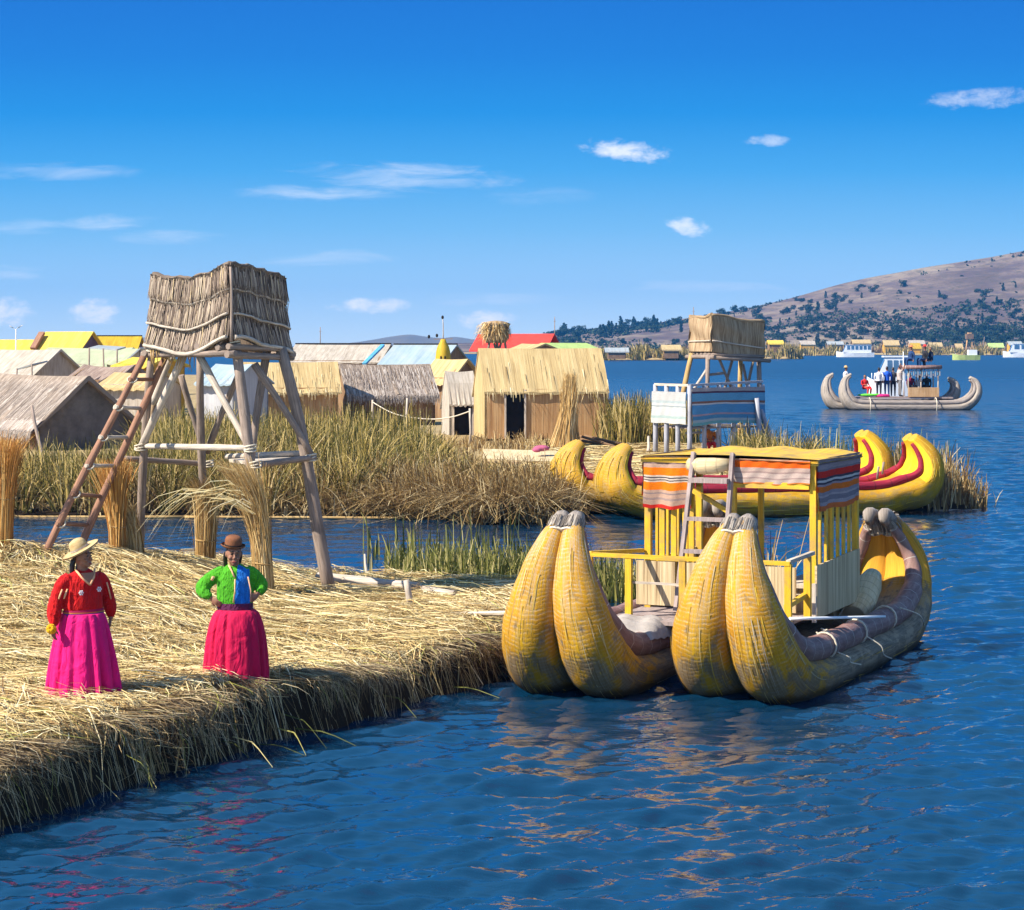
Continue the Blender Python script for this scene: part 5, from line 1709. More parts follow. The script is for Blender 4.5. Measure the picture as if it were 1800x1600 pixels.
M['thatch_strand'] = mat_strand('thatch_strand', [(0, (.24, .15, .06)), (.4, (.50, .37, .17)), (.8, (.68, .54, .29)), (1, (.78, .66, .42))])
M['thatch_strand_grey'] = mat_strand('thatch_strand_grey', [(0, (.10, .075, .06)), (.4, (.28, .22, .18)), (.8, (.44, .37, .31)), (1, (.56, .49, .42))])
M['yellow_roof'] = mat_reed('yellow_roof', (.52, .34, .04), (.70, .49, .06), (.76, .58, .12), 8, .6, rough=.6, bm=.3, blotch=.3, blotch_c=(.55, .33, .05))
M['ochre_roof'] = mat_reed('ochre_roof', (.36, .22, .015), (.50, .32, .02), (.58, .40, .04), 8, .6, rough=.6, bm=.3)
M['red_roof'] = mat_plain('red_roof', (.62, .045, .03), .6, .2, 1.5, .1)
M['green_roof'] = mat_plain('green_roof', (.40, .52, .16), .7, .2, 1.5, .1)
M['tin'] = mat_reed('tin_roof', (.26, .28, .28), (.34, .37, .37), (.42, .44, .43), 5, .2, rough=.5, bm=.4, blotch=.4, blotch_c=(.40, .36, .30))
M['blue_tin'] = mat_reed('blue_tin_roof', (.22, .29, .33), (.29, .37, .41), (.36, .43, .47), 5, .2, rough=.5, bm=.4, blotch=.4, blotch_c=(.46, .45, .42))
M['tarp'] = mat_plain('faded_tarp', (.36, .38, .24), .7, .22, .9, .2)
M['blue_trim'] = mat_plain('blue_trim', (.10, .34, .55), .5, .2, 3, 0)
M['purple_wall'] = mat_plain('purple_wall', (.12, .075, .11), .8, .2, 2, 0)
M['brown_roof'] = mat_reed('brown_roof', (.16, .11, .085), (.28, .20, .16), (.40, .31, .25), 16, 2, bm=.8)
M['orange_wall'] = mat_plain('orange_wall', (.62, .33, .03), .8, .15, 2, .1)
M['blue_wall'] = mat_plain('blue_grey_wall', (.16, .135, .115), .85, .3, 2.5, .1)
M['white_plank'] = mat_reed('white_plank', (.30, .30, .32), (.42, .42, .44), (.52, .52, .52), 7, .4)

# big golden hut
Y0 = 74.0
hut('reed_hut', 'big golden reed hut with a dark open doorway, beside the tall conical sheaf', 'hut', X(852, Y0 - .3), X(1069, Y0 + .4), 3.1, .85, Zp(684, Y0), Zp(612, Y0 + 1.6), M['wall_reed'], M['thatch_gold'], gable=M['thatch_gold'], dark_doorway=(.165, .325, Zp(685, Y0)), over=.03, fo=.10, th=.10, hump=.06, rag=.02, sag=.02, fringe=60)
# small pale hut beside it
hut('reed_hut', 'small pale grey reed hut tucked against the left side of the big golden hut', 'hut', X(790, 77), X(838, 77.2), 2.0, .8, Zp(704, 77), Zp(652, 78), M['thatch_pale'], M['thatch_pale'], dark_doorway=(.14, .86, Zp(706, 77)), over=.02, fo=.12, th=.08, ridge=.5, hump=.16)
hut('reed_hut', 'long low hut with a shaggy grey thatched roof right of the yellow walled hut', 'hut', X(612, 87), X(765, 88), 3.2, .7, Zp(686, 87), Zp(640, 88.6), M['wall_brown'], M['thatch_grey'], over=.12, th=.2, rag=.07, fo=.3, fringe=1400)
hut('reed_hut', 'golden roofed hut with an orange brown front, seen through the legs of the tall watchtower', 'hut', X(424, 84), X(594, 84.8), 3.0, .7, Zp(682, 84), Zp(636, 85.6), M['wall_reed'], M['thatch_gold'], gable=M['thatch_gold'], dark_doorway=(.06, .23, Zp(684, 84)), over=.15, fo=.25, fringe=120)
hut('reed_hut', 'low hut with weathered grey thatch and a dark blue gable at the left edge', 'hut', (-20.3, 73.1), (-16.05, 67.4), 3.4, .45, 1.75, 3.27, M['wall_brown'], M['thatch_grey'], gable=M['blue_wall'], over=.35, th=.18, fo=.35, bo=.4, rag=.05, ze1=1.85, fringe=2600)
hut('reed_hut', 'small hut with a cream roof and a shaded gable behind the grey thatched hut', 'hut', X(745, 95), X(790, 93.7), 2.0, .7, Zp(664, 94), Zp(631, 94), M['wall_brown'], M['thatch_gold'], over=.25, th=.1)
hut('house', 'wide pale tin roofed house right behind the tall watchtower', 'house', X(505, 122), X(665, 121), 5, .7, Zp(634, 120), Zp(605, 122), M['wall_brown'], M['thatch_pale'], over=.2, th=.1, trim=M['dark'], fo=.2)
tb = hut('house', 'house with a blue grey sheet roof edged in blue, behind the grey thatched hut', 'house', X(668, 108), X(775, 107), 5, .7, Zp(638, 108), Zp(606, 110), M['wall_brown'], M['blue_tin'], over=.1, th=.08, trim=M['dark'], fo=.2, sag=0, rag=0)
MB().beam(P(640, 640, 107.5), P(673, 607, 110), .22, .12).build('roof_edge', M['blue_trim'], tb)
hut('shed', 'white plank shed with a pale blue slanted roof behind the tall watchtower', 'shed', X(352, 81), X(410, 80.2), 2.4, .6, Zp(668, 80), Zp(640, 81), M['white_plank'], M['blue_tin'], over=.1, th=.08)
yh = hut('house', 'house with a bright yellow roof and a dark purple gable, above the faded tarpaulin roof', 'house', X(66, 131.5), X(138, 130), 2.4, .7, Zp(612, 130), Zp(583, 131), M['purple_wall'], M['yellow_roof'], gable=M['purple_wall'], over=.3, th=.1, sag=0, rag=0)
hut('house', 'house with an ochre roof and dark ridge, left of the tall watchtower box', 'house', X(164, 141), X(238, 141), 3, .7, Zp(612, 140), Zp(591, 142), M['purple_wall'], M['ochre_roof'], over=.2, th=.1, trim=M['dark'], sag=0, rag=0)
hut('house', 'house with a low yellow orange roof and brown edge at the left side', 'house', X(-40, 148), X(56, 147.4), 3, .7, Zp(613, 146), Zp(597, 148), M['orange_wall'], M['yellow_roof'], over=.2, th=.1, sag=0, rag=0)
MB().beam(P(58, 613, 131.2), P(74, 585, 132.2), .42, .2).build('roof_edge', M['pole_red'], yh)
hut('shelter', 'shelter under a faded yellow green tarpaulin roof below the bright yellow roof', 'shelter', X(52, 108), X(192, 106), 4, .7, Zp(640, 106), Zp(611, 108), M['thatch_pale'], M['tarp'], over=.2, th=.05)
hut('reed_hut', 'pale thatched hut just above the left edge grey hut', 'hut', X(-60, 96), X(58, 94), 3.5, .7, Zp(655, 94), Zp(614, 96), M['thatch_pale'], M['thatch_pale'], over=.2)
hut('reed_hut', 'collapsed brown thatched hut left of the watchtower ladder', 'hut', X(118, 88), X(196, 87), 3, .6, Zp(668, 87), Zp(641, 88), M['wall_brown'], M['brown_roof'], over=.2, th=.16, rag=.12, sag=.12)
hut('reed_hut', 'cream walled reed hut between the ladder rails of the tall watchtower', 'hut', X(176, 84), X(262, 83), 2.4, .5, Zp(676, 83), Zp(655, 84), M['thatch_pale'], M['thatch_gold'], over=.1)
hut('shed', 'small shed with an orange wall behind the top of the watchtower ladder', 'shed', X(205, 92), X(262, 91), 2.5, .7, Zp(640, 91), Zp(628, 92), M['orange_wall'], M['yellow_roof'], over=.1)
hut('shed', 'corrugated yellow green shed beside the white awning', 'shed', X(188, 104), X(252, 103), 3, .7, Zp(635, 103), Zp(612, 104), M['tarp'], M['tarp'], over=.1, th=.06)
def awning(label, a, b, dp, z0, matn, posts_):
    t = thing('awning', label, 'awning', Vector((a.x, a.y, .7)))
    MB().slab(a, b, b + dp, a + dp, .07).build('sheet', M[matn], t)
    for p in posts_:
        MB().log((p.x, p.y, .6), p, .05, .04, 6, 2).build('post', M['pole'], t)
    return t
a, b = P(157, 611, 99), P(206, 614, 98)
awning('flat grey sheet awning on posts beneath the yellow roofs', a, b, Vector((0, 2.2, .12)), .6, 'tin', [a.lerp(b, .5), b, a])
a, b = P(213, 640, 95), P(246, 611, 96)
awning('sloping white sheet awning left of the tall watchtower box', a, b, Vector((.3, 2.2, .0)), .6, 'tin', [a, b])
a, b = P(30, 648, 92), P(56, 640, 92)
awning('little white sheet canopy with a brown beam behind the left edge hut', a, b, Vector((.3, 1.8, .15)), .6, 'tin', [a, b])
rr = hut('house', 'long house with a bright red roof behind the straw topped tower', 'house', X(838, 172), X(950, 170), 4, .7, Zp(612, 170), Zp(587, 173), M['wall_brown'], M['red_roof'], over=.6, th=.15, sag=0, rag=0)
hut('reed_hut', 'small cream gabled hut in front of the red roofed house', 'hut', X(897, 150), X(935, 148), 2.5, .7, Zp(613, 148), Zp(604, 149), M['wall_brown'], M['thatch_gold'], over=.1)
hut('house', 'low house with a pale green roof beyond the big golden hut', 'house', X(985, 160), X(1046, 163), 3, .6, Zp(613, 163), Zp(603, 165), M['thatch_pale'], M['green_roof'], over=.6, th=.1, sag=0, rag=0)
hut('shed', 'grey roofed dark shed at the water right of the pale green roof', 'shed', X(1070, 560), X(1100, 560), 8, .6, Zp(618, 560), Zp(611, 562), M['wall_brown'], M['tin'], over=1, th=.3)
hut('reed_hut', 'cream thatched hut on the reed islet left of the small watchtower', 'hut', X(1168, 585), X(1193, 585), 6, .6, Zp(614, 585), Zp(606, 586), M['wall_brown'], M['thatch_gold'], over=.8, th=.5)
FARH = [(1353, 1376, 655, 604, 598, 'wall_brown', 'yellow_roof', 'yellow thatched hut on the islet right of the small watchtower'), (1456, 1482, 1006, 605, 600, 'wall_brown', 'tin', 'grey roofed hut behind the bow of the white tour boat'),
        (1555, 1580, 1006, 606, 598, 'orange_wall', 'thatch_gold', 'orange hut above the cabin of the far motor boat'), (1604, 1618, 905, 612, 603, 'orange_wall', 'ochre_roof', 'ochre hut behind the roof passengers of the pale reed boat'),
        (1636, 1656, 1006, 609, 602, 'wall_reed', 'thatch_gold', 'tan hut on the far shore right of the roof passengers'), (1682, 1692, 1010, 612, 604, 'wall_reed', 'thatch_gold', 'tiny tan hut directly left of the far reed tower'),
        (1740, 1764, 1006, 610, 603, 'wall_reed', 'green_roof', 'tan hut with a greenish roof left of the white boat at the right edge'), (1775, 1796, 1010, 606, 600, 'orange_wall', 'tin', 'orange hut behind the white boat at the right edge'), (1600, 1625, 1015, 604, 598, 'wall_reed', 'thatch_pale', 'pale roofed hut high on the far shore above the ochre hut'),
        (1500, 1530, 1010, 603, 597, 'wall_brown', 'thatch_gold', 'long low hut directly above the white tour boat'), (1408, 1432, 1008, 605, 599, 'orange_wall', 'thatch_pale', 'pale roofed hut above the islet left of the white tour boat')]
for (x0, x1, Yh, pe, pr_, wm, rm, lab) in FARH:
    hut('far_hut', lab, 'hut', X(x0, Yh), X(x1, Yh), 6, .5, Zp(pe, Yh), Zp(pr_, Yh), M[wm], M[rm], over=.5, th=.35)

# straw topped tower
st = thing('straw_tower', 'ragged straw topped lookout on short legs above the roofs, left of the red roof', 'lookout', X(866, 112) + (.7,))
mb = MB()
for (a, b) in (((846, 618), (862, 590)), ((895, 618), (886, 588)), ((872, 618), (874, 590)), ((856, 618), (884, 594)), ((890, 618), (866, 594))):
    mb = MB(); mb.log(P(a[0], a[1] + 60, 112 + random.uniform(-.5, .5)), P(b[0], b[1], 112), .09, .07, 7, 3); mb.build('leg', M['pole'], st)
mb = MB()
base = P(872, 600, 112)
def rag_(a, j): return 1 + .10 * math.sin(a * 9 + j) + .07 * math.sin(a * 23)
mb.lathe(base, [(.55, -.1), (.66, .2), (.62, .7), (.72, .98), (.4, 1.12), (.1, 1.16)], 36, rag_)
mb.build('straw_box', M['tower_reed_warm'], st)
n = 500
aa = rng.uniform(0, 6.28, n); z0_ = rng.uniform(.5, 1.1, n)
pts = np.zeros((n, 4, 3))
for j in range(4):
    t = j / 3
    rad = .6 + .25 * t * rng.uniform(.3, 1.6, n) + np.where((np.cos(aa) < -.4), .55 * t, 0) * rng.uniform(0, 1, n)
    pts[:, j, 0] = base.x + np.cos(aa) * rad; pts[:, j, 1] = base.y + np.sin(aa) * rad
    pts[:, j, 2] = base.z + z0_ - t * t * rng.uniform(.3, .9, n) + .1 * t
ribbons('straw', pts, unit(np.stack([-np.sin(aa), np.cos(aa), rng.normal(0, .3, n)], 1)), np.full(n, .05), M['sheaf'], st)

# yellow woven tower with mast
yt = thing('mast_tower', 'small golden reed tower with dark openings and a tall mast above the grey thatched hut', 'tower', X(779, 104) + (.7,))
c = P(779, 630, 104)
MB().lathe(c, [(.45, -.6), (.40, .0), (.37, .35), (.30, .62), (.17, .85), (.12, 1.0)], 20).build('body', M['ochre_roof'], yt)
for dx in (-.13, .13):
    MB().ball(c + Vector((dx * .8, -.38, -.02)), (.05, .05, .16), 10, 8).build('opening', M['dark'], yt)  # solid dark blobs, painting in the shade inside the openings
MB().log(c + Vector((0, 0, .9)), P(778, 556, 104), .035, .02, 6, 3).build('mast', M['pole_pale'], yt)
MB().beam(c + Vector((-.5, 0, 1.0)), c + Vector((.5, 0, 1.02)), .04).build('yard', M['pole'], yt)
for (px, py) in ((768, 590), (754, 592), (778, 558)):
    q = P(px, py, 104); MB().ball(q, (.07, .05, .10), 8, 6).build('pennant', M['dark'], yt)

# thin masts
for (px, y0_, y1_, Ym, lab) in ((563, 612, 575, 125, 'thin antenna mast above the wide pale roof'), (975, 600, 557, 180, 'thin antenna mast right of the red roof'), (1219, 600, 540, 700, 'thin radio mast above the small watchtower, on the far hill foot')):
    mb = MB(); mb.tube([P(px, y0_ + 20, Ym), P(px, y1_, Ym)], [Ym * .0003, Ym * .00018], 6)
    mb.beam(P(px - 2, y1_ + 8, Ym), P(px + 2, y1_ + 8, Ym), Ym * .0002)
    meta(mb.build('antenna_mast', M['pole']), lab, 'mast')
wt = thing('wind_turbine', 'tiny white wind turbine on a thin pole above the roofs at the left', 'wind turbine', X(28, 140) + (.7,))
hub = P(28, 579, 140)
MB().tube([Vector((hub.x, hub.y, .7)), hub], [.06, .04], 6).build('pole', M['white_paint'], wt)
for k in range(3):
    a = .5 + k * 2.094
    MB().slab(hub, hub + Vector((math.cos(a + .1) * .5, 0, math.sin(a + .1) * .5)), hub + Vector((math.cos(a) * .55, 0, math.sin(a) * .55)), hub + Vector((math.cos(a + .5) * .1, 0, math.sin(a + .5) * .1)), .02).build('blade', M['white_paint'], wt)

# things around the big hut
def fz1(px, Y): return float(far_z(np.array([(px - CX) / F * Y]), np.array([Y]))[0])
def FP(px, Y, dz=0): return Vector(((px - CX) / F * Y, Y, fz1(px, Y) + dz))
sheaf('reed_sheaf', 'tall pale conical reed sheaf standing before the big golden hut', 'sheaf', [FP(992, 69, -.1), P(994, 765, 69), P(998, 725, 69), P(1001, 690, 69), P(1002, 655, 69)], [.58, .42, .25, .17, .10], 700, M['sheaf'], (.62,), .06, core=M['sheaf_core_pale'], wid=(.02, .045))
mb = MB()
for k in range(13):
    y = 69.5 + k * .18
    mb.log(P(1020 + random.uniform(-6, 10), 772 + random.uniform(-6, 6), y), P(1110 + random.uniform(-25, 8), 792 + random.uniform(-10, 4), y - .6), .05, .045, 6, 3)
meta(mb.build('pole_pile', M['wall_brown']), 'pile of dark poles lying right of the conical sheaf', 'pole pile')
bn = thing('reed_bench', 'long pale topped reed bench in front of the big golden hut', 'bench', FP(930, 64))
MB().slab(P(848, 806, 63), P(1000, 814, 62), P(992, 793, 64.6), P(850, 789, 65.4), .16).build('top', M['seat_reed'], bn)
for px in (860, 905, 948, 990):
    MB().tube([P(px, 845, 62.6), P(px, 812, 62.6)], [.30, .26], 10).build('support', M['wall_brown'], bn)
mb = MB(); mb.ball(P(952, 788, 63.5), (.26, .18, .10), 14, 8); mb.ball(P(944, 791, 63.4), (.16, .14, .08), 10, 6)
meta(mb.build('folded_cloth', mat_plain('pink_cloth', (.42, .10, .18), .9, .3, 6, .3)), 'small pink cloth folded on the reed bench', 'cloth')
fpost = []
for (px, y0_, y1_, Yf, lab) in ((716, 772, 700, 72, 'pale thin fence post with a rope, in the tall grass'), (826, 760, 718, 70, 'short fence post at the right end of the rope, by the pale grey hut'), (655, 740, 703, 75, 'fence post at the left end of the sagging rope')):
    mb = MB(); mb.log(P(px, y0_ + 20, Yf), P(px, y1_, Yf), .045, .04, 7, 3)
    meta(mb.build('fence_post', M['pole_pale']), lab, 'post', 'fence posts in the grass')
    fpost.append(P(px, y1_ + 4, Yf))
def rope(label, pts, r=.014):
    sp = [Vector(q) for q in spline([tuple(p) for p in pts], 8)]
    meta(MB().tube(sp, r, 6).build('rope', M['cream_cord']), label, 'rope')
rope('sagging pale rope strung between the fence posts in the grass', [P(655, 707, 75), P(685, 724, 73.5), P(716, 733, 72), P(760, 737, 71.5), P(795, 733, 71), P(826, 723, 70)], .022)
for (a, b, Ym, lab, mt) in (((56, 714), (80, 815), 60, 'bare leaning pole before the left edge grey hut', 'pole'), ((1733 - 593, 768), (1139, 795), 68, 'short grey stake at the water right of the big hut', 'pole_pale')):
    mb = MB(); mb.log(P(b[0], b[1], Ym - 1), P(a[0], a[1], Ym), .06, .045, 7, 4)
    meta(mb.build('stake', M[mt]), lab, 'stake')
mb = MB()
a = P(30, 909, 49.9); b = P(735, 910, 49.3)
mb.log(P(-60, 909, 50.1), P(330, 909, 49.7), .04, .04, 8, 6, .001); mb.log(P(325, 909, 49.6), P(740, 911, 49.2), .04, .035, 8, 6, .001)
meta(mb.build('floating_boom', M['sheaf_core']), 'long yellow floating pole along the far edge of the channel', 'boom')
mb = MB(); mb.log(P(1640, 898, 51.9), P(1725, 897, 52.2), .03, .03, 6, 3, .002)
meta(mb.build('floating_pole', M['pole_pale']), 'thin pale pole floating by the reeds right of the yellow boat', 'pole')
# mooring stake, ropes and driftwood on the near island
mb = MB(); mb.log(GP(727, 28.4, -.2), P(714, 1020, 28.4), .055, .045, 8, 4, .01)
meta(mb.build('mooring_stake', M['pole_pale']), 'leaning grey mooring stake on the near island beside the reed boat', 'stake')
rope('taut mooring rope from the stake to the left hull of the large reed boat', [P(722, 1072, 28.35), P(800, 1078, 27.6), P(905, 1076, 26.0)], .013)
mb = MB(); mb.log(GP(800, 27.8, .05), P(908, 1078, 26.2), .03, .035, 8, 3, .004)
meta(mb.build('gangway_pole', M['pole_pale']), 'pale pole lying from the island to the left hull', 'pole')
mb = MB()
mb.log(GP(560, 31.2, .14), GP(735, 30.4, .14), .11, .08, 10, 6, .006); mb.log(GP(720, 30.6, .13), GP(800, 30.0, .11), .08, .05, 8, 4, .01)
meta(mb.build('driftwood_log', M['pole_pale']), 'long bleached log lying on the near island behind the stake', 'log')
mb = MB(); mb.log(GP(648, 33.3, -.05), P(641, 975, 33.8), .03, .02, 6, 3); 
meta(mb.build('bent_stick', M['pole_pale']), 'thin bent stick at the back edge of the near island', 'stick')
mb = MB(); mb.log(GP(838, 29.3), P(868, 1072, 28.4), .018, .015, 6, 3); mb.log(GP(855, 29.4, .05), GP(905, 29.2, .08), .02, .02, 6, 3)
meta(mb.build('broken_sticks', M['pole']), 'two broken dark sticks on the near island behind the left prow', 'sticks')

# ------------------------------------------------------------------ small watchtower and its enclosure
t2 = thing('watchtower', 'small watchtower with a tan reed box, right of the big golden hut', 'watchtower', X(1270, 68) + (.6,))
c2_, l2_, r2_ = P(1251, 600, 66.4), P(1212, 600, 67.6), P(1343, 600, 67.6)
for q in (c2_, l2_, r2_): q.z = 0
b2_ = l2_ + r2_ - c2_
def box_wall(a, b, z0a, z0b, z1a, z1b, nm='reed_wall'):
    mb = MB()
    def fn(u, v, k=0):
        n_ = Vector(((b - a).y, -(b - a).x, 0)).normalized()
        return a.lerp(b, u) + n_ * (.04 * math.sin(v * 9 + u * 4) + .03 * math.sin(u * 7) + k) + Vector((0, 0, (z0a + (z0b - z0a) * u) * (1 - v) + (z1a + (z1b - z1a) * u) * v + .03 * math.sin(u * 8) * (v > .9)))
    ln = (b - a).length
    mb.grid(fn, 18, 14, ln, 1.2, True); mb.grid(lambda u, v: fn(1 - u, v, -.08), 18, 14, ln, 1.2)
    o = mb.build(nm, M['tower_reed_warm'], t2)
    MB().tube([fn(i / 12, 1.0, -.04) for i in range(13)], .06, 7, True, .3).build('rim', M['tower_reed_warm'], o)
    MB().tube([fn(i / 12, .30, .03) for i in range(13)], .025, 6, True, .3).build('binding', M['pole_pale'], o)
    return o
zb, zt = Zp(617, 66.4), Zp(554, 66.4)
box_wall(l2_, c2_, zb - .02, zb - .02, Zp(560, 67.6), zt)
box_wall(c2_, r2_, zb - .02, Zp(632, 67.6), zt, Zp(567, 67.6))
box_wall(r2_, b2_, zb - .2, zb - .2, zt - .2, zt - .2); box_wall(b2_, l2_, zb - .2, zb - .1, zt - .2, zt - .05)
mb = MB()
for i in range(7):
    t = i / 6
    mb.log(l2_.lerp(c2_, t) + Vector((0, 0, zb - .12)), b2_.lerp(r2_, t) + Vector((0, 0, zb - .2)), .06, .06, 6, 2)
mb.log(l2_ + Vector((-.1, 0, zb - .2)), c2_ + Vector((.1, -.1, zb - .2)), .07, .07, 7, 2); mb.log(c2_ + Vector((-.1, -.1, zb - .22)), r2_ + Vector((.2, 0, zb - .34)), .07, .07, 7, 2)
mb.build('platform', M['pole'], t2)
for (a, b, Ya, Yb, r, nm, mt) in (((1216, 622), (1198, 705), 67.4, 66.8, .085, 'leg', 'sheaf_core'), ((1244, 624), (1238, 810), 66.6, 66.2, .08, 'leg', 'pole'), ((1302, 630), (1300, 810), 68.8, 69, .09, 'leg', 'sheaf_core'), ((1334, 634), (1336, 810), 67.6, 67.4, .09, 'leg', 'pole'),
                              ((1262, 626), (1285, 680), 66.8, 67.4, .05, 'brace', 'pole'), ((1288, 630), (1270, 700), 67.6, 67.4, .05, 'brace', 'pole'), ((1242, 650), (1216, 690), 66.6, 66.4, .05, 'brace', 'pole_pale'), ((1324, 636), (1312, 690), 67.8, 68, .05, 'brace', 'pole'), ((1246, 659), (1272, 656), 66.6, 67, .05, 'crossbar', 'pole'),
                              ((1306, 640), (1318, 700), 68, 67.8, .05, 'brace', 'pole')):
    MB().log(P(b[0], b[1], Yb), P(a[0], a[1], Ya), r, r * .9, 8, 4, .008).build(nm, M[mt], t2)
en = thing('terrace_enclosure', 'railed terrace hung with blue and white striped cloth around the small watchtower', 'enclosure', X(1240, 65.5) + (.6,))
c3, l3, r3 = P(1212, 680, 65.0), P(1152, 680, 66.8), P(1340, 680, 66.6)
for q in (c3, l3, r3): q.z = 0
zr = Zp(677, 65.6)
for (a, b, mt) in ((l3, c3, 'pole_pale'), (c3, r3, 'pole_blue')):
    MB().beam(a + Vector((0, 0, zr)), b + Vector((0, 0, zr + (.0 if b is c3 else .10))), .10, .08).build('rail', M[mt], en)
for k, (a, b, n_, mt) in enumerate(((l3, c3, 3, 'pole_blue'), (c3, r3, 5, 'pole_blue'))):
    for i in range(n_ + (1 if k else 0)):
        p = a.lerp(b, i / n_)
        MB().log(p + Vector((0, 0, .4)), p + Vector((0, 0, zr)), .085, .075, 8, 3, .004).build('post', M[mt], en)
for (a, b, Ya) in (((1337, 720), (1366, 812), 66.4), ((1330, 700), (1340, 812), 66.2)):
    MB().log(P(b[0], b[1], Ya), P(a[0], a[1], Ya), .10, .08, 8, 3).build('prop', M['pole_blue'], en)
M['cloth_blue'] = mat_stripes('blue_cloth', [(0, (.45, .40, .40)), (.10, (.12, .06, .10)), (.15, (.16, .42, .62)), (.36, (.30, .15, .11)), (.42, (.7, .68, .66)), (.46, (.12, .34, .58)), (.70, (.48, .34, .38)), (.75, (.10, .30, .50)), (.85, (.40, .50, .54)), (.92, (.18, .44, .46))])
M['cloth_white'] = mat_stripes('white_cloth', [(0, (.50, .50, .49)), (.28, (.40, .47, .48)), (.36, (.54, .55, .54)), (.44, (.3, .35, .36)), (.48, (.54, .56, .55)), (.76, (.38, .48, .46)), (.84, (.54, .55, .53))])
drape('cloth', l3, c3, Zp(689, 65.6), Zp(745, 65.6), M['cloth_white'], .14, wav=.03, freq=8, sag=.0, parent=en)
drape('cloth', c3, r3, Zp(681, 65.6), Zp(748, 65.6), M['cloth_blue'], .14, wav=.04, freq=6, sag=-.08, parent=en)
mb = MB()
for i in range(10):
    t = i / 9
    mb.beam(l3.lerp(c3, t) + Vector((0, 0, Zp(752, 65.6))), (l3 + r3 - c3).lerp(r3, t) + Vector((0, 0, Zp(752, 65.6))), .12, .05)
for pa in (P(1228, 812, 66.8), P(1262, 812, 66.6)):
    pass
mb.build('floor', M['pole'], en)
MB().log(P(1205, 762, 66.5), P(1268, 758, 66.3), .04, .04, 6, 2).build('crossbar', M['pole_blue'], en)
# ------------------------------------------------------------------ people
def remesh(mb, voxel, name, mats, parent, region=None, smooth=4, label=None):
    "fuse overlapping closed pieces into one continuous surface"
    off = ORIG.get(parent.name, Vector((0, 0, 0))) if parent is not None else Vector((0, 0, 0))
    me = bpy.data.meshes.new('tmp')
    me.from_pydata([tuple(p) for p in mb.v], [], mb.f)
    o = bpy.data.objects.new('tmp', me); COL.objects.link(o)
    md = o.modifiers.new('r', 'REMESH'); md.mode = 'VOXEL'; md.voxel_size = voxel; md.use_smooth_shade = True
    if smooth:
        sm = o.modifiers.new('s', 'SMOOTH'); sm.factor = .5; sm.iterations = smooth
    dg = bpy.context.evaluated_depsgraph_get()
    dg.update()
    new = bpy.data.meshes.new_from_object(o.evaluated_get(dg))
    bpy.data.objects.remove(o); bpy.data.meshes.remove(me)
    new.name = name
    for m in (mats if isinstance(mats, (list, tuple)) else [mats]): new.materials.append(m)
    n = len(new.polygons)
    if region is not None:
        c = np.zeros(n * 3, np.float32); new.polygons.foreach_get('center', c)
        c = c.reshape(-1, 3)
        new.polygons.foreach_set('material_index', np.array([region(*p) for p in c], np.int32))
    new.polygons.foreach_set('use_smooth', np.ones(n, bool))
    if off.length:
        new.transform(Matrix.Translation(-off))
    ob = bpy.data.objects.new(name, new); COL.objects.link(ob)
    if parent is not None:
        ob.parent = parent; ORIG[ob.name] = off
    if label: ob['label'] = label
    return ob

def add_hand(mb, wrist, d, palm_n, size=.165, curl=.7):
    "palm, four unequal bent fingers and a thumb from the side"
    d = Vector(d).normalized(); pn = Vector(palm_n); pn = (pn - d * pn.dot(d)).normalized(); sd = d.cross(pn)
    wrist = Vector(wrist)
    k = size / .17
    B = Matrix((sd, pn, d)).transposed()
    mb.ball(wrist + d * .045 * k, (.038 * k, .015 * k, .052 * k), 12, 8, B)
    for i, (off, ln) in enumerate(((-.029, .068), (-.010, .078), (.010, .073), (.028, .058))):
        p0 = wrist + d * .080 * k + sd * off * k
        a1 = curl * .5; a2 = curl * 1.2
        d1 = d * math.cos(a1) + pn * math.sin(a1); d2 = d * math.cos(a2) + pn * math.sin(a2)
        p1 = p0 + d1 * ln * .55 * k; p2 = p1 + d2 * ln * .5 * k
        mb.tube([p0 - d * .02 * k, p0, p1, p2], [.0095 * k, .0095 * k, .0085 * k, .006 * k], 8)
    th = wrist + d * .03 * k - sd * .034 * k
    td = (d * .75 - sd * .6 + pn * .35).normalized()
    mb.tube([th, th + td * .032 * k, th + td * .045 * k + d * .022 * k + pn * .01], [.012 * k, .0105 * k, .0075 * k], 8)

def add_head(mb, c, Mx, k=1.0):
    "face looks along local -y"
    q = lambda x, y, z: c + Mx @ (Vector((x, y, z)) * k)
    mb.ball(q(0, .008, .012), (.074 * k, .092 * k, .103 * k), 20, 14, Mx)
    mb.ball(q(0, -.030, -.055), (.055 * k, .058 * k, .056 * k), 16, 10, Mx)
    mb.ball(q(0, -.066, -.092), (.022 * k, .020 * k, .017 * k), 10, 8, Mx)
    mb.tube([q(0, -.082, .022), q(0, -.094, -.004), q(0, -.106, -.026)], [.009 * k, .011 * k, .015 * k], 8)
    mb.ball(q(0, -.098, -.030), (.020 * k, .013 * k, .010 * k), 10, 6, Mx)
    for s in (-1, 1):
        mb.ball(q(.040 * s, -.066, -.030), (.024 * k, .022 * k, .022 * k), 10, 8, Mx)
        mb.ball(q(.030 * s, -.080, .036), (.024 * k, .012 * k, .008 * k), 10, 6, Mx)
        mb.ball(q(.076 * s, .012, -.008), (.010 * k, .020 * k, .032 * k), 10, 8, Mx)
    mb.ball(q(0, -.086, -.062), (.024 * k, .010 * k, .006 * k), 10, 6, Mx)
    mb.ball(q(0, -.084, -.072), (.020 * k, .010 * k, .007 * k), 10, 6, Mx)

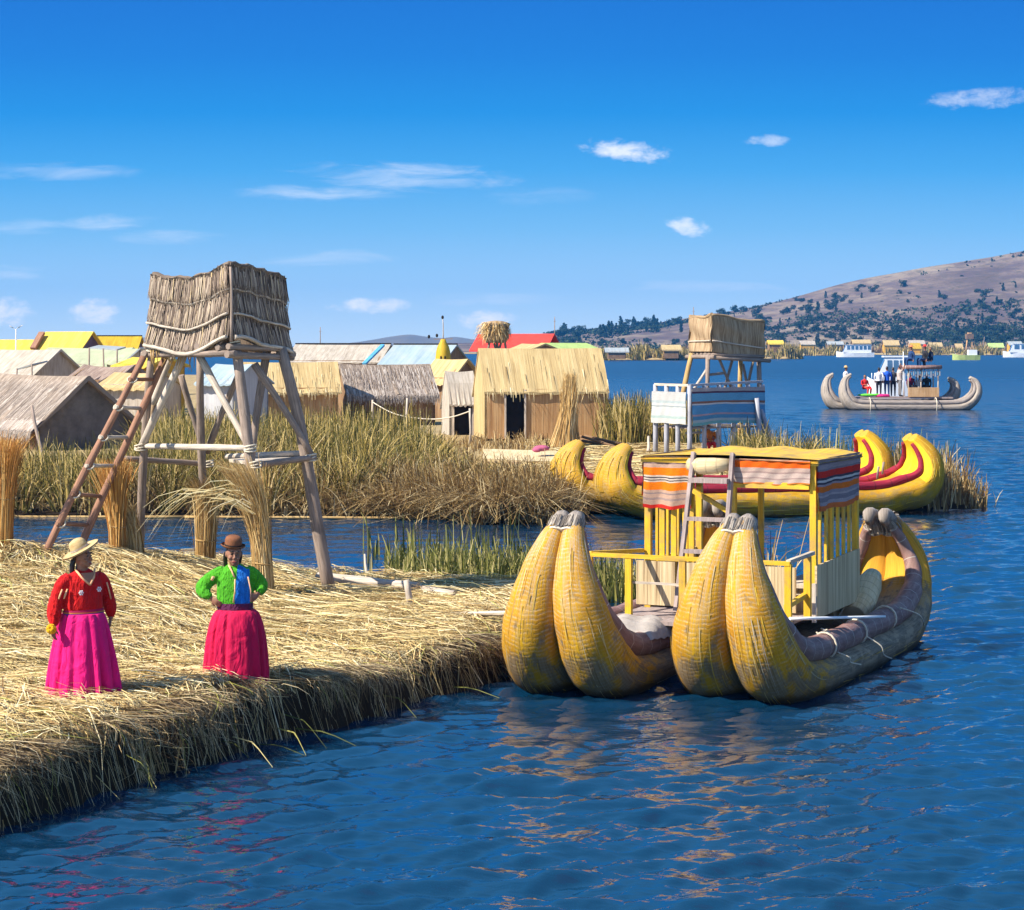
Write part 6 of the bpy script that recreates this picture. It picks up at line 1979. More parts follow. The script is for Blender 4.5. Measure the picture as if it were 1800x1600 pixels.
M['eye'] = mat_plain('eye', (.02, .015, .012), .25, .2, 30, 0, .5)
M['lips'] = mat_plain('lips', (.26, .06, .05), .5, .15, 20, 0)
def face_bits(c, Mx, parent, k=1.0):
    q = lambda x, y, z: c + Mx @ (Vector((x, y, z)) * k)
    for s in (-1, 1):
        MB().ball(q(.031 * s, -.083, .012), (.014 * k, .008 * k, .0075 * k), 10, 8, Mx).build('eye', M['eye'], parent)
        MB().tube([q(.012 * s, -.094, .040), q(.032 * s, -.096, .046), q(.054 * s, -.082, .040)], [.004 * k, .0055 * k, .003 * k], 6).build('eyebrow', M['hair'], parent)
    MB().ball(q(0, -.093, -.067), (.025 * k, .008 * k, .0085 * k), 12, 6, Mx).build('mouth', M['lips'], parent)

def mat_cloth(name, c, folds=18.0, rough=.8, sheen=.04, var=.18):
    m, t, b = new_mat(name)
    tcd = t.n('ShaderNodeTexCoord')
    n1 = t.noise(t.mapping(tcd.outputs['Object'], (folds, folds, folds * .28)), 1.0, 3, .55, .5)
    n2 = t.noise(tcd.outputs['Object'], 240, 2, .5)
    t.l(t.ramp(n1, [(.3, tuple(x * (1 - var) for x in c)), (.7, tuple(min(1, x * (1 + var)) for x in c))]), b.inputs['Base Color'])
    b.inputs['Roughness'].default_value = rough
    b.inputs['Sheen Weight'].default_value = sheen
    b.inputs['Specular IOR Level'].default_value = .2
    n3 = t.noise(t.mapping(tcd.outputs['Object'], (folds * .6, folds * .6, folds * .45)), 1.0, 2, .5, 1.2)
    bump(t, b, t.math('ADD', t.math('ADD', n1, n3), t.math('MULTIPLY', n2, .06)), .9, .035)
    return m
M['pink_skirt'] = mat_cloth('magenta_skirt', (.70, .006, .15), 10, var=.1)
M['red_skirt'] = mat_cloth('crimson_skirt', (.52, .004, .055), 10, var=.12)
M['red_blouse'] = mat_cloth('red_blouse', (.50, .005, .006), 22)
M['green_jacket'] = mat_cloth('green_jacket', (.06, .31, .010), 24)
M['blue_shirt'] = mat_cloth('blue_shirt', (.01, .15, .52), 30, var=.3)
M['peach_trim'] = mat_plain('peach_trim', (.70, .38, .20), .8, .15, 30, 0)
M['white_trim'] = mat_plain('white_trim', (.70, .68, .70), .8, .1, 30, 0)
M['belt'] = mat_stripes('woven_belt', [(0, (.45, .02, .12)), (.3, (.16, .04, .30)), (.55, (.55, .25, .04)), (.7, (.45, .02, .1))])
M['straw_hat'] = mat_reed('straw_hat', (.36, .24, .10), (.50, .35, .165), (.60, .45, .24), 8, 40, bm=.5, blotch=.2)
M['brown_felt'] = mat_plain('brown_felt', (.20, .075, .032), .85, .2, 20, .2)
M['pompom'] = mat_plain('yellow_wool', (.80, .42, .01), .95, .25, 40, .8)

def skirt(parent, c, prof, mat, nf, amp, ell, seed):
    g = random.Random(seed)
    ph = [g.uniform(0, 6.28) for _ in range(6)]
    n = 168
    zt, zb = prof[0][1], prof[-1][1]
    pr = spline(prof, 6)
    def fn(a, j):
        f = (zt - pr[j][1]) / (zt - zb)
        wob = math.sin(nf * a + ph[0] + .8 * math.sin(2 * a + ph[1])) + .55 * math.sin((nf * 1.7) * a + ph[2] + 1.2 * math.sin(3 * a)) + .4 * math.sin(3 * a + ph[3])
        wob = wob if wob > 0 else -1.7 * abs(wob) ** 1.3
        return 1 + amp * (.3 + .7 * f) * wob * (.8 + .4 * math.sin(a * 2 + ph[4] + f * 1.5))
    Mx = Matrix.Diagonal((1, ell, 1)).to_3x3()
    mb = MB().lathe(c, [tuple(p) for p in pr], n, fn, True, Mx)
    # uneven hem
    return mb.build('skirt', mat, parent)

# --- woman in red and pink
w1 = thing('person', 'woman in a red blouse, magenta skirt and wide straw hat holding a yellow pompom', 'person', GP(147, 20.75))
o1 = Vector(w1.location)
RZ1 = Matrix.Rotation(R(30), 3, 'Z')
def L1(x, y, z): return o1 + RZ1 @ Vector((x * 1.1, y, z))
hy = Matrix.Rotation(R(66), 3, 'Z') @ Matrix.Rotation(R(-4), 3, 'X')
hc = L1(-.01, -.01, 1.455)
mb = MB()
add_head(mb, hc, hy, 1.0)
mb.tube([L1(0, .02, 1.18), L1(-.005, .015, 1.30), hc + Vector((-.01, .01, -.05))], [.075, .056, .055], 14)
mb.tube([L1(0, .02, 1.24), L1(0, .02, 1.05), L1(0, .02, .85)], [.09, .10, .10], 14)
mb.tube([L1(-.16, .0, 1.22), L1(-.27, .03, 1.0), L1(-.315, .02, .92), L1(-.30, -.04, .76), L1(-.297, -.05, .745)], [.05, .042, .038, .027, .025], 10)
mb.tube([L1(.16, .04, 1.22), L1(.27, .07, 1.0), L1(.30, .09, .93), L1(.285, .06, .80), L1(.28, .05, .785)], [.05, .042, .038, .027, .025], 10)
add_hand(mb, L1(-.297, -.05, .75), (-.10, -.18, -1), (.8, -.4, 0), .16, .9)
add_hand(mb, L1(.28, .05, .79), (-.1, -.15, -1), (-.8, -.4, 0), .16, .7)
for s in (-1, 1):
    mb.tube([L1(.09 * s, .02, .88), L1(.10 * s, .01, .48), L1(.10 * s, .03, .10), L1(.10 * s, -.0, .03), L1(.10 * s, -.10, .025)], [.09, .065, .04, .04, .03], 10)
body1 = remesh(mb, .0065, 'body', M['skin'], w1)
face_bits(hc, hy, w1)
mb = MB()
q = lambda x, y, z: hc + hy @ Vector((x, y, z))
mb.ball(q(0, .028, .030), (.080, .088, .092), 18, 12, hy)
mb.tube([q(-.05, .085, -.02), q(-.055, .10, -.08), q(-.05, .115, -.16), q(-.045, .12, -.26)], [.028, .03, .026, .016], 10)
mb.tube([q(.05, .085, -.02), q(.055, .10, -.08), q(.05, .115, -.16), q(.045, .12, -.26)], [.028, .03, .026, .016], 10)
remesh(mb, .008, 'hair', M['hair'], w1, smooth=2)
# blouse with puffed sleeves
mb = MB()
EL = RZ1 @ Matrix.Diagonal((1, .66, 1)).to_3x3()
mb.lathe(L1(.0, .02, 0), [(.195, .885), (.215, .93), (.205, 1.02), (.205, 1.12), (.20, 1.20), (.165, 1.27), (.085, 1.32), (.068, 1.335)], 32, None, True, EL)
def puff(pts, rr):
    sp = spline([(*p, r) for p, r in zip(pts, rr)], 6)
    mb.tube([Vector(s[:3]) for s in sp], [s[3] * (1 + .05 * math.sin(i * 1.9)) for i, s in enumerate(sp)], 16)
puff([L1(-.13, .01, 1.25), L1(-.20, .02, 1.19), L1(-.25, .03, 1.06), L1(-.275, .02, .95), L1(-.285, -.0, .86), L1(-.295, -.035, .785), L1(-.297, -.045, .765)], [.065, .07, .066, .076, .074, .046, .032])
puff([L1(.13, .03, 1.25), L1(.20, .05, 1.19), L1(.25, .07, 1.06), L1(.275, .08, .95), L1(.285, .07, .88), L1(.283, .06, .82), L1(.28, .052, .80)], [.065, .07, .066, .072, .066, .044, .032])
blouse = remesh(mb, .011, 'blouse', M['red_blouse'], w1, None, 9)
# V neckline trim, shoulder ribbons and embroidered flowers
MB().tube([L1(-.085, -.035, 1.325), L1(-.045, -.105, 1.25), L1(.025, -.128, 1.175)], [.011] * 3, 8).build('neck_trim', M['peach_trim'], blouse)
MB().tube([L1(.10, -.02, 1.325), L1(.072, -.10, 1.25), L1(.025, -.128, 1.175)], [.011] * 3, 8).build('neck_trim', M['peach_trim'], blouse)
MB().tri(L1(-.06, -.105, 1.30), L1(.02, -.128, 1.18), L1(.085, -.09, 1.30)).build('neck_opening', M['skin'], blouse)
for dx in (0, .05):
    MB().tube([L1(-.225 + dx, -.065, 1.14), L1(-.245 + dx, -.062, 1.08), L1(-.258 + dx, -.06, 1.04)], [.009, .010, .008], 6).build('ribbon', M['peach_trim'], blouse)
MB().tube([L1(.215, -.04, 1.18), L1(.245, -.02, 1.08), L1(.265, -.01, 1.0)], [.008] * 3, 6).build('ribbon', M['peach_trim'], blouse)
for (fx, fz_, fy) in ((-.065, 1.10, -.145), (.115, 1.125, -.125)):
    mb = MB()
    for k in range(6):
        a = k * math.pi / 3
        mb.ball(L1(fx + .017 * math.cos(a), fy, fz_ + .02 * math.sin(a)), (.009, .006, .009), 8, 6)
    mb.ball(L1(fx, fy - .002, fz_), .008, 8, 6)
    mb.build('embroidered_flower', M['white_trim'], blouse)
mb = MB().lathe(L1(.005, .02, 0), [(.205, .835), (.216, .85), (.216, .90), (.208, .915)], 36, None, False, EL)
mb.uv = [[(u, (v - .835) / .08) for u, v in f] for f in mb.uv]
mb.build('belt', M['belt'], w1)
skirt(w1, L1(-.005, .02, 0), [(.214, .87), (.245, .80), (.285, .62), (.325, .38), (.352, .16), (.362, .0)], M['pink_skirt'], 13, .085, .84, 4)
# straw hat, tipped back to the left
hm = Matrix.Rotation(R(-26), 3, 'Y') @ Matrix.Rotation(R(10), 3, 'X')
ht = L1(-.035, .0, 1.535)
mb = MB().lathe(ht, [(.205, .004), (.20, -.006), (.13, .0), (.098, .008), (.096, .03), (.09, .075), (.068, .108), (.03, .122), (.004, .124)], 40, lambda a, j: 1 + (.02 * math.sin(a * 2 + 1) if j < 3 else 0), False, hm)
mb.lathe(ht, [(.205, .004), (.20, -.012), (.12, -.008), (.004, -.006)], 40, None, False, hm)
hat = mb.build('straw_hat', M['straw_hat'], w1)
MB().lathe(ht, [(.101, .012), (.101, .034)], 40, None, False, hm).build('hat_band', M['pole_pale'], hat)
pom = MB()
pc = L1(-.335, -.085, .74)
for k in range(60):
    d = Vector((random.gauss(0, 1), random.gauss(0, 1), random.gauss(0, 1))).normalized()
    pom.ball(pc + d * .036, .02, 6, 5)
meta(pom.build('pompom', M['pompom']), 'fluffy yellow pompom in the hand of the woman in red', 'pompom')

EL = Matrix.Diagonal((1, .66, 1)).to_3x3()
# --- woman in green and crimson
w2 = thing('person', 'woman in a green jacket, crimson skirt and brown bowler hat with hands on her hips', 'person', GP(413, 21.95))
o1b = Vector(w2.location)
def L2(x, y, z): return o1b + Vector((x, y, z))
hy = Matrix.Rotation(R(14), 3, 'Z') @ Matrix.Rotation(R(6), 3, 'X') @ Matrix.Rotation(R(3), 3, 'Y')
hc = L2(-.012, -.02, 1.415)
mb = MB()
add_head(mb, hc, hy, 1.06)
mb.tube([L2(0, .02, 1.16), L2(-.005, .01, 1.27), hc + Vector((0, .01, -.05))], [.075, .056, .056], 14)
mb.tube([L2(0, .02, 1.22), L2(0, .02, 1.05), L2(0, .02, .80)], [.09, .10, .10], 14)
mb.tube([L2(-.17, .02, 1.21), L2(-.30, .05, 1.09), L2(-.36, .05, 1.02), L2(-.27, -.05, .945), L2(-.245, -.07, .93)], [.05, .042, .038, .027, .025], 10)
mb.tube([L2(.17, .02, 1.21), L2(.26, .08, 1.11), L2(.295, .10, 1.05), L2(.27, .0, .985), L2(.255, -.03, .975)], [.05, .042, .038, .027, .025], 10)
add_hand(mb, L2(-.25, -.066, .932), (.75, -.25, -.55), (.3, .9, .1), .165, .8)
add_hand(mb, L2(.256, -.02, .975), (-.55, -.2, -.5), (-.3, .9, .1), .165, .8)
for s in (-1, 1):
    mb.tube([L2(.09 * s, .02, .85), L2(.10 * s, .01, .48), L2(.10 * s, .03, .10), L2(.10 * s, -.0, .03), L2(.10 * s, -.10, .025)], [.09, .065, .04, .04, .03], 10)
remesh(mb, .0065, 'body', M['skin'], w2)
face_bits(hc, hy, w2, 1.06)
mb = MB()
q = lambda x, y, z: hc + hy @ Vector((x, y, z))
mb.ball(q(0, .030, .035), (.085, .090, .092), 18, 12, hy)
for s in (-1, 1):
    mb.tube([q(.078 * s, .03, .02), q(.082 * s, .05, -.04), q(.075 * s, .08, -.12), q(.06 * s, .11, -.25)], [.022, .026, .025, .018], 10)
remesh(mb, .008, 'hair', M['hair'], w2, smooth=2)
mb = MB()
mb.lathe(L2(.0, .02, 0), [(.185, .845), (.205, .88), (.205, .98), (.20, 1.08), (.195, 1.16), (.165, 1.235), (.09, 1.29), (.068, 1.305)], 32, None, True, EL)
puff([L2(-.12, .02, 1.225), L2(-.20, .03, 1.185), L2(-.30, .04, 1.11), L2(-.36, .03, 1.035), L2(-.33, -.02, .985), L2(-.275, -.055, .955), L2(-.25, -.066, .945)], [.065, .074, .08, .082, .07, .046, .034])
puff([L2(.12, .03, 1.225), L2(.19, .05, 1.185), L2(.25, .08, 1.11), L2(.285, .08, 1.055), L2(.28, .03, 1.01), L2(.265, -.005, .99), L2(.258, -.018, .98)], [.07, .076, .076, .072, .06, .045, .034])
def jreg(x, y, z):
    lx, ly, lz = x - o1b.x, y - o1b.y, z - o1b.z
    c = .10 + (1.25 - lz) * -.02
    w_ = .062 + (1.28 - lz) * .05
    return 1 if (ly < -.02 and abs(lx - c) < w_ and lz < 1.31 and lx > -.02) else 0
jacket = remesh(mb, .011, 'jacket', [M['green_jacket'], M['blue_shirt']], w2, jreg, 9)
MB().tube([L2(-.06, -.06, 1.295), L2(-.02, -.10, 1.235), L2(.012, -.128, 1.17)], [.010] * 3, 8).build('neck_trim', M['peach_trim'], jacket)
for (xa, xb) in ((.018, -.0), (.175, .19)):
    MB().tube([L2(xa, -.133, 1.15), L2(xa - .0, -.134, 1.02), L2(xb, -.126, .89)] if xa < .1 else [L2(xa - .02, -.085, 1.17), L2(xa + .01, -.07, 1.02), L2(xb - .01, -.05, .89)], [.008] * 3, 8).build('jacket_edge', M['peach_trim'], jacket)
MB().tube([L2(-.225, -.075, 1.17), L2(-.245, -.07, 1.13)], [.018, .016], 8).build('ribbon', M['peach_trim'], jacket)
MB().lathe(L2(.0, .02, 0), [(.192, .79), (.20, .83), (.20, .875)], 36, None, False, EL).build('waistband', mat_cloth('plum_band', (.10, .015, .06)), w2)
MB().tube([L2(-.20 + .40 * i / 12, .02 - .150 * math.sin(math.pi * i / 12), .825 - .055 * math.sin(math.pi * i / 12)) for i in range(13)], .008, 6).build('skirt_cord', M['white_trim'], w2)
skirt(w2, L2(.012, .02, 0), [(.195, .80), (.25, .75), (.295, .62), (.325, .42), (.340, .18), (.345, .0)], M['red_skirt'], 12, .08, .84, 9)
hm = Matrix.Rotation(R(6), 3, 'Y') @ Matrix.Rotation(R(8), 3, 'X')
ht = L2(-.02, -.005, 1.497)
mb = MB().lathe(ht, [(.128, .022), (.132, .012), (.120, .002), (.098, .0), (.094, .02), (.094, .07), (.086, .100), (.06, .118), (.02, .124), (.002, .124)], 36, lambda a, j: 1 + (.04 * math.cos(2 * a) if j < 4 else 0), False, hm)
mb.lathe(ht, [(.128, .022), (.120, -.004), (.05, -.004), (.002, -.004)], 36, None, False, hm)
hat = mb.build('bowler_hat', M['brown_felt'], w2)
MB().lathe(ht, [(.097, .006), (.097, .028)], 36, None, False, hm).build('hat_band', M['dark'], hat)

# --- small figures, one continuous body each, clothes coloured on it
def figure(label, foot, hgt, top, legs, pose='stand', yaw=0, hat=None, arms='down', loc_name='person', hair='hair', skinm='skin', sleeves=True):
    t = thing('person', label, 'person', foot)
    k = hgt / 1.7
    Rz = Matrix.Rotation(R(yaw), 3, 'Z')
    f = Vector(foot)
    def q(x, y, z): return f + Rz @ (Vector((x, y, z)) * k)
    mb = MB()
    dz = 0
    if pose == 'stand':
        for s in (-1, 1):
            mb.tube([q(.09 * s, 0, .88), q(.10 * s, -.01, .48), q(.10 * s, .02, .10), q(.10 * s, -.02, .05), q(.10 * s, -.13, .03)], [.095 * k, .065 * k, .045 * k, .045 * k, .035 * k], 8)
    else:
        dz = -.46
        for s in (-1, 1):
            mb.tube([q(.09 * s, .02, .44), q(.11 * s, -.40, .47), q(.11 * s, -.44, .40), q(.11 * s, -.40, .05), q(.11 * s, -.52, .03)], [.10 * k, .075 * k, .07 * k, .045 * k, .035 * k], 8)
    mb.tube([q(0, 0, .86 + dz), q(0, .01, 1.05 + dz), q(0, .01, 1.28 + dz), q(0, .01, 1.40 + dz)], [.155 * k, .145 * k, .17 * k, .11 * k], 12)
    mb.tube([q(0, .01, 1.38 + dz), q(0, .0, 1.50 + dz)], [.06 * k, .055 * k], 8)
    mb.ball(q(0, -.01, 1.585 + dz), (.075 * k, .09 * k, .115 * k), 12, 10, Rz)
    mb.ball(q(0, -.10, 1.57 + dz), (.014 * k, .018 * k, .02 * k), 8, 6, Rz)
    A = {'down': [(.20, 0, 1.36), (.25, .02, 1.10), (.24, -.05, .86)], 'front': [(.20, 0, 1.36), (.26, -.02, 1.12), (.12, -.26, 1.08)], 'out': [(.20, 0, 1.36), (.42, -.02, 1.22), (.62, -.06, 1.18)], 'up': [(.20, 0, 1.36), (.34, -.05, 1.45), (.30, -.12, 1.66)]}
    for s, ar in ((-1, 'down' if arms == 'out' else arms), (1, arms)):
        p = [q(x * s, y, z + dz) for x, y, z in A[ar]]
        mb.tube(p + [p[-1] + (p[-1] - p[-2]).normalized() * .12 * k], [.062 * k, .05 * k, .04 * k, .03 * k], 8)
    inv = Rz.transposed()
    hands = [q(A[a_][2][0] * s_, A[a_][2][1], A[a_][2][2] + dz) for s_, a_ in ((-1, 'down' if arms == 'out' else arms), (1, arms))]
    def reg(x, y, z):
        v = inv @ (Vector((x, y, z)) - f) / k
        zz = v.z - dz
        for h_ in hands:
            d = Vector((x, y, z)) - h_
            if d.length < .15 * k and abs(v.x) > .1 and zz < 1.75 and (h_ - q(0, 0, 1.2 + dz)).length < (Vector((x, y, z)) - q(0, 0, 1.2 + dz)).length + .02 * k: return 2
        if zz > 1.66 or (zz > 1.5 and v.y > .03): return 3
        if zz > 1.43: return 2
        if pose == 'stand': return 0 if zz > .9 else (1 if zz > .09 else 3)
        return 0 if (zz > .93 and v.y > -.2) or abs(v.x) > .2 else (1 if v.z > .09 else 3)
    remesh(mb, .022 * k, 'body', [top, legs, M[skinm], M[hair]], t, reg, 2)
    if hat:
        MB().lathe(q(0, 0, 1.66 + dz), [(.17 * k, 0), (.17 * k, .015 * k), (.095 * k, .02 * k), (.09 * k, .10 * k), (.03 * k, .13 * k), (.002, .13 * k)], 18, None, True, Rz).build('hat', hat, t)
    return t
def cl(n, c): 
    if n not in M: M[n] = mat_cloth(n, c, 14)
    return M[n]
figure('person sitting below the striped terrace in red skirt, orange top and white scarf', P(1246, 800, 66.0), 1.45, cl('orange_top', (.75, .22, .03)), cl('red_lap', (.68, .02, .02)), 'sit', 10, None, 'front')
wb = MB(); wb.ball(P(1259, 770, 66.2), (.16, .10, .14), 12, 8); wb.ball(P(1261, 764, 66.25), (.13, .09, .10), 12, 8); wb.ball(P(1254, 776, 66.1), (.12, .09, .10), 12, 8)
meta(wb.build('white_bundle', cl('white_wool', (.72, .72, .74))), 'white cloth bundle beside the sitting person in red below the striped terrace', 'bundle')
# ------------------------------------------------------------------ pale tourist boat out on the lake
YB = 134.0
pb = thing('reed_catamaran', 'pale grey double hulled reed boat full of passengers out on the lake', 'reed boat', X(1580, YB) + (0,))
PMt = (M['hull_pale'], M['roll_grey'], M['tip_wrap'])
dB = Vector((.985, -.03, 0)).normalized()
hx0 = X(1484, YB)[0]
build_hull(pb, 'hull', (hx0, YB), dB, 8.85, PMt, 1.13, 1.02, .98, .17, False, None, hook=.15, nphi=16, strands=420, strand_mat='strand_grey')
build_hull(pb, 'hull', (hx0 - .85, YB + 2.2), dB, 8.75, PMt, 1.13, 1.02, .95, .17, False, None, hook=.15, nphi=16, strands=420, strand_mat='strand_grey')
lB = Vector((dB.y, -dB.x, 0))
oB = Vector((hx0 - .4, YB + 1.1, 0))
BMt = Matrix((dB, -lB, Vector((0, 0, 1)))).transposed()
def BP(s, l, z): return oB + dB * s + lB * l + Vector((0, 0, z))
MB().box(BP(4.4, 0, .80), (6.6, 2.3, .10), BMt).build('deck', M['grey_wood'], pb)
mb = MB()
for s in (4.75, 5.6, 6.75):
    for l in (-.95, .95):
        MB().log(BP(s, l, .8), BP(s, l, 2.75), .05, .045, 7, 2, .004).build('post', M['pole_pale'], pb)
MB().box(BP(5.7, 0, 2.78), (2.45, 2.3, .10), BMt).build('roof_deck', M['roll_brown'], pb)
for l in (-1.15, 1.15):
    MB().tube([BP(4.5, l, 2.86), BP(5.7, l, 2.84), BP(6.95, l, 2.88)], .13, 10).build('roof_roll', M['roll_brown'], pb)
for k in range(16):
    s = 4.6 + k * .145
    MB().slab(BP(s, 1.16, 2.28 - .06 * (k % 3)), BP(s + .07, 1.16, 2.28 - .06 * (k % 3)), BP(s + .07, 1.16, 2.72), BP(s, 1.16, 2.72), .02).build('fringe', M['cloth_white'] if k % 2 else M['cloth_blue'], pb)
MB().box(BP(5.75, 1.02, 1.18), (2.0, .45, .62), BMt).build('bench_box', mat_reed('crate_reed', (.36, .2, .09), (.52, .32, .16), (.6, .4, .22), 12, 1), pb)
MB().log(BP(4.5, .9, .8), BP(4.42, .9, 3.9), .04, .03, 6, 2).build('post', M['white_paint'], pb)
mb = MB()
for s in (1.6, 6.0):
    c = Vector((hx0, YB, 0)) + dB * s + lB * .62
    pts = [c + lB * (.56 * math.cos(a)) + Vector((0, 0, .30 + .52 * math.sin(a))) for a in np.linspace(-1.2, 2.6, 12)]
    MB().tube(pts, .035, 6).build('binding', M['cream_cord'], pb)
def onboat(px, l, z):
    "deck point seen at photo column px"
    y = YB + 1.1 - l
    return Vector(((px - CX) / F * y, y, z))
figure('person in a white shirt standing at the left prow of the pale reed boat', onboat(1487, .6, .95), 1.93, cl('white_shirt', (.78, .76, .76)), cl('dark_blue', (.02, .03, .07)), yaw=70, arms='out', hat=M['straw_hat'])
figure('person in a red poncho seated near the left prow of the pale reed boat', onboat(1520, .5, .95), 1.93, cl('red_poncho', (.62, .02, .015)), cl('red_lap', (.6, .02, .02)), 'sit', yaw=30, arms='front')
gcl = MB(); c = onboat(1526, .9, .98)
gcl.ball(c, (.75, .30, .10), 16, 8); gcl.ball(c + Vector((.5, 0, .02)), (.35, .25, .08), 12, 6)
meta(gcl.build('green_blanket', cl('green_blanket', (.14, .62, .05))), 'bright green blanket by the person in the red poncho', 'blanket')
figure('person in a white jacket standing on the deck left of the blue one', onboat(1545, .6, .88), 1.98, cl('white_jacket', (.70, .68, .70)), cl('black_trousers', (.02, .02, .03)), yaw=160)
figure('person in a bright blue jacket standing with back to the photo on the pale boat', onboat(1559, .5, .88), 2.04, cl('blue_jacket', (.02, .10, .55)), cl('navy', (.02, .05, .14)), yaw=185)
figure('person in dark clothes standing beside the blue jacket', onboat(1570, .3, .88), 1.98, cl('dark_grey', (.06, .06, .07)), cl('black_trousers', (.02, .02, .03)), yaw=170)
figure('person in a striped pale poncho standing at the cabin post', onboat(1582, .7, .88), 2.15, cl('pale_poncho', (.55, .45, .40)), cl('grey_trousers', (.20, .19, .19)), yaw=100, arms='up')
pc2 = MB(); c = onboat(1550, 1.0, .93); pc2.ball(c, (.45, .22, .13), 14, 8); pc2.ball(c + Vector((.35, .05, .0)), (.22, .18, .12), 12, 6)
meta(pc2.build('pink_bundle', cl('pink_bundle', (.62, .02, .18))), 'pink cloth bundle at the feet of the person in the white jacket', 'bundle')
figure('person in a wine red top seated inside the cabin of the pale boat', onboat(1601, .1, 1.05), 1.93, cl('wine_top', (.16, .01, .04)), cl('black_trousers', (.02, .02, .03)), 'sit', yaw=20)
figure('person in a black top seated at the right end of the cabin', onboat(1629, .1, 1.05), 1.93, cl('black_top', (.02, .02, .025)), cl('black_trousers', (.02, .02, .03)), 'sit', yaw=-30)
figure('person in pale clothes seated in the middle of the cabin', onboat(1616, -.2, 1.0), 1.81, cl('pale_top', (.55, .58, .58)), cl('grey_trousers', (.20, .19, .19)), 'sit', yaw=0)
figure('person in navy seated on the cabin roof at its left end', onboat(1602, .3, 2.86), 1.93, cl('navy', (.02, .05, .16)), cl('navy', (.02, .05, .16)), 'sit', yaw=-60, hat=cl('orange_cap', (.6, .2, .08)))
figure('person in black with a red cap seated on the cabin roof at its right end', onboat(1626, .3, 2.86), 1.98, cl('black_top', (.02, .02, .025)), cl('navy', (.02, .05, .16)), 'sit', yaw=-70, hat=cl('red_cap', (.6, .04, .04)))
figure('person in dark blue leaning back behind the red cap on the cabin roof', onboat(1636, .0, 2.86), 1.87, cl('dark_blue', (.02, .03, .07)), cl('black_trousers', (.02, .02, .03)), 'sit', yaw=-80)

# ------------------------------------------------------------------ motor boats
M['white_hull'] = mat_plain('white_hull', (.80, .82, .84), .35, .05, .4, 0, .5)
M['blue_glass'] = mat_plain('blue_glass', (.05, .13, .24), .1, .4, .6, 0, .6)
M['green_hull'] = mat_plain('green_hull', (.42, .50, .16), .5, .15, .8, 0)
def motor_boat(label, px0, px1, Y, zdeck, cab0, cab1, ztop, hullm, nwin, flip=False, roof_over=.3, name='motor_boat'):
    a, b = X(px0, Y)[0], X(px1, Y)[0]
    L = b - a; wd = min(2.6, L * .28)
    t = thing(name, label, 'boat', ((a + b) / 2, Y, 0))
    secs = [(0.0, .06, 1.30), (.08, .40, 1.16), (.2, .75, 1.05), (.45, 1, 1.0), (.8, 1, 1.0), (1.0, .88, 1.02)]
    if flip: secs = [(1 - s, w_, z) for s, w_, z in secs][::-1]
    mb = MB()
    for (s, w_, z) in secs:
        x = a + L * s; hw = wd / 2 * w_
        mb.v += [Vector((x, Y - hw, zdeck * z)), Vector((x, Y - hw * .8, -.2)), Vector((x, Y + hw * .8, -.2)), Vector((x, Y + hw, zdeck * z))]
    n = len(secs)
    for i in range(n - 1):
        for k in range(4):
            k2 = (k + 1) % 4
            mb.face([i * 4 + k, i * 4 + k2, (i + 1) * 4 + k2, (i + 1) * 4 + k][::-1])
    mb.face([0, 1, 2, 3]); mb.face([(n - 1) * 4 + k for k in (3, 2, 1, 0)])
    mb.build('hull', hullm, t)
    if cab1 > cab0:
        ca, cb = a + L * cab0, a + L * cab1
        h = ztop - zdeck
        rk = h * .45
        mb = MB()
        w2_ = wd * .42
        la, lb = (ca + (0 if flip else rk), cb - (rk if flip else 0))
        p = [Vector((ca, Y - w2_, zdeck)), Vector((cb, Y - w2_, zdeck)), Vector((lb, Y - w2_ * .92, ztop)), Vector((la, Y - w2_ * .92, ztop))]
        q = [v + Vector((0, 2 * w2_, 0)) if i < 2 else v + Vector((0, 2 * w2_ * .92, 0)) for i, v in enumerate(p)]
        mb.quad(*p); mb.quad(q[1], q[0], q[3], q[2]); mb.quad(q[0], p[0], p[3], q[3]); mb.quad(p[1], q[1], q[2], p[2]); mb.quad(p[3], p[2], q[2], q[3])
        cbn = mb.build('cabin', M['white_hull'], t)
        MB().box(((la + lb) / 2, Y, ztop + .06), (lb - la + roof_over * 2, wd * .92, .12)).build('roof', M['white_hull'], t)
        for k in range(nwin):
            f0, f1 = (k + .14) / nwin, (k + .86) / nwin
            xa, xb = la + (lb - la) * f0, la + (lb - la) * f1
            z0_, z1_ = zdeck + h * .40, zdeck + h * .88
            MB().slab((xa, Y - w2_ - .03, z0_), (xb, Y - w2_ - .03, z0_), (xb, Y - w2_ * .94 - .03, z1_), (xa, Y - w2_ * .94 - .03, z1_), .05).build('window', M['blue_glass'], cbn)
        # windscreen
        s = (1 if flip else -1)
        o_ = Vector((s * .04, 0, .02))
        e = (p[1], q[1], q[2], p[2]) if flip else (q[0], p[0], p[3], q[3])
        c_ = sum((Vector(v) for v in e), Vector()) / 4
        e = [c_ + (v - c_) * .8 + o_ for v in e]
        MB().quad(*e).build('windscreen', M['blue_glass'], cbn)
    MB().tube([Vector((a + L * (.1 if not flip else .9), Y - wd * .2, zdeck)), Vector((a + L * (.1 if not flip else .9), Y - wd * .2, zdeck + .7))], .03, 6).build('rail', M['white_paint'], t)
    return t
motor_boat('white tour boat with a row of dark windows near the far reed islet', 1470, 1536, 760, 1.7, .17, .92, 4.6, M['white_hull'], 6)
motor_boat('white tour boat with blue windows cut by the right edge of the photo', 1763, 1850, 740, 1.8, .12, .9, 5.0, M['white_hull'], 5)
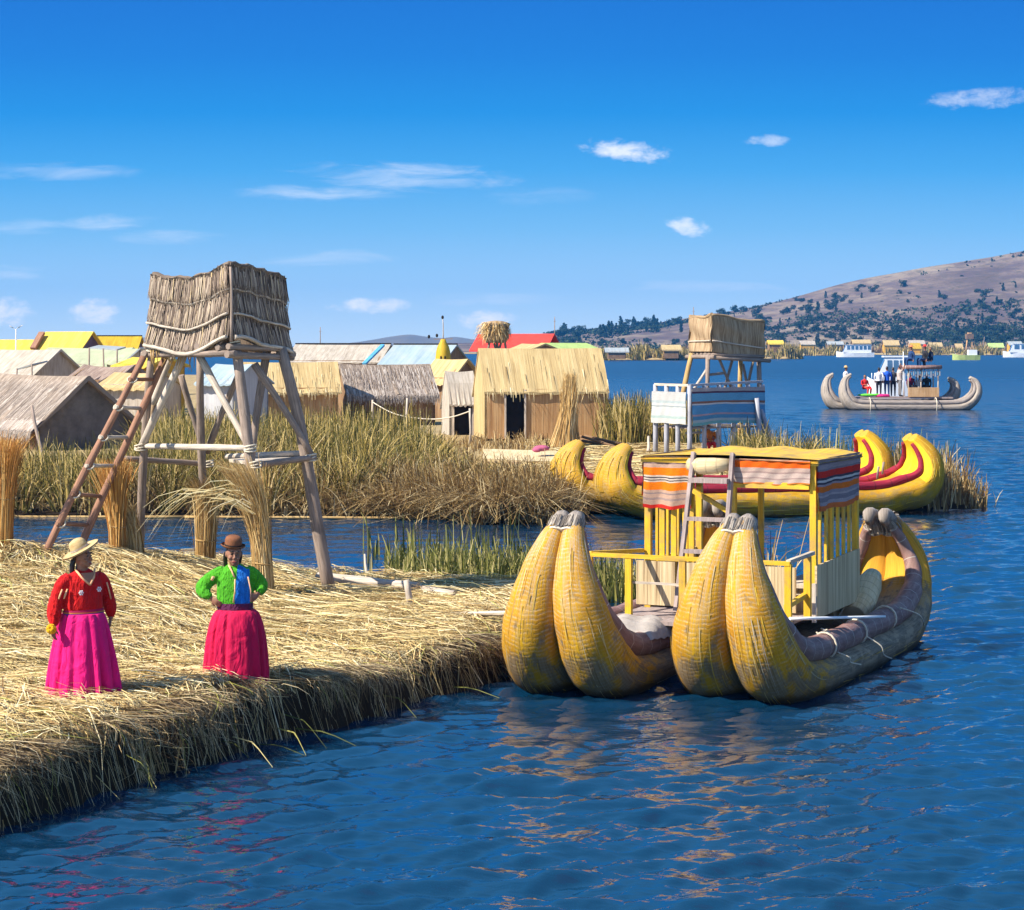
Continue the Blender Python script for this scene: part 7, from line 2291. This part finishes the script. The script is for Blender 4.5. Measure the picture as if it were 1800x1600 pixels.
mbt = motor_boat('white cabin boat with a slanted windscreen directly behind the pale reed boat', 1524, 1600, 165, 1.35, .18, .86, 3.35, M['white_hull'], 3, roof_over=.25)
gb = motor_boat('small yellow green open boat on the water at the right', 1674, 1722, 600, 1.5, 0, 0, 0, M['green_hull'], 0)
x_, y_ = X(1709, 600)
MB().box((x_, y_, 2.3), (2.6, 1.8, 1.6)).build('engine_box', M['white_hull'], gb)
MB().box((x_ + 1.6, y_, 2.0), (1.0, 1.4, 1.4)).build('motor', M['dark'], gb)

# reed tower on the far shore
ft = thing('far_tower', 'reed tower with a boxy reddish top on the far shore at the right', 'tower', X(1704, 1008) + (.5,))
bx, by = X(1704, 1008)
for dx in (-1.8, 1.8):
    for dy in (-1, 1):
        MB().log((bx + dx, by + dy, .4), (bx + dx * .6, by + dy * .6, Zp(596, 1008)), .28, .22, 6, 2).build('leg', M['wall_reed'], ft)
MB().box((bx, by, (Zp(596, 1008) + Zp(587, 1008)) / 2), (3.6, 3.0, Zp(587, 1008) - Zp(596, 1008))).build('reed_box', M['wall_brown'], ft)
MB().box((bx, by, Zp(586, 1008)), (1.6, 3.2, .8)).build('cap', M['wall_reed'], ft)
mb = MB().tube([(X(1727, 1008)[0], 1008, .4), (X(1727, 1008)[0] + 1, 1008, Zp(592, 1008))], [.3, .15], 6)
meta(mb.build('far_pole', M['pole']), 'leaning pole right of the far reed tower', 'pole')

# ------------------------------------------------------------------ thin blue air over the lake
def haze():
    mb = MB().box((300, 1760, 54), (5000, 3560, 112))
    m = bpy.data.materials.new('haze')
    m.use_nodes = True
    m.node_tree.nodes.clear()
    t = NT(m.node_tree)
    v = t.n('ShaderNodeVolumePrincipled')
    v.inputs['Color'].default_value = (.03, .33, .86, 1)
    v.inputs['Density'].default_value = HAZE_D
    v.inputs['Anisotropy'].default_value = 0.0
    o = t.n('ShaderNodeOutputMaterial')
    t.l(v.outputs[0], o.inputs['Volume'])
    meta(mb.build('haze', m), kind='stuff')
HAZE_D = .00015
if HAZE_D: haze()
